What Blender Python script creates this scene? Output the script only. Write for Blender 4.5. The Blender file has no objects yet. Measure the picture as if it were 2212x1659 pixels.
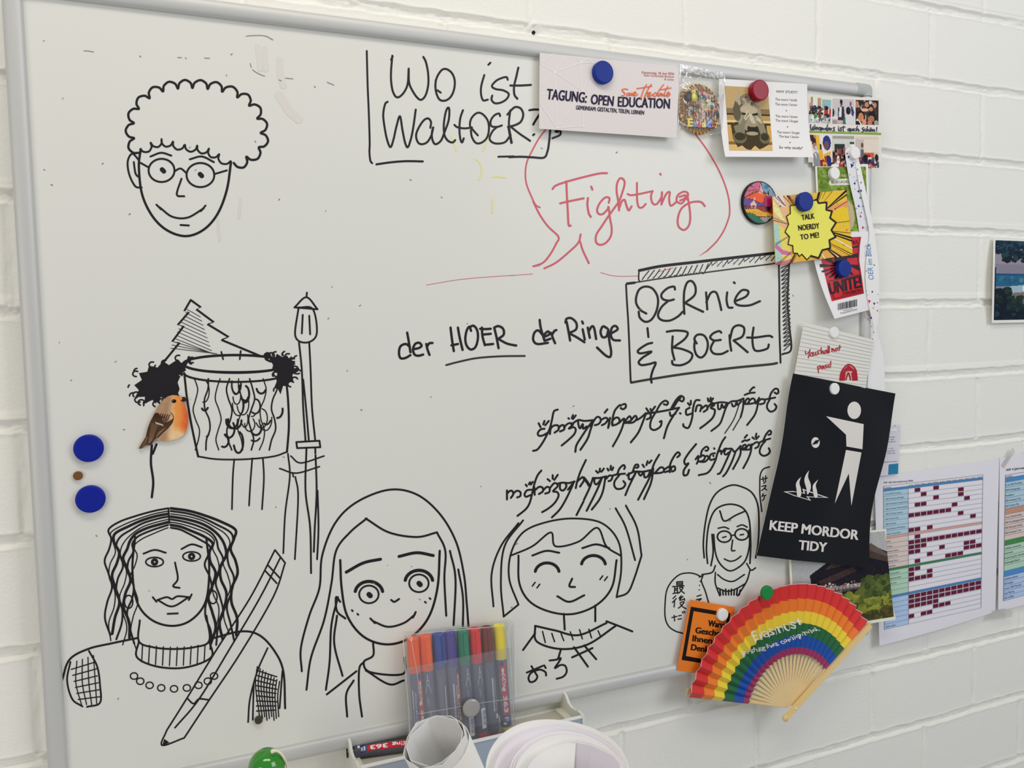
import bpy, bmesh, math, random
import numpy as np
from mathutils import Matrix, Vector, geometry

random.seed(7)
rng = np.random.default_rng(7)
SC = bpy.context.scene
COL = SC.collection
ZS = 1.90                                   # height of the board's upper inner edge above the floor
WB, HB = 1.162, 0.862                       # writing area of the board
YW = 0.022                                  # wall plane (board surface is y = 0, room is -y)

# ------------------------------------------------------------------ camera
F_PX = 1767.0
CM = np.array([[0.92021466, -0.39078983, -0.0220974],
               [-0.04533356, -0.05033388, -0.99770305],
               [0.38877995, 0.91910272, -0.06403387]])      # rows: right, down, forward
CC = np.array([0.119933692, -1.00679196, -0.362262177 + ZS])
cam_d = bpy.data.cameras.new('camera')
cam = bpy.data.objects.new('camera', cam_d)
COL.objects.link(cam)
cam_d.sensor_width = 36.0
cam_d.lens = F_PX / 2212.0 * 36.0
cam_d.clip_start = 0.02
cam.matrix_world = Matrix(((CM[0, 0], -CM[1, 0], -CM[2, 0], CC[0]),
                           (CM[0, 1], -CM[1, 1], -CM[2, 1], CC[1]),
                           (CM[0, 2], -CM[1, 2], -CM[2, 2], CC[2]),
                           (0, 0, 0, 1)))
SC.camera = cam

# ------------------------------------------------------------------ light and exposure
SC.view_settings.view_transform = 'Standard'
SC.view_settings.look = 'None'
SC.view_settings.exposure = -0.19
SC.view_settings.gamma = 1.0
SC.view_settings.use_curve_mapping = False
world = bpy.data.worlds.new('room_light')
SC.world = world
world.use_nodes = True
world.node_tree.nodes['Background'].inputs[0].default_value = (0.93, 0.97, 1.0, 1)
world.node_tree.nodes['Background'].inputs[1].default_value = 0.36


def area(name, loc, target, size, size_y, power, color):
    d = bpy.data.lights.new(name, 'AREA')
    d.shape = 'RECTANGLE'
    d.size, d.size_y = size, size_y
    d.energy, d.color = power, color
    o = bpy.data.objects.new(name, d)
    COL.objects.link(o)
    o.location = loc
    o.rotation_euler = (Vector(target) - Vector(loc)).to_track_quat('-Z', 'Y').to_euler()
    return o


area('ceiling_lamp', (0.25, -0.95, ZS + 1.05), (0.45, 0, ZS - 0.5), 1.5, 0.35, 13.5, (1.0, 0.91, 0.79))
area('window_light', (2.3, -2.2, ZS + 0.60), (1.3, 0, ZS - 0.10), 1.4, 1.4, 26, (0.95, 0.96, 1.0))
area('left_fill', (-1.3, -1.6, ZS - 0.45), (0.1, 0, ZS - 0.55), 0.9, 0.9, 10.0, (1.0, 0.90, 0.78))  # added warm fill to lift the left wall and board; no lamp seen there


# ------------------------------------------------------------------ helpers
def lin(c):
    c = np.asarray(c, float) / 255.0
    return np.where(c <= 0.04045, c / 12.92, ((c + 0.055) / 1.055) ** 2.4)


def alb(c, k=0.80):
    """sRGB colour as seen on the lit board -> base colour."""
    return np.clip(lin(c) / k, 0.002, 0.92)


MATS = {}


def mat(c, rough=0.55, spec=0.15, key=None, metal=0.0, coat=0.0):
    k = (tuple(int(v) for v in c), rough, spec, metal, coat)
    if k in MATS:
        return MATS[k]
    m = bpy.data.materials.new('m_%d_%d_%d' % k[0])
    m.use_nodes = True
    b = m.node_tree.nodes['Principled BSDF']
    a = alb(c)
    b.inputs['Base Color'].default_value = (a[0], a[1], a[2], 1)
    b.inputs['Roughness'].default_value = rough
    b.inputs['Specular IOR Level'].default_value = spec
    b.inputs['Metallic'].default_value = metal
    b.inputs['Coat Weight'].default_value = coat
    MATS[k] = m
    return m


def bump(m, scale, strength, dist=0.001, detail=6):
    nt = m.node_tree
    b = nt.nodes['Principled BSDF']
    tc = nt.nodes.new('ShaderNodeTexCoord')
    n = nt.nodes.new('ShaderNodeTexNoise')
    n.inputs['Scale'].default_value = scale
    n.inputs['Detail'].default_value = detail
    bp = nt.nodes.new('ShaderNodeBump')
    bp.inputs['Strength'].default_value = strength
    bp.inputs['Distance'].default_value = dist
    nt.links.new(tc.outputs['Object'], n.inputs['Vector'])
    nt.links.new(n.outputs['Fac'], bp.inputs['Height'])
    nt.links.new(bp.outputs['Normal'], b.inputs['Normal'])
    return m


def film(name, tint, opac, gloss, rough=0.06):
    """clear plastic film: see-through, a little milky, with a glossy skin"""
    m = bpy.data.materials.new(name)
    m.use_nodes = True
    nt = m.node_tree
    nt.nodes.clear()
    out = nt.nodes.new('ShaderNodeOutputMaterial')
    tr = nt.nodes.new('ShaderNodeBsdfTransparent')
    tr.inputs[0].default_value = (0.985, 0.985, 0.985, 1)
    df = nt.nodes.new('ShaderNodeBsdfDiffuse')
    df.inputs[0].default_value = (*alb(tint), 1)
    gl = nt.nodes.new('ShaderNodeBsdfGlossy')
    gl.inputs['Roughness'].default_value = rough
    m1 = nt.nodes.new('ShaderNodeMixShader')
    m1.inputs[0].default_value = opac
    m2 = nt.nodes.new('ShaderNodeMixShader')
    m2.inputs[0].default_value = gloss
    nt.links.new(tr.outputs[0], m1.inputs[1])
    nt.links.new(df.outputs[0], m1.inputs[2])
    nt.links.new(m1.outputs[0], m2.inputs[1])
    nt.links.new(gl.outputs[0], m2.inputs[2])
    nt.links.new(m2.outputs[0], out.inputs[0])
    return m


def painted(name, rough=0.4, spec=0.3):
    """printed picture: colour comes from the mesh's own colour attribute"""
    m = bpy.data.materials.new(name)
    m.use_nodes = True
    b = m.node_tree.nodes['Principled BSDF']
    a = m.node_tree.nodes.new('ShaderNodeVertexColor')
    a.layer_name = 'print'
    m.node_tree.links.new(a.outputs['Color'], b.inputs['Base Color'])
    b.inputs['Roughness'].default_value = rough
    b.inputs['Specular IOR Level'].default_value = spec
    return m


M_PRINT = painted('picture_print', 0.5, 0.10)
M_GLOSS = painted('glossy_picture_print', 0.25, 0.16)


def ray(p):
    p = np.atleast_2d(np.asarray(p, float))
    d = np.stack([(p[:, 0] - 1106) / F_PX, (p[:, 1] - 829.5) / F_PX, np.ones(len(p))], 1)
    return d @ CM


def at(p, depth=0.0):
    """points on the plane lying `depth` in front of the board's surface"""
    d = ray(p)
    t = (-np.asarray(depth) - CC[1]) / d[:, 1]
    return CC + d * t[:, None]


def at1(u, v, depth=0.0):
    return at([(u, v)], depth)[0]


def project(P):
    v = (np.asarray(P) - CC) @ CM.T
    return np.stack([1106 + F_PX * v[:, 0] / v[:, 2], 829.5 + F_PX * v[:, 1] / v[:, 2]], 1)


def tag(o, label, cat, group=None, kind=None):
    if label:
        o['label'] = label
    if cat:
        o['category'] = cat
    if group:
        o['group'] = group
    if kind:
        o['kind'] = kind
    return o


def empty(name, loc=(0, 0, 0)):
    o = bpy.data.objects.new(name, None)
    o.empty_display_size = 0.02
    o.location = loc
    COL.objects.link(o)
    return o


def mesh_obj(name, V, Fs, mats, parent=None, mi=None, smooth=False, uv=None):
    me = bpy.data.meshes.new(name)
    me.from_pydata([tuple(map(float, v)) for v in V], [], [tuple(int(i) for i in f) for f in Fs])
    if not isinstance(mats, (list, tuple)):
        mats = [mats]
    for m in mats:
        me.materials.append(m)
    if mi is not None:
        me.polygons.foreach_set('material_index', np.asarray(mi, np.int32))
    if smooth:
        me.polygons.foreach_set('use_smooth', np.ones(len(me.polygons), bool))
    me.update()
    o = bpy.data.objects.new(name, me)
    COL.objects.link(o)
    if parent is not None:
        o.parent = parent
        if parent.location.length > 0:
            o.matrix_parent_inverse = Matrix.Translation(parent.location).inverted()
    return o


class MB:
    """collects faces of several materials for ONE mesh"""

    def __init__(self):
        self.V, self.F, self.M, self.mats = [], [], [], []
        self.n = 0

    def slot(self, m):
        if m not in self.mats:
            self.mats.append(m)
        return self.mats.index(m)

    def add(self, V, Fs, m):
        V = np.asarray(V, float).reshape(-1, 3)
        s = self.slot(m)
        b = self.n
        self.V.append(V)
        for f in Fs:
            self.F.append([i + b for i in f])
            self.M.append(s)
        self.n += len(V)

    def box(self, lo, hi, m):
        x0, y0, z0 = lo
        x1, y1, z1 = hi
        V = [(x0, y0, z0), (x1, y0, z0), (x1, y1, z0), (x0, y1, z0), (x0, y0, z1), (x1, y0, z1), (x1, y1, z1), (x0, y1, z1)]
        self.add(V, [(0, 3, 2, 1), (4, 5, 6, 7), (0, 1, 5, 4), (1, 2, 6, 5), (2, 3, 7, 6), (3, 0, 4, 7)], m)

    def build(self, name, parent=None, smooth=False):
        V = np.concatenate(self.V) if self.V else np.zeros((0, 3))
        return mesh_obj(name, V, self.F, self.mats, parent, self.M, smooth)


def sweep(path, rad, n=10, flat=1.0):
    """tube along a path; rad scalar or list"""
    P = np.asarray(path, float)
    R = np.broadcast_to(np.asarray(rad, float), (len(P),))
    V, Fs = [], []
    up = np.array([0.0, 1.0, 0.13])
    for i in range(len(P)):
        t = P[min(i + 1, len(P) - 1)] - P[max(i - 1, 0)]
        t /= np.linalg.norm(t) + 1e-12
        a = np.cross(t, up)
        a /= np.linalg.norm(a) + 1e-12
        b = np.cross(t, a)
        for k in range(n):
            w = 2 * math.pi * k / n
            V.append(P[i] + R[i] * (math.cos(w) * a + flat * math.sin(w) * b))
    for i in range(len(P) - 1):
        for k in range(n):
            k2 = (k + 1) % n
            Fs.append((i * n + k, i * n + k2, (i + 1) * n + k2, (i + 1) * n + k))
    Fs.append(tuple(range(n)))
    Fs.append(tuple((len(P) - 1) * n + k for k in reversed(range(n))))
    return V, Fs


def lathe(prof, origin, axis, n=40, side=None, arc=None):
    """prof: (radius, height) pairs along axis"""
    A = np.asarray(axis, float)
    A /= np.linalg.norm(A)
    s = np.array([1.0, 0, 0]) if side is None else np.asarray(side, float)
    s = s - A * s.dot(A)
    s /= np.linalg.norm(s)
    u = np.cross(A, s)
    V, Fs = [], []
    for r, h in prof:
        for k in range(n):
            w = 2 * math.pi * k / n
            V.append(np.asarray(origin) + A * h + r * (math.cos(w) * s + math.sin(w) * u))
    for i in range(len(prof) - 1):
        for k in range(n):
            k2 = (k + 1) % n
            Fs.append((i * n + k, i * n + k2, (i + 1) * n + k2, (i + 1) * n + k))
    if prof[0][0] > 1e-6:
        Fs.append(tuple(reversed(range(n))))
    if prof[-1][0] > 1e-6:
        Fs.append(tuple((len(prof) - 1) * n + k for k in range(n)))
    return V, Fs


# ------------------------------------------------------------------ surfaces that can carry print and ink
class Plane:
    def __init__(self, depth):
        self.d = depth
        self.flat = True

    def at(self, p, off=0.0):
        return at(p, self.d + np.asarray(off))


class Sheet:
    """a card or sheet of paper: four corners (seen at pixels, at their own distance from the board) and a bend"""

    def __init__(self, cor, dep, bend=None, flat=True):
        self.c = np.array([at1(u, v, d) for (u, v), d in zip(cor, dep)])     # TL TR BR BL
        self.bend = bend
        self.flat = flat and bend is None

    def S(self, s, t):
        s = np.asarray(s, float)[:, None]
        t = np.asarray(t, float)[:, None]
        c = self.c
        P = (1 - t) * ((1 - s) * c[0] + s * c[1]) + t * ((1 - s) * c[3] + s * c[2])
        if self.bend:
            P = P + self.bend(s[:, 0], t[:, 0])
        return P

    def inv(self, p):
        p = np.atleast_2d(np.asarray(p, float))
        s = np.full(len(p), 0.5)
        t = np.full(len(p), 0.5)
        e = 1e-4
        for _ in range(9):
            q = project(self.S(s, t))
            a = (project(self.S(s + e, t)) - q) / e
            b = (project(self.S(s, t + e)) - q) / e
            r = p - q
            det = a[:, 0] * b[:, 1] - a[:, 1] * b[:, 0]
            s = s + np.clip((r[:, 0] * b[:, 1] - r[:, 1] * b[:, 0]) / det, -.6, .6)
            t = t + np.clip((a[:, 0] * r[:, 1] - a[:, 1] * r[:, 0]) / det, -.6, .6)
        return s, t

    def at(self, p, off=0.0):
        P = self.S(*self.inv(p))
        P[:, 1] -= np.asarray(off)
        return P

    def mesh(self, name, m, nx=18, ny=18, th=0.0005, parent=None, back=None):
        g = [(i / nx, j / ny) for j in range(ny + 1) for i in range(nx + 1)]
        s = np.array([a for a, b in g])
        t = np.array([b for a, b in g])
        P = self.S(s, t)
        Q = P.copy()
        Q[:, 1] += th
        N = len(P)
        Fs = []
        w = nx + 1
        for j in range(ny):
            for i in range(nx):
                a = j * w + i
                Fs.append((a, a + w, a + w + 1, a + 1))
        nf = len(Fs)
        for j in range(ny):
            for i in range(nx):
                a = j * w + i + N
                Fs.append((a, a + 1, a + w + 1, a + w))
        ring = [i for i in range(nx)] + [j * w + nx for j in range(ny)] + [ny * w + i for i in range(nx, 0, -1)] + [j * w for j in range(ny, 0, -1)]
        n = len(ring)                                        # cut edge with its own vertices, so it stays crisp
        E0 = 2 * N
        for k in range(n):
            k2 = (k + 1) % n
            Fs.append((E0 + k, E0 + k2, E0 + n + k2, E0 + n + k))
        mi = [0] * nf + [1 if back else 0] * (len(Fs) - nf)
        return mesh_obj(name, np.concatenate([P, Q, P[ring], Q[ring]]), Fs, [m, back] if back else [m], parent, mi, smooth=True)


def curl(bottom=0.0, power=2.0, wave=0.0, right=0.0, left=0.0, top=0.0):
    def f(s, t):
        d = bottom * t ** power + right * s ** 3 + left * (1 - s) ** 3 + top * (1 - t) ** 3 + wave * np.sin(t * math.pi * 2) * (0.4 + 0.6 * s)
        return np.stack([0 * d, -d, 0 * d], 1)
    return f


def cat(P, n=8, closed=False):
    """Catmull-Rom through the points"""
    P = np.asarray(P, float)
    if len(P) < 3:
        return np.concatenate([P[0] + (P[1] - P[0]) * np.linspace(0, 1, 4)[:, None]]) if len(P) == 2 else P
    Q = np.vstack([2 * P[0] - P[1], P, 2 * P[-1] - P[-2]])
    out = []
    for i in range(1, len(Q) - 2):
        p0, p1, p2, p3 = Q[i - 1], Q[i], Q[i + 1], Q[i + 2]
        for k in range(n):
            t = k / n
            out.append(0.5 * ((2 * p1) + (-p0 + p2) * t + (2 * p0 - 5 * p1 + 4 * p2 - p3) * t * t + (-p0 + 3 * p1 - 3 * p2 + p3) * t ** 3))
    out.append(Q[-2])
    return np.array(out)


def ribbon(P, w, w2=None):
    """2-D outline strip of a pen stroke -> verts, faces (pixel space)"""
    d = np.gradient(P, axis=0)
    n = np.stack([-d[:, 1], d[:, 0]], 1)
    n /= np.linalg.norm(n, axis=1)[:, None] + 1e-9
    k = len(P)
    x = np.linspace(0, 1, k)
    ww = np.full(k, w / 2.0)
    if w2 is not None:
        ww = (w + (w2 - w) * x) / 2.0
    L, R = P + n * ww[:, None], P - n * ww[:, None]
    V = [p for pr in zip(L, R) for p in pr]
    Fs = [(2 * i, 2 * i + 2, 2 * i + 3, 2 * i + 1) for i in range(k - 1)]
    for e, sgn in ((0, 1), (k - 1, -1)):                # round ends
        c = P[e]
        b = len(V)
        a0 = math.atan2(n[e][1], n[e][0])
        for j in range(7):
            a = a0 + sgn * math.pi * j / 6
            V.append(c + ww[e] * np.array([math.cos(a), math.sin(a)]))
        Fs.append(tuple(range(b, b + 7)) if sgn > 0 else tuple(reversed(range(b, b + 7))))
    return np.array(V), Fs


TEXT = {}


def text_mesh(body, bold=0.0, extrude=0.0):
    k = (body, bold, extrude)
    if k not in TEXT:
        cu = bpy.data.curves.new('lettering', 'FONT')
        cu.body = body
        cu.offset = bold
        cu.extrude = extrude
        cu.resolution_u = 3
        ob = bpy.data.objects.new('lettering', cu)
        COL.objects.link(ob)
        me = bpy.data.meshes.new_from_object(ob)
        V = np.array([v.co[:] for v in me.vertices]).reshape(-1, 3)
        Fs = [tuple(p.vertices) for p in me.polygons]
        bpy.data.objects.remove(ob)
        bpy.data.curves.remove(cu)
        bpy.data.meshes.remove(me)
        TEXT[k] = (V, Fs)
    return TEXT[k]


def refine(V, T, lvl):
    V = [tuple(p) for p in V]
    for _ in range(lvl):
        mid, N = {}, []

        def m(a, b):
            k = (min(a, b), max(a, b))
            if k not in mid:
                mid[k] = len(V)
                V.append(tuple((p + q) / 2 for p, q in zip(V[a], V[b])))
            return mid[k]
        for a, b, c in T:
            ab, bc, ca = m(a, b), m(b, c), m(c, a)
            N += [(a, ab, ca), (ab, b, bc), (ca, bc, c), (ab, bc, ca)]
        T = N
    return np.array(V), T


def tess(poly, lvl):
    """triangulate a 2-D polygon and split it lvl times"""
    P = [Vector((p[0], p[1], 0)) for p in poly]
    T = [tuple(t) for t in geometry.tessellate_polygon([P])]
    return refine([tuple(p) for p in poly], T, lvl)


class Deco:
    """ink and print laid on a surface; everything in one mesh"""

    def __init__(self, surf, o=(0, 0), k=1.0, base=0.00025, rough=0.5):
        self.s, self.o, self.k, self.mb, self.off, self.rough = surf, np.array(o, float), k, MB(), base, rough

    def px(self, p):
        return self.o + np.asarray(p, float) / self.k

    def view(self, o, k):
        self.o, self.k = np.array(o, float), k
        return self

    def lay(self, d=0.0003):
        self.off += d
        return self

    def m(self, c):
        return c if isinstance(c, bpy.types.Material) else mat(c, self.rough)

    def stroke(self, pts, w, c=(20, 18, 22), w2=None, smooth=8):
        P = self.px(pts)
        P = cat(P, smooth) if smooth else self.dens(P)
        V, Fs = ribbon(P, w, w2)
        self.n = (getattr(self, 'n', 0) + 1) % 8            # crossing strokes never share a plane
        m = len(P)
        rise = np.concatenate([np.repeat(np.arange(m) / m, 2), np.zeros(7), np.ones(7)]) * 8e-5
        self.mb.add(self.s.at(V, self.off + self.n * 2.1e-5 + rise), Fs, self.m(c))
        return self

    def dens(self, P):
        return np.asarray(P)

    def strokes(self, L, w, c=(20, 18, 22)):
        for p in L:
            self.stroke(p, w, c)
        return self

    def poly(self, pts, c, lvl=None):
        P = self.px(pts)
        if lvl is None:
            e = np.linalg.norm(P.max(0) - P.min(0))
            lvl = 0 if self.s.flat else int(min(5, max(0, math.ceil(math.log2(max(e, 1) / 9)))))
        V, T = tess(P, lvl)
        self.mb.add(self.s.at(V, self.off), T, self.m(c))
        return self

    def text(self, body, p0, p1, h, c, bold=0.0, up=None):
        """baseline from p0 to p1, capital height h (all in the current view's units)"""
        V, Fs = text_mesh(body)
        if not len(V):
            return self
        p0, p1 = self.px(p0), self.px(p1)
        d = p1 - p0
        u = np.array([d[1], -d[0]]) / np.linalg.norm(d) if up is None else np.asarray(up, float)
        u = u / np.linalg.norm(u) * h / self.k
        x = (V[:, 0] - V[:, 0].min()) / max(V[:, 0].max() - V[:, 0].min(), 1e-6)
        y = V[:, 1] / 0.729
        P = p0 + x[:, None] * d + y[:, None] * u
        w = bold * h / self.k * 1.1                          # heavier letters: overprint a little to each side
        e = d / np.linalg.norm(d)
        for i, (a, b) in enumerate(((0, 0), (1, .35), (-1, .35), (1, -.35), (-1, -.35)) if bold else ((0, 0),)):
            self.mb.add(self.s.at(P + e * a * w + u / np.linalg.norm(u) * b * w, self.off + i * 1.2e-5), Fs, self.m(c))
        return self

    def build(self, name, parent, label=None):
        o = self.mb.build(name, parent)
        if label:
            o['label'] = label
        return o


# ------------------------------------------------------------------ small painted pictures (colour per vertex)
class Pic:
    def __init__(self, w, h, bg):
        self.w, self.h = w, h
        self.X, self.Y = np.meshgrid((np.arange(w) + .5) / w, (np.arange(h) + .5) / h)
        self.a = np.zeros((h, w, 3)) + np.asarray(bg, float)

    def poly(self, P, c, al=1.0):
        P = np.asarray(P, float)
        ins = np.zeros(self.X.shape, bool)
        for i in range(len(P)):
            (x0, y0), (x1, y1) = P[i], P[(i + 1) % len(P)]
            if y0 == y1:
                continue
            hit = ((y0 > self.Y) != (y1 > self.Y)) & (self.X < (x1 - x0) * (self.Y - y0) / (y1 - y0) + x0)
            ins ^= hit
        self.a[ins] = self.a[ins] * (1 - al) + np.asarray(c, float) * al
        return self

    def rect(self, x0, y0, x1, y1, c):
        return self.poly([(x0, y0), (x1, y0), (x1, y1), (x0, y1)], c)

    def ell(self, x, y, rx, ry, c, al=1.0):
        q = ((self.X - x) / rx) ** 2 + ((self.Y - y) / ry) ** 2 < 1
        self.a[q] = self.a[q] * (1 - al) + np.asarray(c, float) * al
        return self

    def line(self, x0, y0, x1, y1, w, c):
        d = np.array([x1 - x0, y1 - y0])
        n = np.array([-d[1], d[0]]) / (np.linalg.norm(d) + 1e-9) * w / 2
        return self.poly([(x0 + n[0], y0 + n[1]), (x1 + n[0], y1 + n[1]), (x1 - n[0], y1 - n[1]), (x0 - n[0], y0 - n[1])], c)

    def speck(self, n, box, r, cols, seed=1):
        R = np.random.default_rng(seed)
        for _ in range(n):
            x, y = R.uniform(box[0], box[2]), R.uniform(box[1], box[3])
            q = r * R.uniform(.5, 1.4)
            self.ell(x, y, q, q * R.uniform(.6, 1.3), cols[R.integers(len(cols))])
        return self

    def noise(self, amt, seed=1):
        R = np.random.default_rng(seed)
        self.a = np.clip(self.a + R.normal(0, amt, self.a.shape[:2])[..., None], 0, 255)
        return self


def picture(pic, surf, quad, off, name, parent, m=M_PRINT, label=None):
    h, w = pic.h, pic.w
    I, J = np.meshgrid(np.arange(w + 1) / w, np.arange(h + 1) / h)
    s, t = I.ravel()[:, None], J.ravel()[:, None]
    q = np.asarray(quad, float)
    P = (1 - t) * ((1 - s) * q[0] + s * q[1]) + t * ((1 - s) * q[3] + s * q[2])
    V = surf.at(P, off)
    a = np.arange((w + 1) * h).reshape(h, w + 1)[:, :w].ravel()
    Fs = np.stack([a, a + w + 1, a + w + 2, a + 1], 1)
    o = mesh_obj(name, V, Fs, m, parent)
    ca = o.data.color_attributes.new('print', 'FLOAT_COLOR', 'CORNER')
    c = alb(pic.a.reshape(-1, 3))
    c = np.repeat(np.concatenate([c, np.ones((len(c), 1))], 1), 4, axis=0).astype(np.float32)
    ca.data.foreach_set('color', c.ravel())
    if label:
        o['label'] = label
    return o


# ------------------------------------------------------------------ the painted block wall
def vnoise(x, y, seed):
    xi, yi = np.floor(x).astype(np.int64), np.floor(y).astype(np.int64)
    fx, fy = x - xi, y - yi
    fx, fy = fx * fx * (3 - 2 * fx), fy * fy * (3 - 2 * fy)

    def h(a, b):
        n = (a * 374761393 + b * 668265263 + seed * 974634777) & 0xffffffff
        n = ((n ^ (n >> 13)) * 1274126177) & 0xffffffff
        return ((n ^ (n >> 16)) & 0xffff) / 65535.0
    return (h(xi, yi) * (1 - fx) + h(xi + 1, yi) * fx) * (1 - fy) + (h(xi, yi + 1) * (1 - fx) + h(xi + 1, yi + 1) * fx) * fy


def fbm(x, y, seed, o=4):
    return sum(vnoise(x * 2 ** k, y * 2 ** k, seed + k) / 2 ** (k + 1) for k in range(o)) - 0.5


def axis_marks(lo, hi, first, step, half, fine, coarse):
    """grid lines: dense at the joints, sparse on the block faces"""
    v = []
    k0 = int(math.floor((lo - first) / step)) - 1
    for k in range(k0, k0 + int((hi - lo) / step) + 4):
        c = first + k * step
        v += list(np.arange(c - half, c + half, fine))
        v += list(np.linspace(c + half, c + step - half, int((step - 2 * half) / coarse) + 2)[:-1])
    v = np.array(sorted(v))
    return v[(v >= lo) & (v <= hi)]


def build_wall():
    x0, x1, z0, z1 = -0.55, 2.05, -1.62, 0.62
    bed0, head0 = 0.0455, 1.3455
    xs = axis_marks(x0, x1, head0, 0.125, 0.0115, 0.0018, 0.007)
    zs = axis_marks(z0, z1, bed0, 0.125, 0.0125, 0.0010, 0.009)
    X, Z = np.meshgrid(xs, zs)
    j1 = 0.0050 * fbm(X * 55, Z * 55, 11) + 0.004 * fbm(X * 9, Z * 9, 31)
    j2 = 0.0035 * fbm(X * 35, Z * 35, 51) + 0.003 * fbm(X * 9, Z * 9, 71)
    kb = np.round((Z - bed0) / 0.125)
    db = Z - (bed0 + kb * 0.125) + j1
    row = np.floor((Z - bed0) / 0.125)                      # row 0 lies just above the joint at bed0
    shift = np.where(row % 2 == 0, 0.0, 0.125)
    kh = np.round((X - head0 - shift) / 0.25)
    dh = X - (head0 + shift + kh * 0.25) + j2

    def well(d, w, s):
        return 1 / (1 + np.exp((np.abs(d) - w) / s))
    wob = 1 + 1.2 * fbm(X * 14, Z * 60, 90)
    bed = well(db, 0.0062, 0.00040)
    head = well(dh, 0.0048, 0.0007)
    prof = 0.0052 * bed * np.clip(wob, .55, 1.4) - 0.0016 * bed * np.clip(db / 0.006, -1, 1)
    hd = (0.0024 * np.clip(1 + 1.6 * fbm(X * 20, Z * 20, 120), .1, 2)) * head
    rec = np.maximum(prof, hd)
    rough = 0.0046 * fbm(X * 170, Z * 260, 140, 3) * bed + 0.0046 * fbm(X * 190, Z * 190, 170, 3) * head
    lip = -0.0011 * np.exp(-((np.abs(db) - 0.0085) / 0.0022) ** 2) * (0.5 + 2 * np.clip(fbm(X * 30, Z * 90, 210), 0, 1))
    wx, wz = np.floor((X - head0 - shift) / 0.25), row
    tilt = (((wx * 7 + wz * 13) % 5) - 2) * 0.00022
    face = 0.0010 * fbm(X * 6, Z * 6, 240) + 0.0005 * fbm(X * 45, Z * 45, 260) + tilt * (1 - bed)
    pits = 0.0012 * np.clip(fbm(X * 60, Z * 60, 300, 2) - 0.33, 0, 1) * 6
    Y = YW + 0.0012 + rec + rough + lip + face + pits * (1 - bed)
    V = np.stack([X.ravel(), Y.ravel(), Z.ravel() + ZS], 1)
    nx, nz = len(xs), len(zs)
    a = (np.arange(nz - 1)[:, None] * nx + np.arange(nx - 1)[None, :]).ravel()
    Fs = np.stack([a, a + 1, a + nx + 1, a + nx], 1)
    me = bpy.data.meshes.new('wall_back')
    me.vertices.add(len(V))
    me.vertices.foreach_set('co', V.ravel())
    me.loops.add(len(Fs) * 4)
    me.loops.foreach_set('vertex_index', Fs.ravel().astype(np.int32))
    me.polygons.add(len(Fs))
    me.polygons.foreach_set('loop_start', np.arange(0, len(Fs) * 4, 4, dtype=np.int32))
    me.update(calc_edges=True)
    me.validate()
    m = mat((234, 227, 217), 0.6, 0.2, key='wall')
    bump(m, 260, 0.55, 0.0012, 8)
    me.materials.append(m)
    o = bpy.data.objects.new('wall_back', me)
    COL.objects.link(o)
    tag(o, 'white painted block wall with recessed mortar joints', 'wall', None, 'structure')


build_wall()

# unseen support ledge below the board (under the picture's lower edge) that carries the paper rolls
LEDGE = ZS - 1.10
mb = MB()
mb.box((-0.25, -0.42, LEDGE - 0.035), (0.86, YW, LEDGE), mat((200, 200, 198), 0.5))
mb.box((-0.25, -0.40, LEDGE - 0.70), (0.86, YW, LEDGE - 0.035), mat((190, 190, 188), 0.5))
led = mb.build('support_ledge_1')
tag(led, 'pale unseen support ledge along the wall below the whiteboard', 'ledge', None, 'structure')

# ------------------------------------------------------------------ the whiteboard
board = empty('whiteboard', (0, 0, ZS - HB))
tag(board, 'wide wall-mounted whiteboard in a pale metal frame, covered in marker drawings', 'whiteboard')
M_BOARD = mat((210, 211, 206), 0.28, 0.3)
mb = MB()
mb.box((-0.004, 0, ZS - HB - 0.004), (WB + 0.004, YW - 0.0015, ZS + 0.004), M_BOARD)
mb.build('writing_surface', board)

M_ALU = mat((186, 187, 186), 0.48, 0.35, metal=0.2)
M_CAP = mat((168, 173, 170), 0.5)
FW, FP = 0.0192, 0.0075


def rail_profile():
    p = [(0.0, -0.0005)]
    for i in range(0, 41):
        a = math.pi * i / 40
        p.append((FW / 2 - FW / 2 * math.cos(a), FP * max(math.sin(a), 0) ** 0.65 + 0.0006))
    p += [(FW, -YW + 0.0005), (0.0, -YW + 0.0005)]
    return p


def rail(name, a, b, out):
    """a, b: inner-edge end points (x, z); out: outward direction"""
    pr = rail_profile()
    V, n = [], len(pr)
    for (x, z) in (a, b):
        for o, p in pr:
            V.append((x + out[0] * o, -p, z + out[1] * o))
    Fs = [(k, (k + 1) % n, n + (k + 1) % n, n + k) for k in range(n)] + [tuple(range(n)), tuple(range(2 * n - 1, n - 1, -1))]
    return mesh_obj(name, V, Fs, M_ALU, board, smooth=False)


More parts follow.
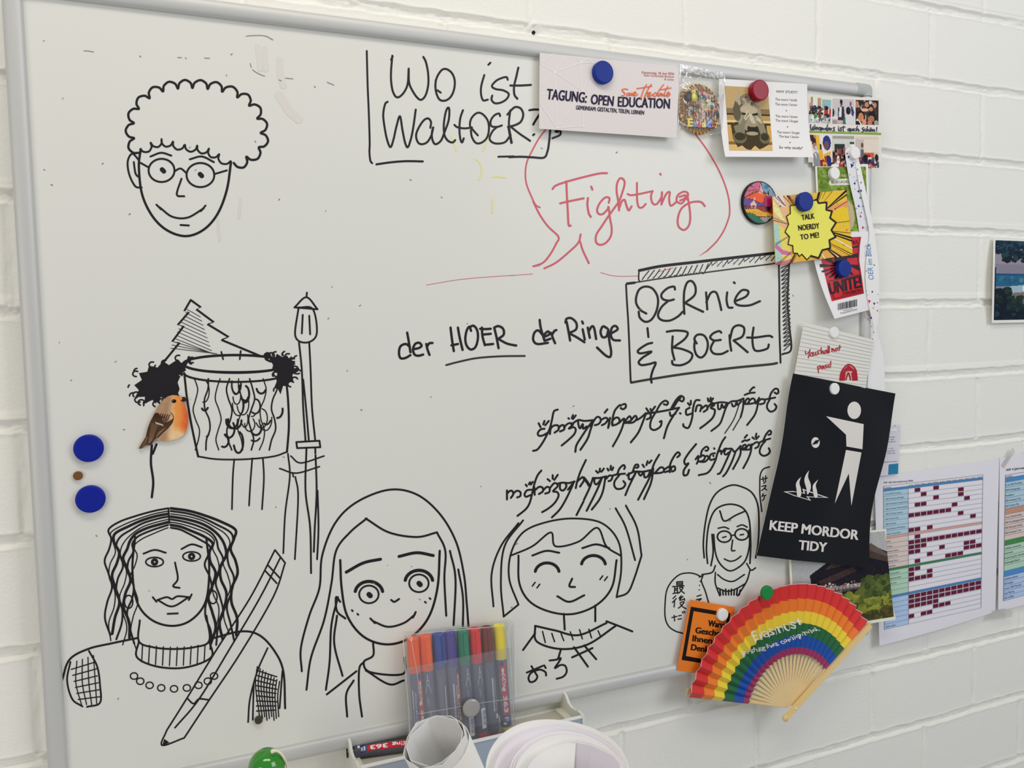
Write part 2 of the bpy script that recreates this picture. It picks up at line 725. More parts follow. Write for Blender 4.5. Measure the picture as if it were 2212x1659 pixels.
zt, zb = ZS, ZS - HB
E = 0.0135
rail('frame_rail', (E, zt), (WB - E, zt), (0, 1))
rail('frame_rail', (E, zb), (WB - E, zb), (0, -1))
rail('frame_rail', (0, zb + 0.001), (0, zt - 0.001), (-1, 0))
rail('frame_rail', (WB, zb + 0.001), (WB, zt - 0.001), (1, 0))
for cx, cz, sx, sz in ((0, zt, -1, 1), (WB, zt, 1, 1), (0, zb, -1, -1), (WB, zb, 1, -1)):
    pr = [(o * 1.03, p + 0.0005) for o, p in rail_profile()]
    V, n, K = [], len(pr), 10
    for j in range(K + 1):
        a = math.pi / 2 * j / K
        q = 1 / (abs(math.cos(a)) ** 5 + abs(math.sin(a)) ** 5) ** 0.2
        for o, p in pr:
            V.append((cx + sx * o * q * math.cos(a), -p, cz + sz * o * q * math.sin(a)))
    # straight tongue along the upper / lower rail
    for o, p in pr:
        V.append((cx - sx * E, -p, cz + sz * o))
    K += 1
    Fs = [(j * n + k, j * n + (k + 1) % n, (j + 1) * n + (k + 1) % n, (j + 1) * n + k) for j in range(K) for k in range(n)]
    Fs += [tuple(range(n)), tuple(range((K + 1) * n - 1, K * n - 1, -1))]
    mesh_obj('corner_cap', V, Fs, M_CAP, board)

# pen tray hung below the lower rail
M_TRAY = mat((206, 205, 194), 0.42, 0.4)
M_TRAYF = mat((150, 162, 176), 0.4, 0.4)
tx0, tx1, tf, tl, ty = 0.312, 0.610, ZS - 0.8945, ZS - 0.8775, -0.060
mb = MB()
mb.box((tx0, ty, tf - 0.002), (tx1, 0.006, tf), mat((186, 183, 170), 0.5))
mb.box((tx0, 0.006, tf - 0.002), (tx1, 0.010, ZS - 0.874), M_TRAY)
mb.box((tx0, 0.0015, tf), (tx1, 0.006, tf + 0.0028), mat((232, 231, 220), 0.4))
mb.box((tx0, ty - 0.0022, tf - 0.020), (tx1, ty, tl), M_TRAYF)
mb.box((tx0, ty - 0.0034, tl - 0.0012), (tx1, ty + 0.001, tl + 0.0010), mat((228, 231, 232), 0.35))
tray = mb.build('pen_tray', board)
for x, s in ((tx0, -1), (tx1, 1)):
    P = [(0.012, ZS - 0.866), (-0.006, ZS - 0.866), (-0.014, ZS - 0.869), (-0.021, ZS - 0.876), (-0.030, ZS - 0.8785), (-0.040, ZS - 0.8775),
         (-0.050, ZS - 0.8745), (-0.064, ZS - 0.8755), (-0.066, tf - 0.018), (0.012, tf - 0.018)]
    V = [(x, y, z) for y, z in P] + [(x + s * 0.0035, y, z) for y, z in P]
    n = len(P)
    Fs = [tuple(range(n)), tuple(range(2 * n - 1, n - 1, -1))] + [(k, (k + 1) % n, n + (k + 1) % n, n + k) for k in range(n)]
    ec = mesh_obj('end_cap', V, Fs, mat((208, 210, 200), 0.45), tray)
    mbx = MB()
    mbx.box((x - 0.010 if s > 0 else x, -0.058, tf), (x if s > 0 else x + 0.010, 0.004, tf + 0.0035), mat((214, 213, 198), 0.5))
    mbx.build('cap_flange', tray)

# ------------------------------------------------------------------ ink on the board (each drawing is a part of the board)
BS = Plane(0.0)
INK = mat((26, 23, 27), 0.45, 0.3)
INK2 = mat((52, 48, 44), 0.45, 0.3)
RED = mat((200, 98, 110), 0.5)
PALE = mat((206, 196, 192), 0.5)
KQ = 2212 / 560.0


def ink():
    return Deco(BS, base=0.0002)


# "Wo ist WaltOER?"
d = ink().view((550, 0), KQ)
d.strokes([[(957, 435), (960, 560), (965, 740), (972, 900), (978, 1060), (982, 1220), (980, 1300), (988, 1370), (1003, 1392)],
           [(2080, 1337), (2212, 1334)]], 4.2, INK)
d.stroke([(1040, 1402), (1160, 1385), (1290, 1375), (1435, 1377)], 4.6, INK)
d.strokes([[(1175, 475), (1165, 600), (1165, 690), (1180, 780), (1215, 830), (1265, 800), (1305, 720), (1315, 585)],
           [(1315, 585), (1318, 700), (1345, 770), (1390, 835), (1425, 850), (1460, 810), (1482, 720), (1480, 620), (1462, 530), (1440, 485)],
           [(1165, 510), (1178, 480)],
           [(1545, 690), (1565, 640), (1600, 595), (1640, 590), (1685, 625), (1708, 690), (1700, 770), (1670, 830), (1625, 858), (1580, 850), (1553, 800), (1543, 740), (1547, 680)],
           [(1560, 770), (1588, 790)],
           [(1960, 640), (1935, 730), (1932, 800), (1950, 855), (1990, 850)], [(1995, 552), (2012, 535)],
           [(2160, 680), (2150, 658), (2110, 665), (2060, 690), (2025, 735), (2060, 760), (2120, 770), (2168, 800), (2150, 845), (2100, 875), (2050, 880), (2022, 850), (2028, 815)],
           [(1135, 868), (1115, 885), (1100, 950), (1100, 1020), (1125, 1170), (1158, 1255), (1185, 1190), (1210, 1080), (1240, 990), (1262, 1110), (1285, 1220), (1308, 1255), (1335, 1180), (1355, 1080), (1375, 935)],
           [(1500, 1090), (1505, 1040), (1480, 1010), (1440, 1030), (1395, 1100), (1378, 1160), (1395, 1215), (1430, 1230), (1475, 1210), (1510, 1150), (1525, 1080), (1512, 1140), (1520, 1200), (1545, 1230), (1590, 1200), (1620, 1130)],
           [(1620, 1130), (1655, 1030), (1662, 940), (1650, 918), (1630, 960), (1615, 1060), (1620, 1150), (1650, 1200), (1690, 1215), (1712, 1195)],
           [(1778, 940), (1755, 1010), (1748, 1100), (1755, 1180), (1770, 1215), (1785, 1180)], [(1705, 1065), (1730, 1085), (1790, 1095), (1855, 1088)],
           [(1905, 1155), (1865, 1110), (1838, 1070), (1850, 1010), (1895, 965), (1940, 970), (1985, 1020), (2000, 1090), (1985, 1170), (1940, 1215), (1890, 1220), (1855, 1170), (1845, 1110)],
           [(2095, 990), (2085, 968), (2045, 985), (2015, 1030), (2020, 1075), (2070, 1082), (2110, 1070)],
           [(2070, 1082), (2030, 1120), (2005, 1180), (2030, 1215), (2080, 1225), (2140, 1210), (2185, 1150)],
           [(2182, 940), (2170, 1050), (2180, 1140), (2195, 1218)]], 4.4, INK)
d.view((1100, 60), KQ)
d.strokes([[(78, 340), (60, 420), (42, 500), (45, 570), (70, 605)], [(10, 492), (100, 492), (185, 487)],
           [(-15, 740), (30, 690), (60, 675), (100, 690), (120, 740), (100, 800), (50, 830), (-10, 845)], [(20, 850), (90, 905), (150, 945), (178, 965)], [(-5, 860), (8, 930), (18, 982)],
           [(255, 698), (215, 697), (172, 703)], [(257, 740), (225, 790), (205, 825)], [(204, 916), (214, 908)],
           [(350, 870), (340, 980), (325, 1060), (295, 1108), (200, 1105), (100, 1100), (0, 1103)],
           [(400, 880), (435, 882), (432, 915), (370, 942)], [(395, 885), (415, 890)]], 4.6, INK)
d.build('marker_lettering', board, 'black handwriting asking a question inside a half-drawn box')

# worn yellow strokes
d = ink().view((550, 0), KQ)
YEL = mat((218, 214, 158), 0.5)
d.strokes([[(1675, 1155), (1700, 1210), (1725, 1290)], [(1990, 1170), (1970, 1230), (1950, 1285)], [(1880, 1355), (1915, 1380), (1940, 1440), (1930, 1500), (1910, 1535)],
           [(2035, 1508), (2080, 1505), (2140, 1515)], [(2030, 1700), (2028, 1750), (2030, 1815)]], 3.6, YEL)
d.build('marker_drawing', board, 'faded yellow sun strokes')

# red speech bubble
d = ink().view((1100, 60), KQ)
d.strokes([[(310, 870), (250, 950), (190, 1060), (150, 1150), (138, 1250), (150, 1340), (190, 1440), (225, 1510), (262, 1533)],
           [(1590, 910), (1680, 1030), (1770, 1180), (1830, 1310), (1870, 1440), (1882, 1560), (1870, 1633), (1830, 1733), (1770, 1823), (1690, 1903)]], 3.3, RED)
d.strokes([[(370, 1375), (400, 1345), (500, 1310), (650, 1270), (770, 1243), (835, 1240)], [(488, 1310), (492, 1420), (500, 1560), (507, 1680), (525, 1688)],
           [(435, 1498), (520, 1478), (635, 1455)], [(700, 1355), (710, 1380)], [(672, 1453), (668, 1513), (680, 1583), (697, 1613)]], 4.4, RED)
d.view((1100, 400), KQ)
d.stroke([(1690, 560), (1620, 605)], 3.0, RED, 0.6)
d.strokes([[(205, 140), (260, 250), (330, 350), (420, 440), (400, 500), (350, 590), (290, 660), (215, 690)], [(205, 692), (260, 680)],
           [(300, 710), (400, 660), (510, 570), (590, 490), (610, 420)], [(605, 480), (630, 560), (680, 665)]], 4.0, RED)
d.strokes([[(850, 150), (855, 110), (820, 105), (775, 150), (750, 210), (765, 245), (800, 245), (840, 205), (848, 185), (860, 280), (875, 370), (865, 440), (820, 495), (770, 508), (740, 480), (745, 420), (790, 350), (850, 260), (930, 150)],
           [(930, 160), (960, 80), (985, -10), (975, -50), (945, -58), (920, -10), (918, 60), (930, 130), (938, 215)],
           [(938, 200), (960, 140), (985, 125), (1000, 170), (1020, 215), (1045, 180)],
           [(1090, -20), (1090, 60), (1092, 130), (1105, 185), (1135, 190), (1165, 160)], [(1010, 75), (1040, 85), (1110, 75), (1225, 50)],
           [(1222, 50), (1210, 100), (1225, 155), (1260, 160), (1300, 100), (1305, 60)], [(1288, -98), (1294, -90)],
           [(1303, 60), (1300, 165)], [(1300, 160), (1340, 75), (1370, 60), (1365, 120), (1380, 175), (1430, 140)],
           [(1520, 120), (1525, 70), (1490, 55), (1440, 85), (1430, 135), (1470, 155), (1510, 110), (1520, 90), (1540, 200), (1545, 290), (1530, 350), (1490, 382), (1445, 350), (1440, 280), (1470, 200), (1530, 155), (1590, 140), (1640, 145), (1670, 178)],
           [(1455, 100), (1500, 85), (1500, 110), (1460, 130)]], 4.2, RED)
d.strokes([[(0, 772), (100, 765), (200, 757)], [(780, 745), (860, 768), (950, 778), (1100, 775)], [(1280, 738), (1400, 705)]], 1.3, RED)
d.view((550, 400), KQ)
d.strokes([[(1465, 852), (1700, 812), (1900, 790), (2212, 768)]], 1.2, RED)
d.build('marker_lettering', board, 'red cursive word in a red speech bubble')

# "der HOER der Ringe"
d = ink().view((550, 400), KQ)
d.strokes([[(1330, 1450), (1285, 1475), (1245, 1475), (1232, 1430), (1245, 1375), (1290, 1355), (1325, 1380)], [(1302, 1258), (1315, 1330), (1330, 1425)],
           [(1350, 1400), (1400, 1390), (1425, 1370), (1405, 1345), (1370, 1355), (1352, 1400), (1365, 1445), (1400, 1455), (1438, 1445)],
           [(1465, 1355), (1475, 1400), (1492, 1448)], [(1470, 1380), (1490, 1350), (1518, 1346)],
           [(1672, 1215), (1685, 1320), (1700, 1415)], [(1735, 1215), (1750, 1300), (1775, 1405)], [(1680, 1367), (1735, 1355)],
           [(1847, 1243), (1833, 1208), (1810, 1240), (1798, 1310), (1810, 1370), (1845, 1402), (1885, 1380), (1905, 1310), (1900, 1240), (1870, 1200), (1838, 1208)],
           [(1940, 1215), (1945, 1290), (1965, 1365)], [(1925, 1225), (1960, 1228), (2015, 1225)], [(1945, 1275), (2015, 1268)], [(1965, 1362), (2035, 1355)],
           [(2045, 1215), (2065, 1300), (2082, 1390)], [(2045, 1215), (2080, 1202), (2120, 1225), (2125, 1275), (2078, 1312)], [(2080, 1312), (2150, 1350), (2212, 1365), (2232, 1368)]], 5.2, INK)
d.stroke([(1635, 1535), (1750, 1505), (1900, 1475), (2100, 1460), (2305, 1457)], 4.2, INK2)
d.view((1100, 400), KQ)
d.strokes([[(330, 1345), (240, 1355), (205, 1320), (215, 1260), (250, 1240), (295, 1290)], [(260, 1150), (270, 1220), (302, 1328)],
           [(312, 1290), (345, 1270), (330, 1248), (298, 1280), (305, 1322), (352, 1310)], [(358, 1260), (375, 1310), (392, 1348)], [(365, 1278), (385, 1245), (402, 1236)],
           [(490, 1165), (505, 1240), (520, 1325)], [(480, 1172), (490, 1140), (530, 1135), (572, 1175), (570, 1230), (510, 1262)], [(510, 1262), (580, 1300), (642, 1340)],
           [(627, 1230), (645, 1318)], [(622, 1163), (630, 1180)], [(670, 1215), (688, 1302)], [(680, 1245), (705, 1205), (725, 1220), (742, 1312)],
           [(835, 1220), (800, 1205), (780, 1250), (795, 1295), (830, 1290), (845, 1240)], [(845, 1230), (855, 1330), (870, 1420), (860, 1465), (820, 1450), (750, 1385)],
           [(870, 1265), (925, 1230), (905, 1200), (875, 1220), (868, 1280), (890, 1320), (945, 1325)]], 5.2, INK)
d.build('marker_lettering', board, 'black printed phrase with one underlined word')

# "OERnie & BOERt" on a drawn slab
d = ink().view((1100, 400), KQ)
d.strokes([[(997, 850), (1005, 1000), (1015, 1150), (1022, 1300), (1030, 1500), (1037, 1670), (1045, 1684)]], 4.0, INK)
d.strokes([[(1005, 840), (1110, 825), (1300, 795), (1600, 755), (1900, 715), (2212, 675), (2275, 665)]], 3.0, INK2)
d.stroke([(1005, 840), (1070, 832)], 5.5, INK)
d.stroke([(1110, 728), (1300, 690), (1600, 655), (1900, 620), (2212, 585), (2275, 577)], 6.2, INK)
d.strokes([[(1108, 722), (1105, 800), (1115, 822)]], 3.0, INK)
for i in range(12):
    x = 1165 + i * 46
    d.stroke([(x + 28, 725 - (x - 1110) * 0.118 + 12), (x - 10, 780 - (x - 1110) * 0.05), (x - 30, 812 - (x - 1110) * 0.125)], 2.2, INK2)
z = []
for i in range(26):
    x = 1690 + i * 23
    yt, yb = 660 - (x - 1600) * 0.115, 742 - (x - 1600) * 0.125
    z.append((x + 16, yt + 8) if i % 2 else (x - 8, yb - 14 - 12 * (i % 3)))
d.stroke(z, 2.4, INK2, smooth=0)
d.strokes([[(1170, 1095), (1120, 1065), (1085, 1010), (1085, 950), (1110, 890), (1160, 865), (1220, 880), (1262, 940), (1270, 1010), (1250, 1090), (1210, 1150), (1160, 1165), (1115, 1130), (1105, 1080)],
           [(1415, 890), (1405, 865), (1350, 880), (1300, 930), (1310, 970), (1360, 985), (1405, 975)], [(1360, 985), (1300, 1040), (1270, 1110), (1300, 1150), (1370, 1155), (1440, 1120), (1480, 1080)],
           [(1495, 1098), (1490, 1000), (1495, 900), (1520, 830), (1560, 820), (1590, 870), (1580, 940), (1500, 1005)], [(1500, 1005), (1580, 1045), (1655, 1080)],
           [(1680, 915), (1685, 980), (1690, 1060)], [(1682, 1000), (1720, 920), (1765, 915), (1790, 980), (1810, 1065)],
           [(1860, 915), (1855, 980), (1870, 1040), (1905, 1045)], [(1917, 829), (1925, 836)],
           [(1930, 990), (2020, 950), (2040, 905), (1990, 895), (1945, 940), (1925, 995), (1960, 1025), (2050, 1025), (2140, 990)],
           [(1180, 1220), (1188, 1295)], [(1220, 1345), (1170, 1360), (1100, 1410), (1120, 1435), (1215, 1420), (1140, 1470), (1105, 1510), (1130, 1535), (1200, 1525), (1250, 1515), (1225, 1580), (1210, 1640), (1215, 1684)],
           [(1345, 1250), (1430, 1240), (1520, 1255), (1500, 1310), (1420, 1370), (1395, 1387)], [(1395, 1290), (1390, 1400), (1410, 1490)], [(1400, 1385), (1480, 1400), (1560, 1440), (1540, 1500), (1470, 1535), (1400, 1530), (1390, 1500)],
           [(1600, 1350), (1580, 1310), (1610, 1275), (1665, 1285), (1695, 1350), (1680, 1430), (1640, 1470), (1600, 1450), (1580, 1390), (1585, 1320)],
           [(1810, 1258), (1790, 1245), (1740, 1265), (1715, 1300), (1750, 1325), (1805, 1320)], [(1750, 1325), (1720, 1390), (1745, 1435), (1810, 1440), (1865, 1415)],
           [(1880, 1280), (1885, 1350), (1895, 1412)], [(1885, 1310), (1910, 1220), (1960, 1195), (2005, 1220), (1990, 1290), (1915, 1325)], [(1915, 1325), (1970, 1370), (2035, 1425)],
           [(2085, 1215), (2075, 1300), (2085, 1390), (2120, 1415), (2200, 1395), (2215, 1360)], [(2030, 1300), (2100, 1300), (2212, 1285), (2245, 1296)]], 4.8, INK)
d.stroke([(1045, 1684), (1180, 1660), (1500, 1610), (1900, 1560), (2212, 1530), (2285, 1518)], 5.2, INK2)
d.view((1652, 400), KQ)
d.strokes([[(120, 660), (125, 900), (125, 1200), (135, 1515)], [(210, 640), (200, 850), (195, 1000), (210, 1200), (225, 1400), (150, 1443)]], 4.0, INK)
z = [(140 + 4 * (i % 2) + (58 if i % 2 else 0) + i * .6, 690 + i * 17.5 + (-26 if i % 2 else 18)) for i in range(41)]
d.stroke(z, 2.3, INK2)
d.build('marker_lettering', board, 'two names lettered on a drawn hatched slab')

# two lines of flowing script
d = ink().view((1080, 840), 5.924)
d.strokes([[(570, 510), (520, 520), (485, 565), (500, 600), (550, 595), (605, 565)], [(740, 265), (690, 290), (665, 400), (640, 500), (600, 590), (545, 690), (480, 775), (425, 793)],
           [(495, 440), (520, 490)], [(570, 410), (555, 455)], [(625, 410), (580, 465)],
           [(640, 578), (650, 510), (690, 470), (745, 470), (750, 520), (700, 560)], [(750, 500), (790, 465), (825, 475), (820, 520), (770, 545)],
           [(820, 490), (870, 445), (915, 440), (935, 455), (880, 510), (940, 490), (970, 520), (950, 580), (880, 650), (790, 725)],
           [(875, 375), (885, 382)], [(935, 335), (920, 375)], [(970, 340), (935, 385)],
           [(915, 455), (1000, 400), (1080, 410), (1195, 400)], [(1000, 410), (1005, 460), (1025, 505), (1060, 450), (1065, 510), (1110, 480)],
           [(1190, 405), (1120, 500), (1040, 620), (980, 720), (965, 805)], [(1200, 400), (1160, 520), (1120, 640), (1030, 780)],
           [(1160, 480), (1230, 370), (1275, 365), (1290, 410), (1260, 450), (1215, 465)], [(1290, 400), (1350, 370), (1380, 390), (1350, 440), (1305, 465)],
           [(1380, 400), (1400, 440), (1385, 500)], [(1385, 490), (1410, 370)],
           [(1440, 450), (1440, 390), (1470, 280), (1530, 210), (1550, 215)], [(1570, 200), (1605, 195), (1610, 235), (1575, 260), (1545, 245)], [(1340, 305), (1375, 262)],
           [(1440, 470), (1435, 420), (1480, 370), (1520, 375), (1530, 420), (1490, 455), (1440, 468)], [(1520, 440), (1590, 380), (1570, 480), (1520, 600), (1445, 735)],
           [(1590, 440), (1620, 390), (1660, 350), (1680, 400), (1620, 430)], [(1680, 400), (1730, 345), (1750, 380), (1700, 430), (1600, 435)],
           [(1750, 400), (1800, 370), (1870, 310)], [(1870, 310), (1830, 420), (1770, 560), (1675, 685)], [(1860, 330), (1900, 310), (1930, 330), (1920, 370), (1880, 390)],
           [(90, 1415), (90, 1300)], [(90, 1340), (130, 1305), (160, 1310), (170, 1350), (140, 1395)], [(170, 1340), (215, 1305), (260, 1320), (260, 1370), (220, 1390)],
           [(400, 1290), (345, 1300), (315, 1350), (335, 1380), (390, 1360)], [(530, 1045), (480, 1110), (440, 1220), (410, 1350), (380, 1460), (330, 1540), (225, 1625)],
           [(330, 1225), (345, 1245)], [(385, 1195), (370, 1220)], [(420, 1190), (395, 1225)], [(445, 1355), (440, 1260)],
           [(445, 1300), (500, 1255), (545, 1265), (550, 1310), (500, 1345)], [(550, 1300), (600, 1255), (635, 1270), (630, 1320), (580, 1340)],
           [(640, 1270), (690, 1210), (730, 1215), (735, 1250), (680, 1310), (730, 1320), (750, 1370), (700, 1460), (620, 1530), (540, 1578)],
           [(610, 1155), (640, 1180)], [(675, 1105), (675, 1150)], [(740, 1100), (695, 1165)],
           [(730, 1215), (800, 1200), (880, 1205), (955, 1185)], [(770, 1210), (770, 1280), (810, 1300), (850, 1250), (840, 1210)], [(870, 1290), (950, 1190)],
           [(950, 1185), (900, 1300), (830, 1440), (760, 1550), (665, 1645)], [(1100, 910), (1030, 1060), (990, 1180), (970, 1270)],
           [(985, 1190), (1040, 1140), (1060, 1130), (1075, 1170), (1025, 1250)], [(1190, 1140), (1150, 1260), (1075, 1420)], [(1070, 1440), (980, 1615)],
           [(1190, 1140), (1270, 1140), (1360, 1120)], [(1210, 1150), (1210, 1200), (1240, 1220), (1300, 1150)], [(1305, 1140), (1240, 1300), (1110, 1560)],
           [(1350, 1130), (1320, 1300), (1270, 1420), (1175, 1545)], [(1360, 1150), (1400, 1110), (1440, 1120), (1420, 1170), (1390, 1180)],
           [(1440, 1110), (1500, 1095), (1600, 1085)], [(1500, 1095), (1530, 1020), (1580, 975), (1600, 1000), (1590, 1025)],
           [(1530, 1100), (1470, 1180), (1465, 1240), (1500, 1280), (1570, 1270), (1605, 1220), (1580, 1180)],
           [(1625, 1105), (1720, 1060), (1830, 1060), (1930, 1040)], [(1650, 1080), (1650, 1150), (1690, 1150), (1740, 1070)], [(1700, 1060), (1730, 980), (1765, 970), (1770, 1000), (1745, 1010)],
           [(1740, 1070), (1660, 1230), (1605, 1360)], [(1770, 1070), (1800, 1110), (1840, 1070), (1850, 1130), (1890, 1120), (1920, 1060)],
           [(1230, 1050), (1255, 1075)], [(1280, 1020), (1275, 1060)], [(1330, 1020), (1300, 1060)], [(1375, 1020), (1390, 1045)], [(1420, 985), (1415, 1030)], [(1450, 1005), (1435, 1040)],
           [(1825, 970), (1845, 1000)], [(1890, 925), (1875, 975)], [(1940, 915), (1910, 950)]], 4.4, INK)
d.stroke([(1075, 1140), (1120, 1200), (1145, 1240)], 6.5, INK)
d.view((1100, 820), KQ)
d.strokes([[(1170, 245), (1190, 275)], [(1205, 250), (1215, 275)], [(1245, 230), (1215, 270)], [(1160, 290), (1240, 280), (1330, 265), (1450, 240)],
           [(1245, 285), (1210, 350), (1205, 410), (1240, 430), (1290, 400), (1300, 355), (1285, 360)], [(1250, 280), (1290, 210), (1330, 180), (1355, 195), (1345, 215), (1320, 210)],
           [(1380, 250), (1420, 180), (1460, 140), (1490, 155), (1480, 185), (1450, 175)], [(1395, 250), (1435, 185), (1462, 155)],
           [(1450, 240), (1400, 310), (1350, 400), (1320, 500)], [(1370, 280), (1380, 310), (1420, 290)], [(1457, 286), (1463, 290)],
           [(1540, 240), (1510, 260), (1515, 300), (1555, 290)], [(1625, 175), (1590, 180), (1570, 240), (1560, 330), (1530, 410), (1490, 400), (1485, 380)],
           [(1525, 200), (1540, 220)], [(1550, 180), (1550, 210)], [(1590, 270), (1605, 222), (1640, 225), (1630, 270)], [(1640, 250), (1680, 220), (1692, 250), (1660, 275)],
           [(1690, 240), (1730, 200), (1750, 215), (1720, 240), (1755, 260), (1740, 320), (1690, 370), (1630, 415)], [(1695, 160), (1700, 185)], [(1720, 155), (1715, 185)], [(1740, 160), (1720, 190)],
           [(1280, 640), (1235, 720), (1200, 830), (1150, 930), (1100, 1025)], [(1230, 760), (1210, 880), (1150, 1020)],
           [(1240, 800), (1290, 750), (1320, 760), (1310, 790), (1250, 800)], [(1320, 770), (1370, 740), (1380, 770), (1330, 790)],
           [(1370, 790), (1375, 720), (1410, 650), (1440, 620), (1457, 640), (1435, 662)], [(1375, 750), (1410, 740), (1415, 770), (1390, 785)],
           [(1595, 550), (1530, 630), (1495, 690), (1505, 725), (1530, 715), (1492, 770), (1490, 815), (1520, 810), (1535, 770)]], 4.4, INK)
d.view((1500, 810), 7.9)
d.strokes([[(250, 520), (360, 480), (470, 465), (590, 480)], [(400, 490), (410, 580), (450, 570), (470, 500), (500, 560), (560, 480)], [(580, 480), (530, 580), (490, 700), (430, 840), (290, 955)],
           [(590, 480), (640, 450), (740, 440), (840, 400)], [(640, 490), (660, 535), (700, 520), (720, 460), (740, 510), (800, 450)],
           [(840, 400), (830, 560), (790, 720)], [(860, 490), (880, 430), (920, 400), (940, 440), (900, 490), (850, 495)],
           [(940, 440), (990, 400), (1030, 420), (1030, 470), (960, 490), (860, 495)], [(1050, 490), (1105, 390)], [(1105, 390), (1080, 520), (1030, 680), (900, 855)],
           [(1100, 440), (1150, 410), (1200, 430), (1190, 480), (1120, 500)], [(1190, 420), (1280, 405), (1380, 385)], [(1280, 400), (1310, 310), (1370, 240), (1420, 240), (1435, 290), (1410, 320), (1370, 300)],
           [(1290, 410), (1245, 500), (1245, 570), (1300, 625), (1370, 600), (1400, 540), (1370, 495)], [(945, 275), (1000, 215), (1025, 212)], [(860, 340), (940, 310), (1030, 300)],
           [(20, 1440), (70, 1380), (60, 1470), (40, 1515)], [(100, 1400), (150, 1370), (180, 1400), (150, 1460), (60, 1480)], [(180, 1400), (220, 1380), (240, 1420), (180, 1480), (90, 1480)],
           [(110, 1380), (130, 1290), (200, 1225), (240, 1250), (220, 1290), (190, 1290)], [(350, 1335), (290, 1350), (260, 1400), (280, 1450), (350, 1430)], [(336, 1250), (344, 1260)], [(322, 1376), (328, 1384)],
           [(530, 1060), (470, 1150), (400, 1320), (350, 1480), (240, 1659), (75, 1710)], [(400, 1320), (450, 1290), (460, 1350)], [(460, 1330), (520, 1260), (570, 1260)], [(530, 1280), (510, 1330), (540, 1360), (590, 1320)],
           [(570, 1260), (640, 1260), (690, 1310), (790, 1210)], [(620, 1290), (550, 1450), (450, 1659), (400, 1690)], [(700, 1320), (640, 1480), (550, 1659), (490, 1730)], [(780, 1230), (790, 1330), (750, 1440), (660, 1605)],
           [(810, 1270), (830, 1210), (870, 1190), (880, 1230), (820, 1270)], [(880, 1250), (930, 1190), (960, 1220), (940, 1270), (820, 1275)], [(980, 1180), (960, 1320), (910, 1450), (835, 1590)],
           [(980, 1200), (1050, 1150), (1100, 1160), (1090, 1220), (1040, 1250)], [(1100, 1160), (1180, 1120), (1295, 1085)], [(1170, 1130), (1220, 1020), (1280, 950), (1310, 970), (1300, 1010), (1265, 1020)],
           [(1210, 1130), (1150, 1200), (1115, 1290), (1130, 1350), (1190, 1380), (1260, 1350), (1290, 1300), (1270, 1250)],
           [(860, 1070), (900, 1025)], [(815, 1140), (860, 1115), (900, 1120), (940, 1100)], [(990, 1065), (1020, 1090)], [(1060, 1000), (1045, 1060)], [(1100, 1045), (1055, 1095)]], 4.2, INK)
d.strokes([[(770, 470), (720, 640), (650, 800), (520, 995)], [(790, 720), (660, 940)]], 2.6, INK2)
d.build('marker_lettering', board, 'two slanting lines of flowing looped script')

# Japanese characters
d = ink().view((1100, 1239), KQ)
d.strokes([[(150, 845), (210, 820), (285, 788)], [(190, 790), (225, 850), (240, 880), (220, 915), (180, 925), (165, 890), (190, 845), (260, 820), (308, 840), (315, 870)], [(298, 783), (312, 806)],
           [(345, 742), (400, 735), (440, 722), (420, 760), (390, 807), (440, 780), (480, 790), (490, 840), (460, 880), (405, 898)]], 4.2, INK)
d.build('marker_lettering', board, 'two small characters below the scarf portrait')
d = ink().view((1420, 1000), 4.146)
d.strokes([[(385, 1015), (340, 995), (280, 985), (200, 1000), (130, 1060), (85, 1140), (70, 1250), (70, 1380), (100, 1460), (160, 1505), (225, 1525)], [(410, 1010), (375, 1022)],
           [(405, 1020), (395, 1060), (430, 1150), (460, 1255)]], 3.0, INK)
d.strokes([[(175, 1065), (226, 1062)], [(226, 1062), (225, 1092)], [(175, 1092), (225, 1090)], [(175, 1065), (175, 1092)], [(175, 1078), (225, 1076)], [(135, 1108), (240, 1100)], [(155, 1110), (155, 1165)], [(155, 1125), (180, 1123)], [(155, 1140), (180, 1137)],
           [(140, 1170), (190, 1160)], [(180, 1108), (180, 1170)], [(200, 1115), (230, 1115), (215, 1140), (195, 1165)], [(200, 1125), (220, 1150), (242, 1168)],
           [(165, 1190), (140, 1215)], [(170, 1215), (135, 1250)], [(155, 1235), (150, 1290)], [(215, 1190), (195, 1212), (222, 1205)], [(228, 1195), (200, 1228), (240, 1222)], [(240, 1212), (246, 1230)],
           [(205, 1250), (240, 1245), (215, 1280), (190, 1300)], [(205, 1262), (230, 1290), (257, 1305)],
           [(130, 1385), (175, 1375)], [(150, 1365), (155, 1415)], [(190, 1370), (215, 1365)], [(185, 1400), (215, 1395)], [(225, 1333), (232, 1345)], [(240, 1328), (247, 1340)],
           [(384, 1060), (386, 1062)], [(377, 1095), (379, 1097)], [(374, 1135), (376, 1137)], [(355, 1195), (392, 1183)], [(350, 1225), (395, 1216), (372, 1232)]], 2.6, INK)
d.strokes([[(1005, 35), (950, 55), (922, 110), (918, 200), (920, 300), (936, 435)]], 3.0, INK)
d.strokes([[(930, 147), (985, 135)], [(945, 125), (950, 165)], [(970, 115), (968, 165), (952, 182)], [(935, 210), (972, 203), (958, 228), (933, 247)], [(958, 225), (980, 242)],
           [(947, 275), (936, 302)], [(940, 295), (972, 290)], [(960, 293), (955, 320), (943, 337)]], 2.4, INK)
d.build('marker_lettering', board, 'two speech bubbles holding small upright characters')


# ---- six sketches: plain anonymous people, a tree and a lamp post
def arc(cx, cy, rx, ry, a0, a1, n=14):
    return [(cx + rx * math.cos(math.radians(a0 + (a1 - a0) * i / n)), cy + ry * math.sin(math.radians(a0 + (a1 - a0) * i / n))) for i in range(n + 1)]


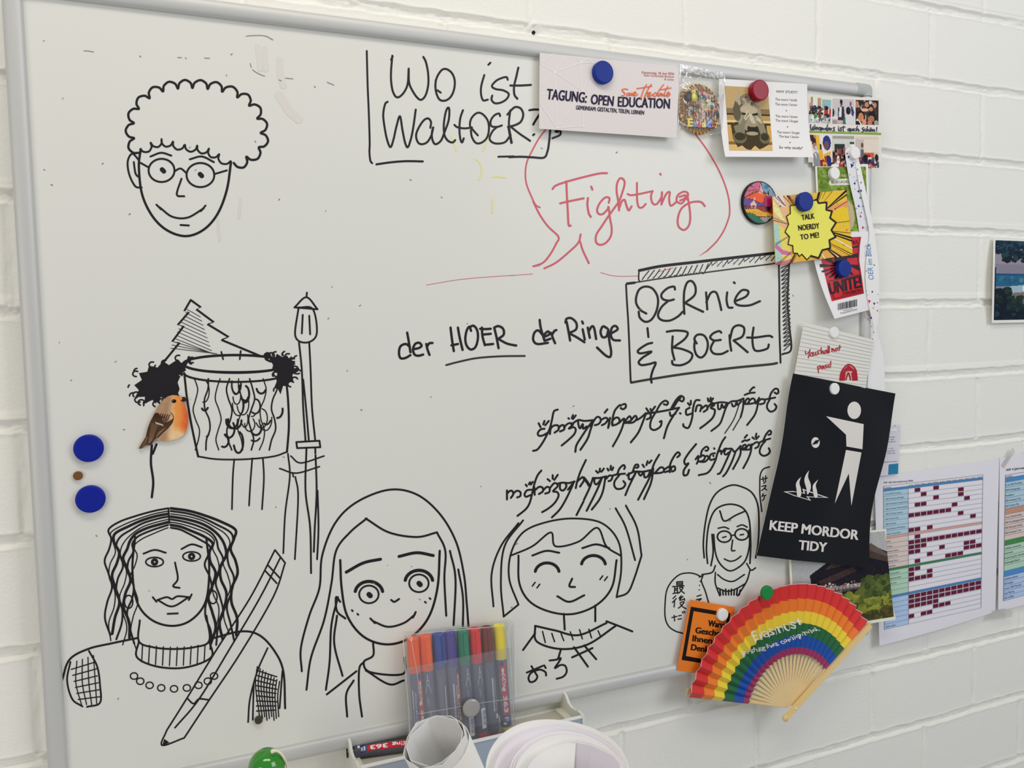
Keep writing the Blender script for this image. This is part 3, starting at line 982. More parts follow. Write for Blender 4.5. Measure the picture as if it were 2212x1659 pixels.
def curls(P, r):
    """scalloped line along P"""
    Q = cat(P, 24)
    L = np.concatenate([[0], np.cumsum(np.linalg.norm(np.diff(Q, axis=0), axis=1))])
    n = max(2, int(L[-1] / (1.7 * r)))
    pts = [Q[np.searchsorted(L, L[-1] * i / n)] if i < n else Q[-1] for i in range(n + 1)]
    out = []
    for a, b in zip(pts[:-1], pts[1:]):
        m_, dd = (a + b) / 2, b - a
        nn = np.array([dd[1], -dd[0]]) / (np.linalg.norm(dd) + 1e-9)
        out += [a, a + dd * .12 + nn * r * .6, m_ + nn * r * .95, b - dd * .12 + nn * r * .6]
    out.append(pts[-1])
    return out


d = ink()                                                    # upper left: person with curls and round glasses
d.stroke([(304, 322), (300, 360), (307, 420), (330, 468), (362, 498), (402, 510), (440, 496), (470, 462), (490, 410), (499, 350)], 5.2, INK)
d.strokes([[(301, 347), (286, 332), (276, 348), (279, 376), (292, 402), (306, 405)], [(289, 350), (293, 375), (302, 384)]], 4.2, INK)
d.stroke(curls([(300, 330), (288, 285), (300, 235), (345, 200), (410, 190), (480, 198), (535, 225), (560, 270), (558, 320), (505, 352)], 19), 5.0, INK)
d.stroke(curls([(303, 322), (345, 300), (395, 312), (445, 318), (498, 348)][::-1], 15), 4.2, INK)
d.stroke(arc(349, 368, 28, 25, 0, 360, 20), 4.2, INK).stroke(arc(433, 378, 30, 26, 0, 360, 20), 4.2, INK)
d.strokes([[(377, 370), (390, 364), (403, 374)], [(322, 362), (304, 352)], [(463, 376), (490, 368)], [(325, 338), (348, 330), (370, 336)], [(410, 344), (436, 338), (462, 350)],
           [(392, 386), (382, 420), (398, 424)], [(345, 448), (372, 468), (405, 470), (440, 450)], [(338, 442), (348, 452)], [(444, 444), (434, 456)], [(390, 486), (408, 487)]], 4.2, INK)
d.strokes([[(350, 366), (354, 370)], [(432, 376), (436, 380)]], 10, INK)
d.build('marker_drawing', board, 'sketch of a curly-haired person with round glasses')

d = ink()                                                    # tree, bushes and a street lamp
Lz = [(412, 648), (398, 672), (408, 674), (384, 702), (397, 704), (372, 738), (388, 740), (352, 784)]
Rz = [(412, 648), (434, 664), (424, 668), (462, 696), (448, 700), (494, 728), (478, 734), (560, 768)]
d.stroke(Lz, 4.6, INK, smooth=0).stroke(Rz, 4.6, INK, smooth=0)
for i in range(13):
    y = 668 + i * 7.0
    a = 404 - (y - 668) * 0.42
    d.stroke([(a, y), (a + 22 + (y - 660) * 0.85, min(y + 14 + (y - 660) * 0.30, 764))], 1.4, INK2)
R_ = random.Random(3)


def bush(P, n):
    """dark scribbled shrub: ragged outline filled with leaf strokes"""
    Q = []
    P = np.asarray(P, float)
    c_ = P.mean(0)
    for i in range(len(P)):
        a, b_ = P[i], P[(i + 1) % len(P)]
        Q += [a, (a + b_) / 2 + (c_ - (a + b_) / 2) * R_.uniform(.10, .28)]
    d.poly([tuple(q) for q in Q], INK)
    for _ in range(n):
        a = P[R_.randrange(len(P))] + np.array([R_.uniform(-7, 7), R_.uniform(-6, 6)])
        o_ = (a - c_) / np.linalg.norm(a - c_)
        d.stroke(arc(a[0], a[1], 7, 6, R_.uniform(0, 180), R_.uniform(220, 340), 6), 3.4, INK)


d.stroke(arc(508, 786, 112, 19, 0, 360, 30), 5.5, INK).stroke(arc(508, 790, 104, 13, 10, 170, 16), 3.0, INK)
d.stroke(arc(508, 806, 110, 19, 8, 172, 20), 4.5, INK)
bush([(292, 858), (290, 832), (300, 806), (322, 790), (352, 780), (384, 776), (408, 780), (402, 800), (390, 812), (388, 840), (392, 866), (376, 874), (356, 862), (336, 872), (312, 872)], 26)
bush([(580, 772), (598, 764), (620, 768), (638, 780), (643, 800), (634, 824), (618, 834), (606, 852), (592, 838), (600, 812), (588, 796)], 22)
d.strokes([[(398, 806), (404, 860), (414, 920), (428, 986)], [(616, 806), (622, 860), (624, 920), (620, 976)]], 4.6, INK)
for i in range(8):                                           # woven pot
    x = 420 + i * 25
    w_ = [(x + 6 * math.sin(j * 1.5 + i) + j * (505 - x) * .012, 818 + j * 22) for j in range(8)]
    d.stroke(w_, 3.4 if i % 2 else 2.6, INK)
for i in range(34):
    x, y = R_.uniform(430, 600), R_.uniform(790, 960)
    if (x - 514) ** 2 / 95 ** 2 + (y - 890) ** 2 / 95 ** 2 < 1 and y > 826:
        d.stroke(arc(x, y, R_.uniform(7, 15), R_.uniform(14, 26), R_.uniform(-100, 60), R_.uniform(80, 200), 7), R_.choice([2.6, 3.6, 4.4]), INK)
d.strokes([[(428, 986), (470, 992), (530, 992), (590, 986), (620, 976)], [(506, 992), (503, 1030), (501, 1100)], [(545, 990), (541, 1040), (538, 1092)], [(568, 990), (570, 1035), (566, 1100)],
           [(622, 980), (626, 1030), (616, 1110), (612, 1195)], [(638, 1030), (644, 1075), (637, 1208)], [(478, 760), (482, 776)], [(520, 758), (518, 776)]], 3.6, INK)
d.strokes([[(328, 962), (326, 1000), (331, 1040), (328, 1074)], [(338, 960), (330, 980)]], 5.0, INK)
# street lamp
d.strokes([[(645, 664), (676, 668), (684, 722), (662, 740), (638, 726), (645, 664)], [(636, 664), (662, 642), (686, 668)], [(636, 664), (686, 668)], [(662, 642), (663, 632)], [(654, 680), (652, 720)], [(668, 682), (670, 722)]], 4.0, INK)
d.strokes([[(646, 740), (652, 800), (655, 880), (660, 952)], [(668, 740), (671, 800), (674, 880), (681, 952)], [(655, 820), (661, 880), (667, 950)], [(640, 955), (690, 952)], [(642, 968), (692, 966)],
           [(640, 955), (642, 968)], [(690, 952), (692, 966)], [(662, 968), (660, 1060), (670, 1140), (672, 1238)], [(681, 968), (684, 1060), (680, 1140), (678, 1192)], [(686, 1060), (688, 1140), (685, 1208)]], 4.0, INK)
d.strokes([[(604, 1012), (640, 1022), (690, 1008)], [(628, 985), (650, 1000), (700, 985)], [(632, 1022), (634, 1030)]], 3.4, INK)
d.build('marker_drawing', board, 'sketch of a hatched fir in a woven pot with dark ivy, beside a street lamp')

d = ink()                                                    # lower left: person with wavy hair, big pencil
d.stroke([(292, 1160), (286, 1230), (296, 1300), (326, 1338), (370, 1352), (412, 1340), (444, 1300), (452, 1230), (446, 1165)], 4.6, INK)
for k in range(8):                                           # wavy locks either side of the parting
    for sg in (-1, 1):
        x0, xw = 366 + sg * 3, (76 + k * 8.0)
        P = [(x0, 1140 - k * 6)]
        for j in range(1, 13):
            t_ = j / 12
            P.append((370 + sg * (xw + 34 * min(1, t_ * 3.0) - 30) * math.sin(min(1, t_ * 2.6) * math.pi / 2) + 8 * min(1, t_ * 2) * math.sin(j * 1.7 + k * .9 + sg), 1140 - k * 6 + k * 3 * t_ + t_ ** 1.7 * (262 - 9 * (k % 3))))
        d.stroke(P, 2.6 + ((k + (sg > 0)) % 3) * 1.6, INK)
d.strokes([[(364, 1098), (366, 1130)], [(310, 1196), (334, 1188), (358, 1194)], [(392, 1186), (414, 1176), (436, 1182)], [(378, 1215), (384, 1250), (374, 1266), (388, 1270)]], 4.0, INK)
for cx, cy in ((334, 1214), (414, 1202)):
    d.stroke(arc(cx, cy, 19, 10, 0, 360, 16), 3.4, INK).stroke(arc(cx, cy, 5, 5, 0, 360, 8), 6, INK)
d.strokes([[(340, 1296), (360, 1290), (372, 1294), (384, 1288), (408, 1290)], [(340, 1296), (372, 1310), (408, 1290)], [(330, 1290), (338, 1300)], [(414, 1284), (408, 1296)], [(362, 1326), (384, 1325)]], 4.0, INK)
for i in range(9):                                           # bead necklace
    a = math.radians(20 + i * 17.5)
    d.stroke(arc(376 + 92 * math.cos(a), 1446 + 42 * math.sin(a), 8, 7, 0, 360, 10), 2.8, INK)
for cx, cy in ((278, 1300), (460, 1290)):
    d.stroke(arc(cx, cy, 9, 14, 0, 360, 14), 3.2, INK)
d.strokes([[(302, 1340), (300, 1385), (330, 1398), (374, 1402), (420, 1398), (452, 1384), (446, 1330)], [(300, 1385), (296, 1420), (340, 1440), (400, 1442), (456, 1420), (452, 1384)]], 4.2, INK)
for i in range(10):
    d.stroke([(308 + i * 15, 1392 + 6 * math.sin(i * .35)), (306 + i * 15, 1430 + 8 * math.sin(i * .35))], 2.6, INK)
d.strokes([[(298, 1378), (240, 1390), (190, 1402), (150, 1425), (134, 1470)], [(455, 1380), (520, 1364), (560, 1372), (592, 1405), (612, 1450), (616, 1530)]], 4.4, INK)
d.strokes([[(152, 1430), (145, 1470), (156, 1510), (178, 1526)], [(192, 1406), (210, 1440), (216, 1480), (216, 1518), (188, 1527)]], 4.0, INK)
for i in range(6):
    d.stroke([(154 + i * 3, 1446 + i * 13), (206 + i * 2, 1430 + i * 15)], 2.6, INK)
    if i < 4:
        d.stroke([(166 + i * 12, 1428 - i * 4), (164 + i * 14, 1476), (176 + i * 11, 1522)], 2.4, INK)
d.strokes([[(578, 1400), (556, 1450), (540, 1510), (536, 1560)], [(548, 1480), (546, 1555)], [(610, 1450), (604, 1530)]], 3.6, INK)
for i in range(9):
    d.stroke([(556 + i * 6, 1440 + i * 4), (552 + i * 6, 1480 + i * 3), (562 + i * 5, 1556 - 4 * (i % 3))], 2.6, INK)
    d.stroke([(554, 1448 + i * 11), (598 - 2 * (i % 3), 1462 + i * 9)], 2.8, INK)
# pencil
d.strokes([[(594, 1188), (540, 1292), (470, 1400), (404, 1508), (360, 1578)], [(616, 1216), (590, 1290), (520, 1410), (452, 1512), (398, 1594)], [(606, 1204), (560, 1294), (496, 1402), (430, 1510), (378, 1572)],
           [(594, 1188), (616, 1216)], [(578, 1220), (604, 1248)], [(572, 1232), (598, 1260)], [(404, 1508), (418, 1520), (430, 1510), (452, 1512)], [(360, 1578), (350, 1610), (398, 1594)]], 3.6, INK)
d.poly([(350, 1611), (355, 1596), (366, 1604)], INK)
d.build('marker_drawing', board, 'sketch of a wavy-haired person beside a long pencil')

d = ink()                                                    # middle: person with long straight hair
d.strokes([[(652, 1450), (650, 1400), (668, 1330), (690, 1270), (696, 1200), (724, 1130), (770, 1085), (840, 1058), (900, 1068), (950, 1110), (985, 1170), (1002, 1240), (1008, 1300), (1012, 1352)],
           [(662, 1490), (672, 1420), (700, 1340), (716, 1260), (726, 1190), (756, 1150), (792, 1120)], [(704, 1490), (712, 1430), (716, 1350), (730, 1290)], [(740, 1460), (722, 1390), (728, 1330)],
           [(790, 1120), (840, 1150), (900, 1160), (944, 1150)], [(944, 1150), (962, 1190), (960, 1250), (964, 1330)], [(972, 1190), (984, 1250), (980, 1350)], [(990, 1230), (1000, 1290), (1000, 1352)]], 4.4, INK)
d.stroke([(735, 1210), (738, 1270), (750, 1330), (785, 1375), (835, 1392), (885, 1378), (925, 1335), (945, 1270), (950, 1190)], 5.0, INK)
d.strokes([[(748, 1236), (785, 1216), (822, 1208)], [(862, 1202), (900, 1194), (936, 1200)]], 6.5, INK)
d.stroke(arc(797, 1284, 21, 19, 0, 360, 18), 4.0, INK).stroke(arc(905, 1260, 21, 19, 0, 360, 18), 4.0, INK)
d.stroke(arc(797, 1282, 30, 26, 190, 350), 7.0, INK).stroke(arc(905, 1258, 30, 26, 190, 350), 7.0, INK)
d.strokes([[(797, 1284), (800, 1287)], [(905, 1260), (908, 1263)]], 11, INK)
d.strokes([[(845, 1296), (852, 1300), (862, 1294)], [(806, 1342), (838, 1354), (872, 1346), (896, 1328)], [(800, 1336), (810, 1346)], [(898, 1322), (892, 1334)], [(735, 1300), (726, 1290), (728, 1320), (746, 1336)],
           [(806, 1388), (806, 1416), (786, 1430), (800, 1452), (870, 1456), (874, 1420)], [(786, 1430), (776, 1445), (776, 1500), (782, 1548)], [(770, 1450), (706, 1500)], [(764, 1470), (748, 1500), (750, 1548)],
           [(790, 1448), (840, 1478), (872, 1470)]], 4.4, INK)
d.strokes([[(760, 1318), (762, 1320)], [(772, 1326), (774, 1328)], [(918, 1300), (920, 1302)], [(928, 1292), (930, 1294)]], 4, INK)
d.build('marker_drawing', board, 'sketch of a long-haired person with a small smile')

d = ink()                                                    # right of the markers: person with a bob and scarf
d.strokes([[(1120, 1306), (1100, 1250), (1104, 1195), (1130, 1150), (1180, 1128), (1240, 1120), (1300, 1130), (1336, 1170), (1342, 1230), (1332, 1290)],
           [(1066, 1310), (1062, 1240), (1082, 1180), (1120, 1130)], [(1088, 1330), (1082, 1260), (1090, 1180), (1130, 1124)], [(1372, 1210), (1352, 1140), (1330, 1098)], [(1386, 1200), (1376, 1140), (1352, 1092)],
           [(1120, 1306), (1088, 1332)], [(1332, 1290), (1356, 1280), (1370, 1250), (1386, 1200)], [(1104, 1200), (1150, 1180), (1190, 1150), (1200, 1180), (1250, 1170), (1290, 1140), (1310, 1180), (1340, 1200)]], 4.0, INK)
d.stroke([(1120, 1200), (1122, 1260), (1145, 1300), (1190, 1322), (1240, 1326), (1290, 1306), (1322, 1268), (1332, 1210)], 4.4, INK)
d.stroke(arc(1182, 1238, 26, 22, 190, 350), 6.5, INK).stroke(arc(1282, 1222, 26, 22, 190, 350), 6.5, INK)
d.strokes([[(1150, 1200), (1180, 1190), (1208, 1194)], [(1258, 1184), (1288, 1176), (1316, 1184)], [(1236, 1250), (1230, 1266), (1242, 1268)], [(1204, 1288), (1230, 1300), (1262, 1286)]], 4.4, INK)
d.strokes([[(1150, 1266), (1156, 1258)], [(1160, 1270), (1166, 1262)], [(1296, 1252), (1302, 1244)], [(1306, 1254), (1312, 1246)]], 3.2, INK)
d.strokes([[(1218, 1326), (1220, 1360)], [(1286, 1308), (1286, 1342)], [(1156, 1352), (1200, 1362), (1250, 1372), (1310, 1346)], [(1156, 1352), (1160, 1386), (1212, 1402), (1270, 1392), (1330, 1352)], [(1310, 1342), (1336, 1352), (1366, 1364)],
           [(1156, 1368), (1130, 1404)], [(1212, 1402), (1206, 1422)], [(1240, 1398), (1270, 1440)], [(1262, 1394), (1288, 1424)], [(1236, 1420), (1280, 1400)]], 4.4, INK)
for i in range(7):
    d.stroke([(1172 + i * 20, 1364 + 5 * math.sin(i)), (1178 + i * 20, 1388 - 2 * i)], 3.0, INK)
d.build('marker_drawing', board, 'sketch of a person with bobbed hair and a striped scarf')

d = ink().view((1420, 1000), 4.146)                          # small portrait beside the black poster
d.strokes([[(420, 850), (412, 720), (430, 540), (470, 370), (540, 260), (660, 200), (760, 215), (850, 270), (900, 380), (910, 560), (900, 740), (880, 850)],
           [(450, 900), (440, 760), (460, 560), (520, 420), (640, 370), (760, 400), (820, 500), (836, 700), (830, 900)], [(480, 920), (500, 800), (490, 640)], [(560, 430), (600, 520), (700, 470), (790, 430)]], 3.6, INK)
d.stroke([(505, 640), (520, 800), (560, 900), (640, 965), (720, 940), (790, 870), (825, 740), (822, 600)], 3.4, INK)
d.stroke(arc(600, 660, 62, 50, 0, 360, 20), 3.6, INK).stroke(arc(756, 640, 60, 50, 0, 360, 20), 3.6, INK)
d.strokes([[(662, 650), (696, 645)], [(585, 668), (615, 660)], [(742, 645), (772, 640)], [(675, 690), (665, 780), (695, 785)], [(600, 860), (650, 880), (700, 870), (750, 835)], [(545, 585), (600, 575), (640, 590)], [(715, 570), (760, 555), (805, 575)]], 3.2, INK)
d.strokes([[(520, 920), (490, 980), (400, 1000)], [(540, 1000), (600, 1045), (680, 1060), (780, 1000)], [(800, 900), (840, 960), (880, 940)], [(540, 1120), (620, 1150), (700, 1130), (790, 1080)], [(520, 980), (520, 1080), (560, 1190)], [(830, 960), (800, 1060), (720, 1190)]], 3.2, INK)
for i in range(8):
    d.stroke([(560 + i * 26, 1130 + 8 * (i % 2)), (566 + i * 24, 1182)], 3.4, INK)
d.build('marker_drawing', board, 'small sketch of a person with glasses and a collar')

# specks and wiped smudges
d = Deco(BS, base=0.00012)
SM = mat((206, 204, 198), 0.45)
for P, w in (([(572, 105), (574, 150)], 12), ([(604, 130), (606, 165), (612, 185)], 14), ([(602, 205), (625, 240), (645, 258)], 18), ([(556, 100), (562, 150)], 10), ([(470, 470), (474, 520)], 5), ([(520, 430), (516, 470)], 5)):
    d.stroke(P, w, SM)
d.lay()
d.view((0, 0), KQ)
GR = mat((120, 116, 110), 0.5)
d.strokes([[(2100, 308), (2160, 302), (2260, 305), (2330, 340)], [(2135, 540), (2145, 575)], [(2155, 595), (2200, 625), (2260, 650)], [(715, 433), (760, 435), (800, 443)], [(1515, 490), (1550, 490)], [(1745, 494), (1790, 497)], [(2435, 665), (2500, 672)],
           [(2380, 680), (2400, 690)], [(2790, 700), (2850, 725)], [(1582, 490), (1590, 502)]], 1.3, GR)
for i in range(70):
    x, y = R_.uniform(90, 1800), R_.uniform(40, 1600)
    if y > 0.12 * x and y < 1640 - 0.2 * x:
        d.view((0, 0), 1).stroke([(x, y), (x + R_.uniform(-4, 4), y + R_.uniform(.8, 2.5))], R_.uniform(1.2, 2.2), GR)
d.build('marker_specks', board)['kind'] = 'stuff'


# ------------------------------------------------------------------ magnets
def magnet(name, u, v, base, r, h, c, label, group=None, rough=0.45, dome=0.0):
    """round magnet whose face centre is seen at pixel (u, v); base = distance of what it sits on from the board"""
    p = at1(u, v, base + h)
    o = np.array([p[0], -base, p[2]])
    b = min(0.0016, r * .2)
    prof = [(r * 0.985, 0), (r, 0.0006)]
    for i in range(6):
        a = math.pi / 2 * i / 5
        prof.append((r - b + b * math.cos(a), h - b + b * math.sin(a)))
    prof += [(r * .72, h + dome * .6), (r * .4, h + dome * .9), (0.0, h + dome)]
    V, Fs = lathe(prof, o, (0, -1, 0), 56)
    ob = mesh_obj(name, V, Fs, mat(c, rough, 0.25), smooth=True)
    tag(ob, label, 'magnet', group)
    return ob


BLUE, WHITE = (2, 40, 130), (236, 234, 228)
GB, GW = 'blue round magnets', 'white round magnets'
magnet('round_magnet', 191, 969, 0.0002, 0.0150, 0.0065, (4, 28, 140), 'plain blue magnet on bare board near left frame, above the tiny brown one', GB)
magnet('round_magnet', 195, 1079, 0.0002, 0.0150, 0.0065, (4, 28, 140), 'plain blue magnet on bare board near left frame, below the tiny brown one', GB)
magnet('tiny_magnet', 168, 1028, 0.0002, 0.0048, 0.0035, (112, 74, 44), 'tiny brown magnet between the two blue magnets by left frame', None, 0.3)
magnet('tiny_magnet', 559, 1557, 0.0002, 0.0046, 0.0045, (66, 58, 46), 'tiny dark magnet near the lower frame above the green ball', None, 0.3)
magnet('round_magnet', 1305, 155, 0.0098, 0.0151, 0.0075, BLUE, 'blue magnet holding the grey conference card', GB)
magnet('round_magnet', 1644, 194, 0.0092, 0.0151, 0.0110, (138, 4, 40), 'dark red magnet holding the card with the stone head', None, 0.25)
magnet('round_magnet', 1849, 330, 0.0120, 0.0098, 0.0065, WHITE, 'white magnet holding the patterned lanyard on the six-photo postcard', GW)
magnet('round_magnet', 1805, 374, 0.0076, 0.0098, 0.0065, WHITE, 'white magnet on the green postcard', GW)
magnet('round_magnet', 1742, 435, 0.0135, 0.0146, 0.0085, BLUE, 'blue magnet holding the yellow comic card', GB)
magnet('round_magnet', 1826, 580, 0.0125, 0.0135, 0.0085, (2, 42, 130), 'blue magnet on the red and black sticker card', GB)
magnet('round_magnet', 1804, 718, 0.0110, 0.0092, 0.0050, WHITE, 'white magnet holding the lined note with red writing', GW)
magnet('round_magnet', 1805, 840, 0.0160, 0.0092, 0.0050, WHITE, 'white magnet at the top of the black poster', GW)
magnet('round_magnet', 1563, 1329, 0.0055, 0.0096, 0.0060, WHITE, 'white magnet on the orange card beside the fan', GW)
magnet('round_magnet', 1659, 1281, 0.0245, 0.0108, 0.0050, (24, 128, 62), 'green magnet on the top edge of the rainbow fan')

W0 = (226, 221, 220)
K4 = 2212 / 560.0


def paper(c, rough=0.6, spec=0.25):
    return mat(c, rough, spec)


# ------------------------------------------------------------------ grey conference card
sf = Sheet([(1166, 113.7), (1468.5, 143.5), (1461.5, 298), (1164.6, 278)], [.0092, .0092, .0125, .0098])
c = sf.mesh('conference_card', paper((211, 205, 205)))
tag(c, 'wide grey card announcing a conference, top left of the pinned cards', 'card')
d = Deco(sf).view((1100, 60), K4)
LN = mat((232, 230, 231), .5)
for a, b in (((270, 290), (390, 222)), ((270, 310), (388, 380)), ((388, 380), (470, 240)), ((388, 380), (610, 298)), ((610, 298), (575, 255)), ((610, 298), (670, 265)), ((610, 298), (715, 300)), ((388, 380), (262, 490)), ((388, 380), (408, 855)),
             ((388, 380), (630, 540)), ((610, 298), (632, 838)), ((630, 540), (715, 300)), ((630, 540), (408, 855)), ((408, 855), (262, 650)), ((408, 855), (632, 838)), ((262, 565), (410, 570)), ((670, 265), (720, 300))):
    d.stroke([a, b], 1.5, LN)
for p in ((388, 380), (610, 298), (408, 855), (632, 838)):
    d.stroke([(p[0] - 1, p[1]), (p[0] + 1, p[1])], 5, LN)
d.build('line_pattern', c)
d = Deco(sf, base=.00056).view((1100, 60), K4)
NAVY = mat((34, 28, 58), .5)
d.text('TAGUNG:', (318, 608), (655, 640), 92, NAVY, .03).text('OPEN', (694, 650), (884, 668), 88, NAVY, .03).text('EDUCATION', (926, 672), (1366, 690), 88, NAVY, .03)
d.text('GEMEINSAM: GESTALTEN, TEILEN, LERNEN', (568, 697), (1148, 742), 36, NAVY, .025)
RB = mat((170, 82, 72), .5)
d.text('Donnerstag, 18. Juni 2026', (1130, 390), (1405, 402), 20, RB, .01).text('Ruhr-Universität Bochum', (1150, 414), (1405, 427), 20, RB).text('& online', (1322, 447), (1402, 452), 20, RB)
d.lay()
OR = mat((214, 98, 52), .5)
d.strokes([[(1010, 528), (985, 522), (960, 530), (972, 548), (985, 560), (975, 578), (955, 580)], [(1022, 562), (1004, 560), (1002, 580), (1020, 575), (1030, 555), (1028, 578), (1042, 566)], [(1046, 556), (1050, 580), (1066, 548)],
           [(1064, 570), (1080, 558), (1072, 548), (1060, 565), (1070, 582), (1096, 568)],
           [(1170, 485), (1145, 530), (1118, 610)], [(1085, 520), (1150, 510), (1215, 498)], [(1210, 482), (1180, 530), (1150, 598)], [(1152, 590), (1172, 556), (1182, 560), (1176, 590), (1200, 570)], [(1186, 574), (1206, 558), (1192, 552), (1182, 575), (1196, 590), (1222, 568)],
           [(1262, 560), (1240, 556), (1228, 580), (1244, 586), (1262, 562)], [(1316, 485), (1280, 530), (1262, 572), (1276, 585)], [(1300, 560), (1280, 562), (1278, 584), (1300, 566), (1302, 584), (1316, 566)],
           [(1352, 500), (1326, 550), (1322, 586), (1340, 572)], [(1290, 530), (1330, 522), (1380, 514)], [(1346, 574), (1364, 556), (1352, 550), (1342, 574), (1352, 588), (1372, 566)]], 1.9, OR)
d.build('lettering', c)

# ------------------------------------------------------------------ souvenir magnet in a clear bag
sou = empty('souvenir_magnet', tuple(at1(1508, 235, 0.0)))
tag(sou, 'round woven souvenir magnet with a toucan and coloured letters, inside a clear bag', 'magnet')


class Disc:
    flat = True

    def at(self, p, off=0.0):
        return at(p, 0.0068 + np.asarray(off))


SV = 6.9125


def sp(x, y):
    return (1450 + x / SV, 130 + y / SV)


cD = at1(*sp(418, 728), 0.006)
R0 = 0.0340
mb = MB()
V, Fs = lathe([(R0 * .96, 0), (R0, .002), (R0 * .97, .005), (0, .0056)], (cD[0], -0.001, cD[2]), (0, -1, 0), 48)
mb.add(V, Fs, bump(mat((150, 120, 92), .8, .1), 900, .9, .001, 2))
for i in range(-7, 8):                                       # woven strands
    for dirn in (0, 1):
        q = i * 0.0046
        L_ = math.sqrt(max(R0 ** 2 * .86 - q * q, 0))
        P = [(cD[0] + (t if dirn == 0 else q), -0.0066 - .0005 * math.sin(t * 680 + i * 3.14 + dirn * 1.57), cD[2] + (q if dirn == 0 else t)) for t in np.linspace(-L_, L_, 26)]
        mb.add(*sweep(P, .0011, 5), mat((168, 138, 106) if dirn else (140, 108, 80), .8, .1))
mb.build('woven_base', sou)
mb = MB()
for j, (cc, ph) in enumerate((((214, 190, 40), 0), ((40, 30, 26), 1.57), ((206, 130, 60), 3.14))):
    P = [(cD[0] + (R0 + .0008 * math.cos(34 * a + ph)) * math.cos(a), -0.0050 + .0010 * math.sin(34 * a + ph), cD[2] + (R0 + .0008 * math.cos(34 * a + ph)) * math.sin(a)) for a in np.linspace(0, 2 * math.pi, 180)]
    mb.add(*sweep(P, .0010, 5), mat(cc, .6))
mb.build('twisted_rim', sou)


def blob(mb, x, y, rx, ry, c, rot=0.0, th=0.0030, base=0.0068):
    """little moulded lump seen at souvenir crop pixel x, y"""
    o = at1(*sp(x, y), base)
    k = 1 / SV / 1600.0
    m = mat(c, .35, .45)
    V, Fs, n, q = [], [], 18, 6
    for i in range(q + 1):
        a = math.pi / 2 * i / q
        for j in range(n):
            w = 2 * math.pi * j / n
            X, Z = rx * 1.22 * k * math.cos(w) * math.cos(a), ry * k * math.sin(w) * math.cos(a)
            V.append((o[0] + X * math.cos(rot) - Z * math.sin(rot), -base + .0006 - th * math.sin(a), o[2] + X * math.sin(rot) + Z * math.cos(rot)))
    for i in range(q):
        for j in range(n):
            Fs.append((i * n + j, i * n + (j + 1) % n, (i + 1) * n + (j + 1) % n, (i + 1) * n + j))
    mb.add(V, Fs, m)


mb = MB()
blob(mb, 255, 545, 70, 95, (34, 30, 34), -.4)
blob(mb, 335, 555, 52, 70, (226, 212, 72), .1, .0042)
blob(mb, 330, 480, 40, 42, (228, 216, 84), 0, .0042)
blob(mb, 470, 505, 75, 34, (186, 66, 44), -.75, .0040)
blob(mb, 440, 555, 70, 24, (30, 110, 62), -.55, .0044)
blob(mb, 480, 560, 52, 18, (44, 84, 168), -.75, .0046)
blob(mb, 372, 462, 12, 14, (26, 24, 26), 0, .0056)
mb.build('toucan', sou, True)
mb = MB()
for x, y in ((230, 670), (290, 665), (345, 672), (395, 690), (250, 700)):
    blob(mb, x, y, 38, 34, (112, 82, 60), 0, .0034)
blob(mb, 300, 760, 50, 60, (60, 62, 56))
blob(mb, 340, 760, 18, 34, (60, 160, 130), .2, .0044)
blob(mb, 345, 785, 18, 16, (206, 84, 60), .2, .0046)
mb.build('hut', sou, True)
mb = MB()
blob(mb, 600, 770, 130, 26, (176, 44, 46), .03, .0034)
blob(mb, 545, 748, 62, 20, (226, 178, 44), .03, .0044)
blob(mb, 655, 745, 50, 20, (214, 120, 60), .03, .0044)
blob(mb, 600, 710, 70, 30, (70, 120, 84), 0, .0030)
blob(mb, 590, 672, 62, 15, (238, 236, 226), .03, .0046)
blob(mb, 600, 648, 50, 12, (238, 236, 226), .03, .0046)
blob(mb, 490, 680, 38, 34, (150, 170, 44), 0, .0040)
blob(mb, 548, 612, 36, 26, (214, 200, 120), 0, .0040)
blob(mb, 620, 622, 20, 14, (60, 60, 90), 0, .0046)
for x in (550, 620, 690):
    blob(mb, x, 815, 34, 30, (38, 44, 50), 0, .0036)
blob(mb, 690, 780, 36, 30, (32, 120, 90), 0, .0042)
mb.build('bus', sou, True)
mb = MB()
blob(mb, 450, 960, 250, 62, (96, 58, 40), -.04, .0016)
mb.build('letter_plate', sou, True)
mb = MB()
for ch, x, y, h, cc in (('E', 285, 985, 120, (230, 204, 60)), ('c', 350, 990, 72, (74, 128, 206)), ('u', 415, 995, 84, (196, 56, 72)), ('a', 490, 998, 76, (232, 200, 84)), ('d', 565, 1000, 118, (66, 122, 208)), ('o', 630, 995, 76, (198, 58, 60)), ('r', 685, 1003, 84, (222, 190, 60))):
    V, Fs = text_mesh(ch, .05, .06)
    V = V - np.array([(V[:, 0].min() + V[:, 0].max()) / 2, 0, 0])
    k = h / (.729 if ch in 'Ed' else .55)
    P = np.array([sp(x + v[0] * k, y - v[1] * k) for v in V])
    mb.add(at(P, 0.0094 + V[:, 2] * .018), Fs, mat(cc, .35, .45))
mb.build('letters', sou)

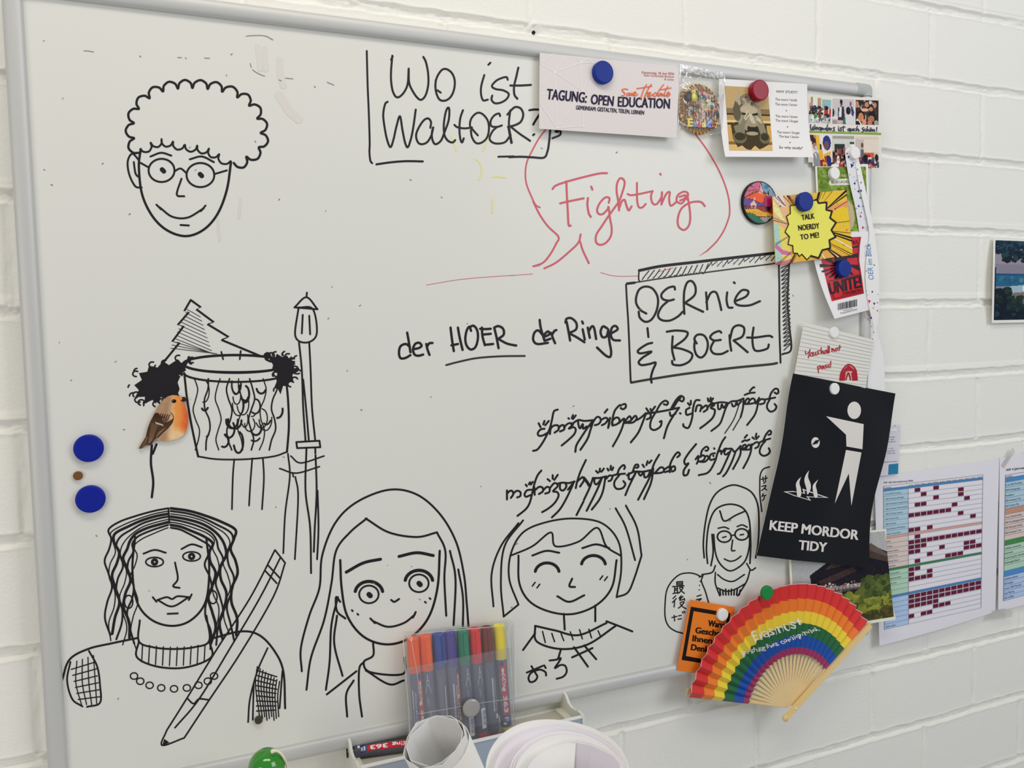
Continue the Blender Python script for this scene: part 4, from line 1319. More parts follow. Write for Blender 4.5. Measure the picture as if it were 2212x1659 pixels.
F_BAG = film('clear_bag_film', (226, 228, 230), 0.05, 0.09, 0.10)
F_EDGE = film('bag_fold', (238, 240, 242), 0.55, 0.25, 0.15)
sf = Sheet([sp(130, 58), sp(806, 196), sp(742, 1112), sp(98, 1045)], [.0092] * 4,
           lambda s, t: np.stack([0 * s, -0.0115 * np.clip(np.sin(math.pi * np.clip(s, 0, 1)), 0, 1) ** .6 * np.clip((t - .12) / .3, 0, 1) * np.clip((1 - t) / .06, 0, 1) ** .5
                                  - 0.0030 * (fbm(s * 9 + 3, t * 9, 5) + .5) - .0016 * np.abs(fbm(s * 22, t * 16, 9)), 0 * s], 1))
n = 44
S_, T_ = np.meshgrid(np.linspace(0, 1, n + 1), np.linspace(0, 1, n + 1))
P = sf.S(S_.ravel(), T_.ravel())
a = (np.arange(n)[:, None] * (n + 1) + np.arange(n)[None, :]).ravel()
bag = mesh_obj('clear_bag', P, np.stack([a, a + 1, a + n + 2, a + n + 1], 1), F_BAG)
tag(bag, 'crinkled clear plastic bag around the round souvenir magnet', 'bag')
d = Deco(sf, base=.0003).view((1450, 130), SV)
for P_, w in (([(135, 70), (120, 500), (100, 1040)], 1.6), ([(800, 200), (775, 600), (742, 1105)], 2.2), ([(110, 900), (170, 950), (245, 985)], 2.4), ([(180, 580), (190, 610), (225, 630)], 2.2),
              ([(230, 190), (225, 240), (250, 270)], 3.0), ([(300, 160), (320, 120), (380, 125)], 1.6), ([(360, 310), (400, 275), (440, 255)], 2.4), ([(590, 1110), (660, 1090), (740, 1085)], 2.4),
              ([(690, 700), (720, 800), (716, 960)], 2.6), ([(250, 330), (330, 380), (390, 450)], 2.0), ([(140, 320), (170, 400), (150, 440)], 1.6), ([(450, 330), (470, 380), (500, 430)], 1.8), ([(525, 140), (510, 200), (520, 260)], 1.4), ([(180, 310), (260, 370), (340, 350)], 1.3)):
    d.stroke(P_, w, F_EDGE)
d.poly([(150, 62), (245, 105), (190, 150), (135, 195)], F_EDGE)
d.poly([(690, 560), (770, 500), (790, 540), (720, 700), (700, 640)], F_EDGE)
d.poly([(440, 320), (455, 280), (470, 290), (462, 330)], F_EDGE)
d.poly([(250, 250), (290, 230), (300, 260), (262, 280)], F_EDGE)
d.build('folds', bag)

# ------------------------------------------------------------------ "why study" card
sf = Sheet([sp(713, 274), sp(2032, 356), sp(2126, 1449), sp(808, 1441)], [.0088, .0092, .0230, .0230], lambda s, t: np.stack([0 * t, .0165 * (t - t ** 2.2), 0 * t], 1))
c = sf.mesh('picture_postcard', paper((228, 222, 222)), 8, 22)
tag(c, 'white postcard with a stone head photo beside a short printed verse', 'postcard')
g = Pic(112, 150, (170, 142, 96))
g.rect(0, 0, 1, .40, (184, 156, 108)).rect(0, .34, 1, .42, (128, 110, 78)).rect(0, .42, 1, .45, (60, 48, 30)).rect(0, .45, 1, .57, (176, 142, 88)).rect(0, .53, 1, .56, (214, 190, 140)).rect(0, .57, 1, .60, (66, 50, 28))
g.rect(0, .60, 1, .86, (196, 156, 84)).rect(0, .86, 1, .91, (128, 96, 46)).rect(0, .91, 1, 1, (204, 172, 112))
g.poly([(.08, .60), (.2, .55), (.9, .6), (.92, .9), (.8, .95), (.7, .98), (.6, .92), (.5, .99), (.4, .98), (.3, .92), (.2, .95), (.1, .8)], (64, 54, 34))
g.ell(.50, .42, .30, .27, (150, 140, 118)).ell(.34, .30, .15, .15, (112, 104, 84)).ell(.55, .20, .22, .10, (128, 118, 98)).ell(.24, .40, .09, .14, (92, 86, 68))
g.speck(60, (.22, .15, .75, .30), .03, [(168, 156, 132), (92, 84, 66), (130, 120, 100)], 3)
g.ell(.52, .36, .2, .07, (176, 164, 138)).poly([(.36, .40), (.52, .42), (.53, .45), (.36, .44)], (44, 38, 26)).poly([(.58, .42), (.72, .40), (.73, .44), (.58, .45)], (44, 38, 26))
g.poly([(.53, .42), (.58, .42), (.66, .56), (.60, .58), (.53, .52)], (192, 180, 152)).ell(.58, .66, .13, .08, (42, 36, 26)).ell(.58, .60, .10, .03, (150, 138, 112)).ell(.56, .73, .14, .03, (158, 146, 120))
g.poly([(.14, .62), (.30, .58), (.42, .44), (.50, .40), (.50, .48), (.40, .60), (.38, .80), (.22, .84)], (124, 120, 98)).poly([(.70, .62), (.68, .46), (.74, .42), (.84, .56), (.92, .82), (.80, .86)], (132, 126, 102))
for x0, y0, x1, y1 in ((.40, .50, .50, .37), (.42, .52, .54, .42), (.68, .46, .78, .52), (.68, .50, .80, .56)):
    g.line(x0, y0, x1, y1, .025, (196, 186, 158))
g.ell(.26, .80, .16, .09, (104, 98, 76)).ell(.27, .78, .13, .06, (58, 52, 36)).ell(.84, .80, .12, .09, (104, 98, 76)).ell(.84, .78, .09, .06, (58, 52, 36)).noise(5)
picture(g, sf, [sp(795, 384), sp(1440, 420), sp(1514, 1354), sp(866, 1348)], .0003, 'photo_print', c)
d = Deco(sf, base=.0003).view((1450, 130), SV)
TX = mat((92, 84, 84), .6)
for s_, y, x0, x1, b in (('WHY STUDY?', 490, 1564, 1882, .004), ('The more I study', 606, 1552, 1880, 0), ('The more I know', 678, 1550, 1880, 0), ('The more I know', 856, 1556, 1886, 0), ('The more I forget', 922, 1556, 1894, 0),
                         ('The more I forget', 1095, 1576, 1916, 0), ('The less I know', 1158, 1604, 1906, 0), ('So why study?', 1322, 1610, 1958, .016)):
    d.text(s_, (x0, y - 4), (x1, y + 8), 40, TX, b, up=(0, -1))
for x, y in ((1718, 755), (1735, 996), (1772, 1230)):
    d.stroke([(x - 2, y), (x + 2, y)], 2.2, TX)
d.build('lettering', c)

# ------------------------------------------------------------------ six-photo postcard
WK = 2212 / 180.0


def wp(x, y):
    return (1740 + x / WK, 200 + y / WK)


sf = Sheet([wp(48, 68), wp(2006, 146), (1904, 352.3), (1745.8, 350.6)], [.0048, .0098, .0098, .0052])
c = sf.mesh('picture_postcard', paper((216, 211, 204)), 4, 4)
tag(c, 'white postcard with six small classroom photos and a green stripe', 'postcard')
g1 = Pic(48, 54, (214, 216, 206)).rect(.06, 0, .16, .3, (150, 138, 104)).rect(.38, .02, .54, .4, (176, 144, 116)).rect(.58, .06, 1, .45, (138, 174, 176)).rect(0, .62, 1, 1, (176, 180, 182))
g1.speck(46, (0, .32, .62, .64), .07, [(28, 26, 30), (60, 58, 72), (206, 130, 140), (58, 72, 120), (200, 190, 186), (112, 84, 70), (44, 40, 40)], 2).poly([(.68, .45), (.86, .45), (.9, .8), (.68, .75)], (190, 44, 38)).ell(.8, .40, .08, .09, (30, 22, 24)).ell(.82, .7, .12, .08, (26, 34, 70)).ell(.96, .6, .05, .2, (170, 50, 44)).rect(.68, .3, .72, .5, (96, 62, 50))
g1.rect(.22, .68, .38, .84, (58, 132, 40)).rect(.42, .72, .6, .98, (78, 88, 54)).ell(.5, .62, .07, .16, (104, 62, 42)).ell(.51, .86, .05, .05, (206, 120, 80)).speck(24, (0, .75, 1, 1), .05, [(214, 216, 218), (120, 126, 116), (96, 104, 96), (188, 200, 214)], 4)
g2 = Pic(48, 54, (190, 184, 190)).rect(0, .70, .3, .8, (210, 206, 208)).rect(.2, .82, .6, 1, (196, 164, 156)).rect(0, .85, .2, 1, (150, 138, 140)).poly([(.26, .36), (.36, .28), (.52, .30), (.58, .85), (.25, .85)], (50, 44, 48)).poly([(.32, .32), (.42, .30), (.42, .72), (.28, .72)], (206, 206, 212)).ell(.40, .17, .06, .11, (104, 72, 58)).ell(.39, .10, .06, .08, (24, 20, 22))
g2.poly([(.6, .62), (.8, .58), (.96, .68), (1, 1), (.6, 1)], (206, 202, 206)).ell(.73, .46, .11, .16, (22, 22, 24)).poly([(.5, .8), (.6, .72), (.62, 1), (.46, 1)], (34, 116, 112)).poly([(.84, .28), (.9, .27), (1, .5), (.96, .7), (.88, .6)], (40, 56, 108)).ell(.83, .18, .04, .10, (120, 78, 66)).ell(.02, .56, .06, .16, (24, 28, 48)).rect(.74, .32, .78, .5, (72, 70, 72))
g3 = Pic(48, 54, (42, 34, 34)).speck(40, (0, 0, 1, 1), .08, [(30, 24, 24), (70, 48, 40), (196, 150, 124), (200, 200, 206), (60, 66, 52)], 8)
for x, y, rx, ry in ((.06, .18, .09, .16), (.48, .18, .10, .13), (.84, .2, .08, .13), (.68, .36, .09, .10)):
    g3.ell(x, y - .07, rx, ry * .8, (26, 20, 20)).ell(x, y, rx * .85, ry * .85, (186, 128, 98))
g3.ell(.22, .62, .16, .22, (24, 18, 18)).ell(.23, .70, .12, .18, (190, 124, 84)).ell(.70, .60, .15, .14, (22, 18, 20)).ell(.68, .76, .14, .13, (168, 104, 80)).ell(.40, .40, .16, .07, (214, 164, 140)).line(.55, .4, .68, .28, .05, (208, 158, 134)).rect(.30, .74, .34, .95, (206, 146, 116)).rect(.42, .62, .46, .8, (212, 160, 132)).ell(.38, .9, .09, .12, (206, 142, 112)).ell(.62, .92, .10, .12, (182, 112, 92)).poly([(0, .85), (.15, .85), (.3, 1), (0, 1)], (28, 26, 32)).poly([(.12, .84), (.18, .86), (.3, 1), (.22, 1)], (226, 222, 222)).ell(.9, .92, .09, .1, (150, 150, 152))
g4 = Pic(48, 54, (222, 214, 206)).rect(0, 0, .2, .2, (60, 40, 36)).rect(.2, 0, .35, .45, (190, 130, 60)).rect(.32, 0, .48, .5, (222, 176, 60)).ell(.8, .24, .19, .24, (38, 52, 124)).ell(.78, .32, .11, .14, (110, 76, 70)).poly([(.62, .62), (.98, .5), (1, 1), (.6, 1)], (214, 172, 66)).ell(.84, .86, .18, .22, (32, 40, 108)).ell(.2, .22, .1, .14, (48, 34, 30)).ell(.22, .36, .09, .12, (166, 118, 98)).ell(.27, .42, .06, .08, (176, 190, 196)).poly([(.08, .62), (.25, .52), (.40, .62), (.42, 1), (.06, 1)], (132, 136, 142)).poly([(.16, .6), (.26, .56), (.26, .8)], (212, 216, 218)).poly([(.36, .52), (.58, .48), (.62, .8), (.40, .8)], (212, 166, 58)).ell(.5, .38, .05, .10, (44, 30, 26)).poly([(.42, .8), (.62, .78), (.62, 1), (.42, 1)], (122, 32, 34)).speck(14, (.6, .7, .75, 1), .06, [(170, 34, 36), (206, 160, 60)], 5)
g5 = Pic(48, 54, (196, 200, 192)).rect(0, 0, 1, .1, (150, 152, 148)).rect(.08, .26, .56, .46, (44, 48, 46)).rect(.8, .18, 1, .26, (60, 64, 60)).rect(.86, .26, 1, .5, (228, 232, 230)).rect(0, .5, 1, 1, (58, 42, 42)).speck(70, (0, .45, 1, .95), .06, [(24, 20, 22), (206, 150, 132), (120, 70, 66), (222, 216, 214), (40, 34, 40), (160, 108, 96)], 6).rect(0, .9, .3, 1, (226, 222, 222)).ell(.4, .95, .1, .05, (176, 40, 60))
g6 = Pic(48, 54, (206, 192, 178)).rect(0, .1, .36, .62, (186, 178, 172)).rect(.36, .1, 1, .5, (214, 202, 188)).rect(.36, .52, .8, .66, (196, 88, 66)).rect(.5, .58, .62, .66, (160, 36, 36)).rect(0, .66, .3, .78, (176, 62, 52)).poly([(.22, .42), (.32, .40), (.38, .58), (.3, .68), (.2, .66)], (96, 98, 104)).ell(.28, .28, .05, .09, (98, 70, 60)).rect(.24, .66, .34, .86, (44, 44, 60)).rect(0, .78, 1, 1, (60, 50, 66)).ell(.42, .70, .11, .13, (20, 18, 28)).poly([(.25, .82), (.58, .8), (.6, 1), (.2, 1)], (48, 40, 90)).speck(26, (.6, .72, 1, 1), .06, [(196, 186, 180), (34, 32, 36), (84, 78, 82), (222, 214, 206), (54, 46, 80)], 7).ell(.9, .68, .08, .12, (26, 24, 28)).speck(12, (.2, .9, .7, 1), .05, [(204, 184, 90), (198, 90, 80)], 9)
for g, q in ((g1, [(100, 108), (682, 160), (664, 818), (84, 794)]), (g2, [(722, 158), (1292, 190), (1284, 846), (712, 826)]), (g3, [(1330, 196), (1936, 212), (1932, 856), (1328, 852)]),
             (g4, [(82, 1118), (674, 1148), (682, 1960), (192, 1955)]), (g5, [(718, 1148), (1288, 1158), (1290, 1985), (716, 1975)]), (g6, [(1330, 1168), (1934, 1172), (1948, 1998), (1334, 1990)])):
    picture(g.noise(4), sf, [wp(*p) for p in q], .0003, 'photo_print', c)
d = Deco(sf, base=.0005).view((1740, 200), WK)
d.poly([(62, 1008), (2002, 1070), (2000, 1124), (74, 1064)], (122, 158, 50)).lay()
for i in range(16):
    d.stroke([(440 + i * 70, 1047 + i * 2.2), (440 + i * 70 + 34 + 10 * (i % 3), 1048 + i * 2.2)], 1.0, (176, 200, 128))
NV = mat((32, 34, 72), .5)
d.strokes([[(130, 850), (132, 960), (165, 990), (196, 900), (200, 990), (235, 960), (240, 860)], [(300, 920), (268, 930), (262, 972), (296, 978), (304, 930), (318, 945)], [(400, 930), (350, 930), (340, 975), (372, 985), (405, 940), (400, 1018)], [(420, 935), (430, 985), (450, 940), (468, 985), (490, 960)],
           [(580, 850), (560, 950), (565, 1020)], [(555, 950), (518, 950), (516, 985), (548, 980)], [(590, 975), (625, 955), (610, 935), (592, 970), (605, 1000), (640, 985)], [(650, 945), (664, 1000), (690, 950)], [(770, 920), (730, 940), (760, 980), (750, 1020), (715, 1012)],
           [(868, 940), (870, 1005), (890, 990)], [(868, 905), (872, 912)], [(950, 925), (915, 945), (945, 985), (930, 1020), (900, 1012)], [(1005, 890), (990, 970), (1000, 1035)], [(960, 925), (1045, 918)],
           [(1170, 960), (1125, 960), (1118, 1005), (1150, 1008), (1175, 965), (1176, 1045)], [(1200, 960), (1205, 1010), (1235, 1005), (1240, 960), (1252, 1010)], [(1310, 965), (1275, 965), (1270, 1010), (1310, 1012)], [(1370, 890), (1345, 970), (1340, 1020), (1370, 970), (1395, 975), (1395, 1025), (1430, 1005)],
           [(1540, 930), (1495, 955), (1530, 1000), (1515, 1045), (1480, 1050)], [(1590, 970), (1555, 975), (1555, 1015), (1595, 1015)], [(1640, 900), (1620, 980), (1615, 1035), (1645, 985), (1665, 990), (1668, 1030)], [(1730, 970), (1700, 985), (1702, 1030), (1735, 1025), (1735, 975)], [(1705, 940), (1708, 944)], [(1735, 940), (1738, 944)],
           [(1770, 975), (1775, 1035), (1800, 985), (1820, 990), (1825, 1045)], [(1888, 920), (1880, 1010)], [(1876, 1038), (1878, 1042)]], 1.8, NV)
d.build('lettering', c)

# ------------------------------------------------------------------ green postcard
sf = Sheet([(1761, 356), (1875, 354.4), (1880, 503), (1768, 506)], [.0056, .0095, .0095, .0056])
c = sf.mesh('picture_postcard', paper((222, 221, 212)), 4, 4)
tag(c, 'green postcard with an animal on grass, partly under the yellow comic card', 'postcard')
g = Pic(70, 90, (112, 138, 52)).speck(420, (0, 0, 1, 1), .035, [(122, 150, 56), (98, 126, 44), (134, 158, 66), (88, 116, 40)], 11)
g.ell(.36, .40, .07, .05, (172, 160, 134)).ell(.40, .41, .05, .03, (120, 96, 76)).ell(.82, .50, .06, .09, (170, 156, 130)).ell(.84, .53, .03, .05, (70, 54, 48)).ell(.58, .76, .15, .24, (188, 172, 140)).noise(5)
picture(g, sf, [(1765, 361), (1870, 360), (1874.5, 499), (1771, 501)], .0003, 'photo_print', c)
d = Deco(sf, base=.0005).view((1590, 340), 6.9125)
CRM = mat((220, 220, 204), .5)
d.poly(arc(1412, 372, 28, 46, 90, 270) + [(1700, 316), (1760, 318)] + [(1760, 410), (1700, 412)], CRM)
d.text('ICH G', (1300, 298), (1396, 294), 40, CRM).text('DO LA', (1582, 290), (1690, 286), 36, CRM).lay()
d.text('BIS DU LÄCHELST', (1420, 390), (1716, 382), 42, (72, 72, 66))
d.build('lettering', c)

# ------------------------------------------------------------------ round painted magnet
p = at1(1641, 438, .004)
mb = MB()
Rr = 0.0322
V, Fs = lathe([(Rr, 0), (Rr, .0042), (Rr * .985, .0050), (0, .0050)], (p[0], -.0002, p[2]), (0, -1, 0), 64)
rm = mesh_obj('painted_magnet', V, Fs, mat((24, 18, 22), .4), smooth=False)
tag(rm, 'round magnet painted with a bright patchwork landscape, left of the yellow comic card', 'magnet')
sd = Plane(.0052)
g = Pic(110, 110, (150, 40, 44))
g.poly([(0, 0), (.52, 0), (.46, .22), (.3, .3), (.02, .40)], (196, 92, 122)).poly([(.46, .22), (.52, .05), (.62, .22), (.5, .28)], (208, 150, 160)).poly([(.52, 0), (1, 0), (1, .36), (.80, .34), (.62, .24)], (112, 146, 172)).ell(.68, .12, .065, .055, (20, 120, 150))
g.poly([(.06, .38), (.30, .26), (.45, .23), (.66, .30), (.62, .46), (.5, .52), (.3, .44), (.04, .41)], (222, 84, 28)).poly([(.0, .40), (.3, .44), (.52, .52), (.62, .5), (.62, .58), (0, .60)], (88, 62, 140)).rect(0, .58, 1, .66, (150, 30, 40)).poly([(.02, .66), (.4, .64), (.58, .70), (1, .76), (1, .82), (.4, .82), (.02, .76)], (216, 160, 30))
g.poly([(.0, .74), (.25, .76), (.45, .84), (.65, .98), (.5, 1.0), (.1, .95)], (18, 104, 78)).poly([(.45, .84), (1, .80), (.9, .95), (.62, .98)], (140, 140, 138)).poly([(.63, .36), (.76, .32), (.86, .42), (.84, .60), (.62, .58)], (160, 28, 84)).poly([(.63, .58), (.82, .58), (.78, .70), (.66, .68)], (24, 18, 24)).ell(.74, .30, .06, .025, (206, 188, 90)).ell(.74, .27, .035, .03, (30, 24, 30))
g.ell(.30, .56, .09, .07, (222, 176, 168)).poly([(.30, .40), (.34, .38), (.36, .42), (.33, .50), (.29, .52)], (222, 176, 168)).rect(.25, .58, .27, .66, (222, 176, 168)).rect(.34, .58, .36, .66, (222, 176, 168)).ell(.30, .61, .03, .04, (150, 30, 40)).rect(.48, .24, .50, .30, (222, 190, 180)).rect(.54, .24, .56, .30, (222, 190, 180)).rect(.46, .25, .58, .27, (222, 190, 180))
for L_ in ([(.52, 0), (.46, .22), (.3, .3), (.02, .40)], [(.52, .05), (.62, .24), (.80, .34), (1, .36)], [(.06, .40), (.3, .26), (.45, .23), (.66, .3)], [(0, .41), (.3, .44), (.52, .52)], [(0, .60), (.62, .58)], [(0, .66), (.4, .64), (.58, .70), (1, .76)], [(0, .74), (.25, .76), (.45, .84), (.65, .98)], [(.45, .84), (1, .80)], [(.2, .12), (.36, .16)], [(.15, .24), (.4, .2)], [(.72, .22), (.8, .2), (.88, .14)], [(.62, .36), (.62, .58)], [(.84, .6), (.86, .42)]):
    for a_, b_ in zip(L_[:-1], L_[1:]):
        g.line(*a_, *b_, .014, (26, 18, 24))
for i in range(22):
    g.line(.04 + i * .044, .70 + .05 * (i % 3) / 3, .045 + i * .044, .76 + .03 * (i % 2), .008, (120, 84, 20))
q = np.sqrt((g.X - .5) ** 2 + (g.Y - .5) ** 2)
g.a[q > .475] = (26, 20, 26)
# keep only the cells inside the disc
I, J = np.meshgrid(np.arange(111) / 110, np.arange(111) / 110)
ang = np.linspace(0, 2 * math.pi, 97)[:-1]
me_V, me_F, me_C = [], [], []
nr = 44
for i in range(nr + 1):
    for a in ang:
        me_V.append((p[0] + Rr * .985 * i / nr * math.cos(a), -.0053, p[2] + Rr * .985 * i / nr * math.sin(a)))
for i in range(nr):
    for k in range(96):
        me_F.append((i * 96 + k, i * 96 + (k + 1) % 96, (i + 1) * 96 + (k + 1) % 96, (i + 1) * 96 + k))
        rr, a = (i + .5) / nr * .5, ang[k] + .033
        me_C.append(g.a[min(109, int((.5 - rr * math.sin(a)) * 110)), min(109, int((.5 + rr * math.cos(a)) * 110))])
o = mesh_obj('painted_face', me_V, me_F, M_GLOSS, rm)
ca = o.data.color_attributes.new('print', 'FLOAT_COLOR', 'CORNER')
cc = alb(np.array(me_C))
ca.data.foreach_set('color', np.repeat(np.concatenate([cc, np.ones((len(cc), 1))], 1), 4, axis=0).astype(np.float32).ravel())

# ------------------------------------------------------------------ yellow comic card
TKK = 6.9125


def tp(x, y):
    return (1590 + x / TKK, 340 + y / TKK)


sf = Sheet([tp(540, 586), tp(1640, 486), tp(1742, 1456), tp(590, 1606)], [.0115, .0120, .0155, .0140])
c = sf.mesh('comic_card', paper((222, 190, 80), .45), 4, 4)
tag(c, 'yellow comic-style card with a jagged burst and three words', 'card')
g = Pic(150, 130, (224, 186, 58))


def tq(x, y):                                               # crop pixel -> card fraction
    s_, t_ = sf.inv(np.array([tp(x, y)]))
    return (float(s_[0]), float(t_[0]))


def tpoly(P, cc):
    g.poly([tq(*p) for p in P], cc)


g.rect(0, 0, .20, 1, (222, 178, 128))
tpoly([(540, 586), (760, 570), (830, 700), (700, 900), (560, 980)], (226, 178, 132))
tpoly([(540, 586), (700, 575), (760, 760), (640, 700)], (232, 206, 196))
tpoly([(550, 640), (640, 760), (740, 960), (640, 900), (555, 800)], (222, 222, 150))
tpoly([(560, 960), (640, 1020), (660, 1150), (680, 1330), (690, 1590), (590, 1606)], (164, 202, 190))
tpoly([(640, 1020), (760, 1080), (800, 1320), (840, 1500), (690, 1580), (680, 1330)], (224, 206, 104))
tpoly([(580, 1280), (700, 1380), (840, 1420), (840, 1460), (690, 1450), (580, 1350)], (200, 110, 158))
tpoly([(590, 1560), (760, 1540), (840, 1500), (830, 1580), (590, 1606)], (206, 112, 130))
tpoly([(760, 572), (900, 565), (900, 700), (800, 720)], (214, 156, 82))
tpoly([(900, 565), (950, 560), (920, 650)], (196, 92, 44))
tpoly([(1340, 760), (1660, 640), (1680, 740), (1450, 800)], (222, 152, 92))
tpoly([(840, 1440), (1040, 1540), (1300, 1360), (1420, 1370), (1740, 1456), (1200, 1540), (820, 1580)], (220, 166, 70))
tpoly([(1420, 1110), (1720, 1160), (1740, 1456), (1400, 1370)], (226, 184, 52))
tpoly([(1430, 870), (1500, 780), (1600, 740), (1680, 760), (1690, 960), (1480, 980), (1420, 940)], (232, 192, 46))
R5 = np.random.default_rng(5)
for _ in range(230):
    x, y = R5.uniform(560, 1730), R5.uniform(520, 1580)
    if (x - 1090) ** 2 + (y - 1040) ** 2 > 330 ** 2:
        s_, t_ = tq(x, y)
        g.ell(s_, t_, .004, .005, (196, 130, 60) if x > 800 else (176, 120, 80))
g.ell(*tq(1652, 1088), .016, .017, (220, 120, 50))
picture(g, sf, [tp(540, 586), tp(1640, 486), tp(1742, 1456), tp(590, 1606)], .0003, 'printed_background', c)
d = Deco(sf, base=.0005).view((1590, 340), TKK)
BK = mat((28, 22, 26), .5)
for a, b, w, w2 in (((580, 590), (740, 730), 1, .8), ((620, 585), (735, 725), 2, .5), ((705, 580), (830, 710), 1.2, .5), ((765, 575), (855, 705), 3, 1), ((790, 575), (870, 690), 1.5, .5), ((1230, 530), (1200, 650), 3, 3), ((1250, 525), (1210, 650), 2, 2), ((1280, 525), (1230, 640), 1, 1),
                     ((1330, 520), (1280, 620), 1, .5), ((1430, 510), (1310, 660), 1, .5), ((1640, 500), (1345, 770), 4.5, 1.5), ((1645, 560), (1345, 775), 3, 1), ((1660, 655), (1470, 770), 1, 1), ((1690, 950), (1490, 978), 1, 1), ((1710, 1130), (1430, 1100), 1, 1), ((1715, 1200), (1440, 1120), 4, 2.5),
                     ((1720, 1245), (1450, 1150), 3.5, 2), ((1740, 1450), (1400, 1280), 1.6, .8), ((1700, 1465), (1400, 1300), 1, .6), ((1560, 1480), (1390, 1370), 3, 2), ((1490, 1490), (1360, 1370), 4, 2), ((600, 1300), (780, 1185), 1.2, .5), ((585, 1285), (770, 1180), .8, .4), ((560, 940), (770, 1000), 1.4, .5), ((555, 900), (770, 995), .9, .4),
                     ((600, 1600), (830, 1400), 1.2, .6), ((640, 1600), (800, 1440), 1, .6), ((805, 1580), (880, 1440), 3, 2.4), ((830, 1578), (905, 1440), 1.5, 1)):
    d.stroke([a, b], w, BK, w2)
WH = mat((240, 226, 200), .5)
for a, b, w in (((1470, 1215), (1725, 1360), 2.6), ((1260, 1420), (1320, 1510), 2.4), ((1400, 1400), (1520, 1490), 1.6), ((860, 570), (880, 690), 1)):
    d.stroke([a, b], w, WH)
d.stroke([(1603, 1300), (1610, 1303)], 3, BK).stroke([(655, 728), (658, 732)], 2.5, BK).stroke([(1475, 770), (1478, 772)], 2.4, BK)
BUR = [(800, 722), (870, 712), (905, 672), (960, 690), (1170, 640), (1200, 628), (1225, 685), (1345, 672), (1340, 785), (1425, 805), (1395, 905), (1485, 975), (1415, 1085), (1480, 1190), (1385, 1235), (1400, 1355), (1280, 1385), (1225, 1505), (1110, 1470), (1050, 1528), (975, 1445), (940, 1480), (905, 1430), (848, 1432),
       (840, 1318), (770, 1300), (790, 1185), (725, 1115), (780, 1000), (745, 880), (805, 840)]
d.lay()
d.poly(BUR, mat((234, 218, 96), .5)).lay()
for i in range(len(BUR)):
    a, b = BUR[i], BUR[(i + 1) % len(BUR)]
    d.stroke([a, b], 2.0 if a[0] < 1150 else 3.6, BK)
d.lay().text('TALK', (975, 938), (1165, 912), 82, BK, .03).text('NOERDY', (926, 1094), (1236, 1060), 84, BK, .03).text('TO ME!', (956, 1232), (1232, 1194), 82, BK, .03)
d.build('lettering', c)

# ------------------------------------------------------------------ red and black sticker card
UK = 2212 / 240.0


def up_(x, y):
    return (1700 + x / UK, 480 + y / UK)


sf = Sheet([(1749, 512), (1879, 499), (1877, 670), (1803, 688.5)], [.0095, .0118, .0118, .0260], lambda s, t: np.stack([0 * t, .007 * np.sin(math.pi * t) * (1 - s), 0 * t], 1))
c = sf.mesh('sticker_card', paper((222, 220, 222), .3), 10, 18)
tag(c, 'white curling card with a red and black print above a barcode', 'card')
d = Deco(sf, rough=.25).view((1700, 480), UK)
RD, BL = mat((190, 36, 46), .22, .2), mat((26, 22, 32), .22, .2)
art = [(640, 330), (1475, 288), (1450, 480), (1438, 760), (1490, 1100), (1532, 1420), (890, 1575), (800, 1250), (680, 750)]
d.poly(art, RD, 4).lay()
d.strokes([], 1)
inner = [(700, 360), (1440, 318), (1418, 480), (1410, 760), (1462, 1100), (1500, 1395), (930, 1525), (860, 1300)]
for a, b in zip(inner[1:], inner[2:]):
    d.stroke([a, b], 1.0, BL)
CXY = (1090, 860)
for a0, a1 in ((186, 172), (158, 150), (141, 134), (126, 119), (112, 104)):
    rr = 520
    d.poly([CXY] + [(CXY[0] + rr * math.cos(math.radians(a_)) * .85, CXY[1] + rr * math.sin(math.radians(a_)) * .55 + .0) for a_ in (a0, a1)], BL, 3)
for P in ([(1270, 500), (1425, 455), (1420, 500), (1280, 520)], [(1150, 690), (1414, 612), (1412, 700), (1160, 720)], [(1250, 840), (1415, 850), (1440, 970), (1270, 880)], [(1230, 950), (1330, 1040), (1280, 1050), (1200, 980)], [(700, 720), (830, 700), (1000, 850), (960, 860)],
          [(940, 700), (1190, 690), (1200, 1010), (1050, 1110), (960, 960)], [(1060, 1000), (1180, 1010), (1100, 1130), (1060, 1120)]):
    d.poly(P, BL, 3)
d.stroke([(800, 1180), (1440, 1040)], 1.2, BL).lay()
d.text('UNITE!', (850, 1440), (1480, 1290), 250, BL, .03, up=(-.12, -1)).text('...TOMORROW', (1070, 1472), (1476, 1384), 70, mat((74, 16, 26), .25), .01).text('RS', (1316, 448), (1416, 428), 84, mat((96, 18, 30), .25), .01)
d.view((1652, 400), K4)
R6 = random.Random(4)
x = 622
while x < 788:
    w = R6.choice([3, 5, 8])
    y0, y1 = 1010 - (x - 622) * .23, 1066 - (x - 622) * .20
    d.poly([(x, y0), (x + w, y0 - w * .23), (x + w, y1 - w * .2), (x, y1)], mat((52, 56, 66), .5), 2)
    x += w + R6.choice([3, 4, 6])
d.text('00009720168', (668, 1075), (748, 1058), 10, (90, 90, 92)).text('Procrastinators Unite!', (648, 1100), (788, 1064), 17, (84, 82, 86))
d.build('printed_artwork', c)


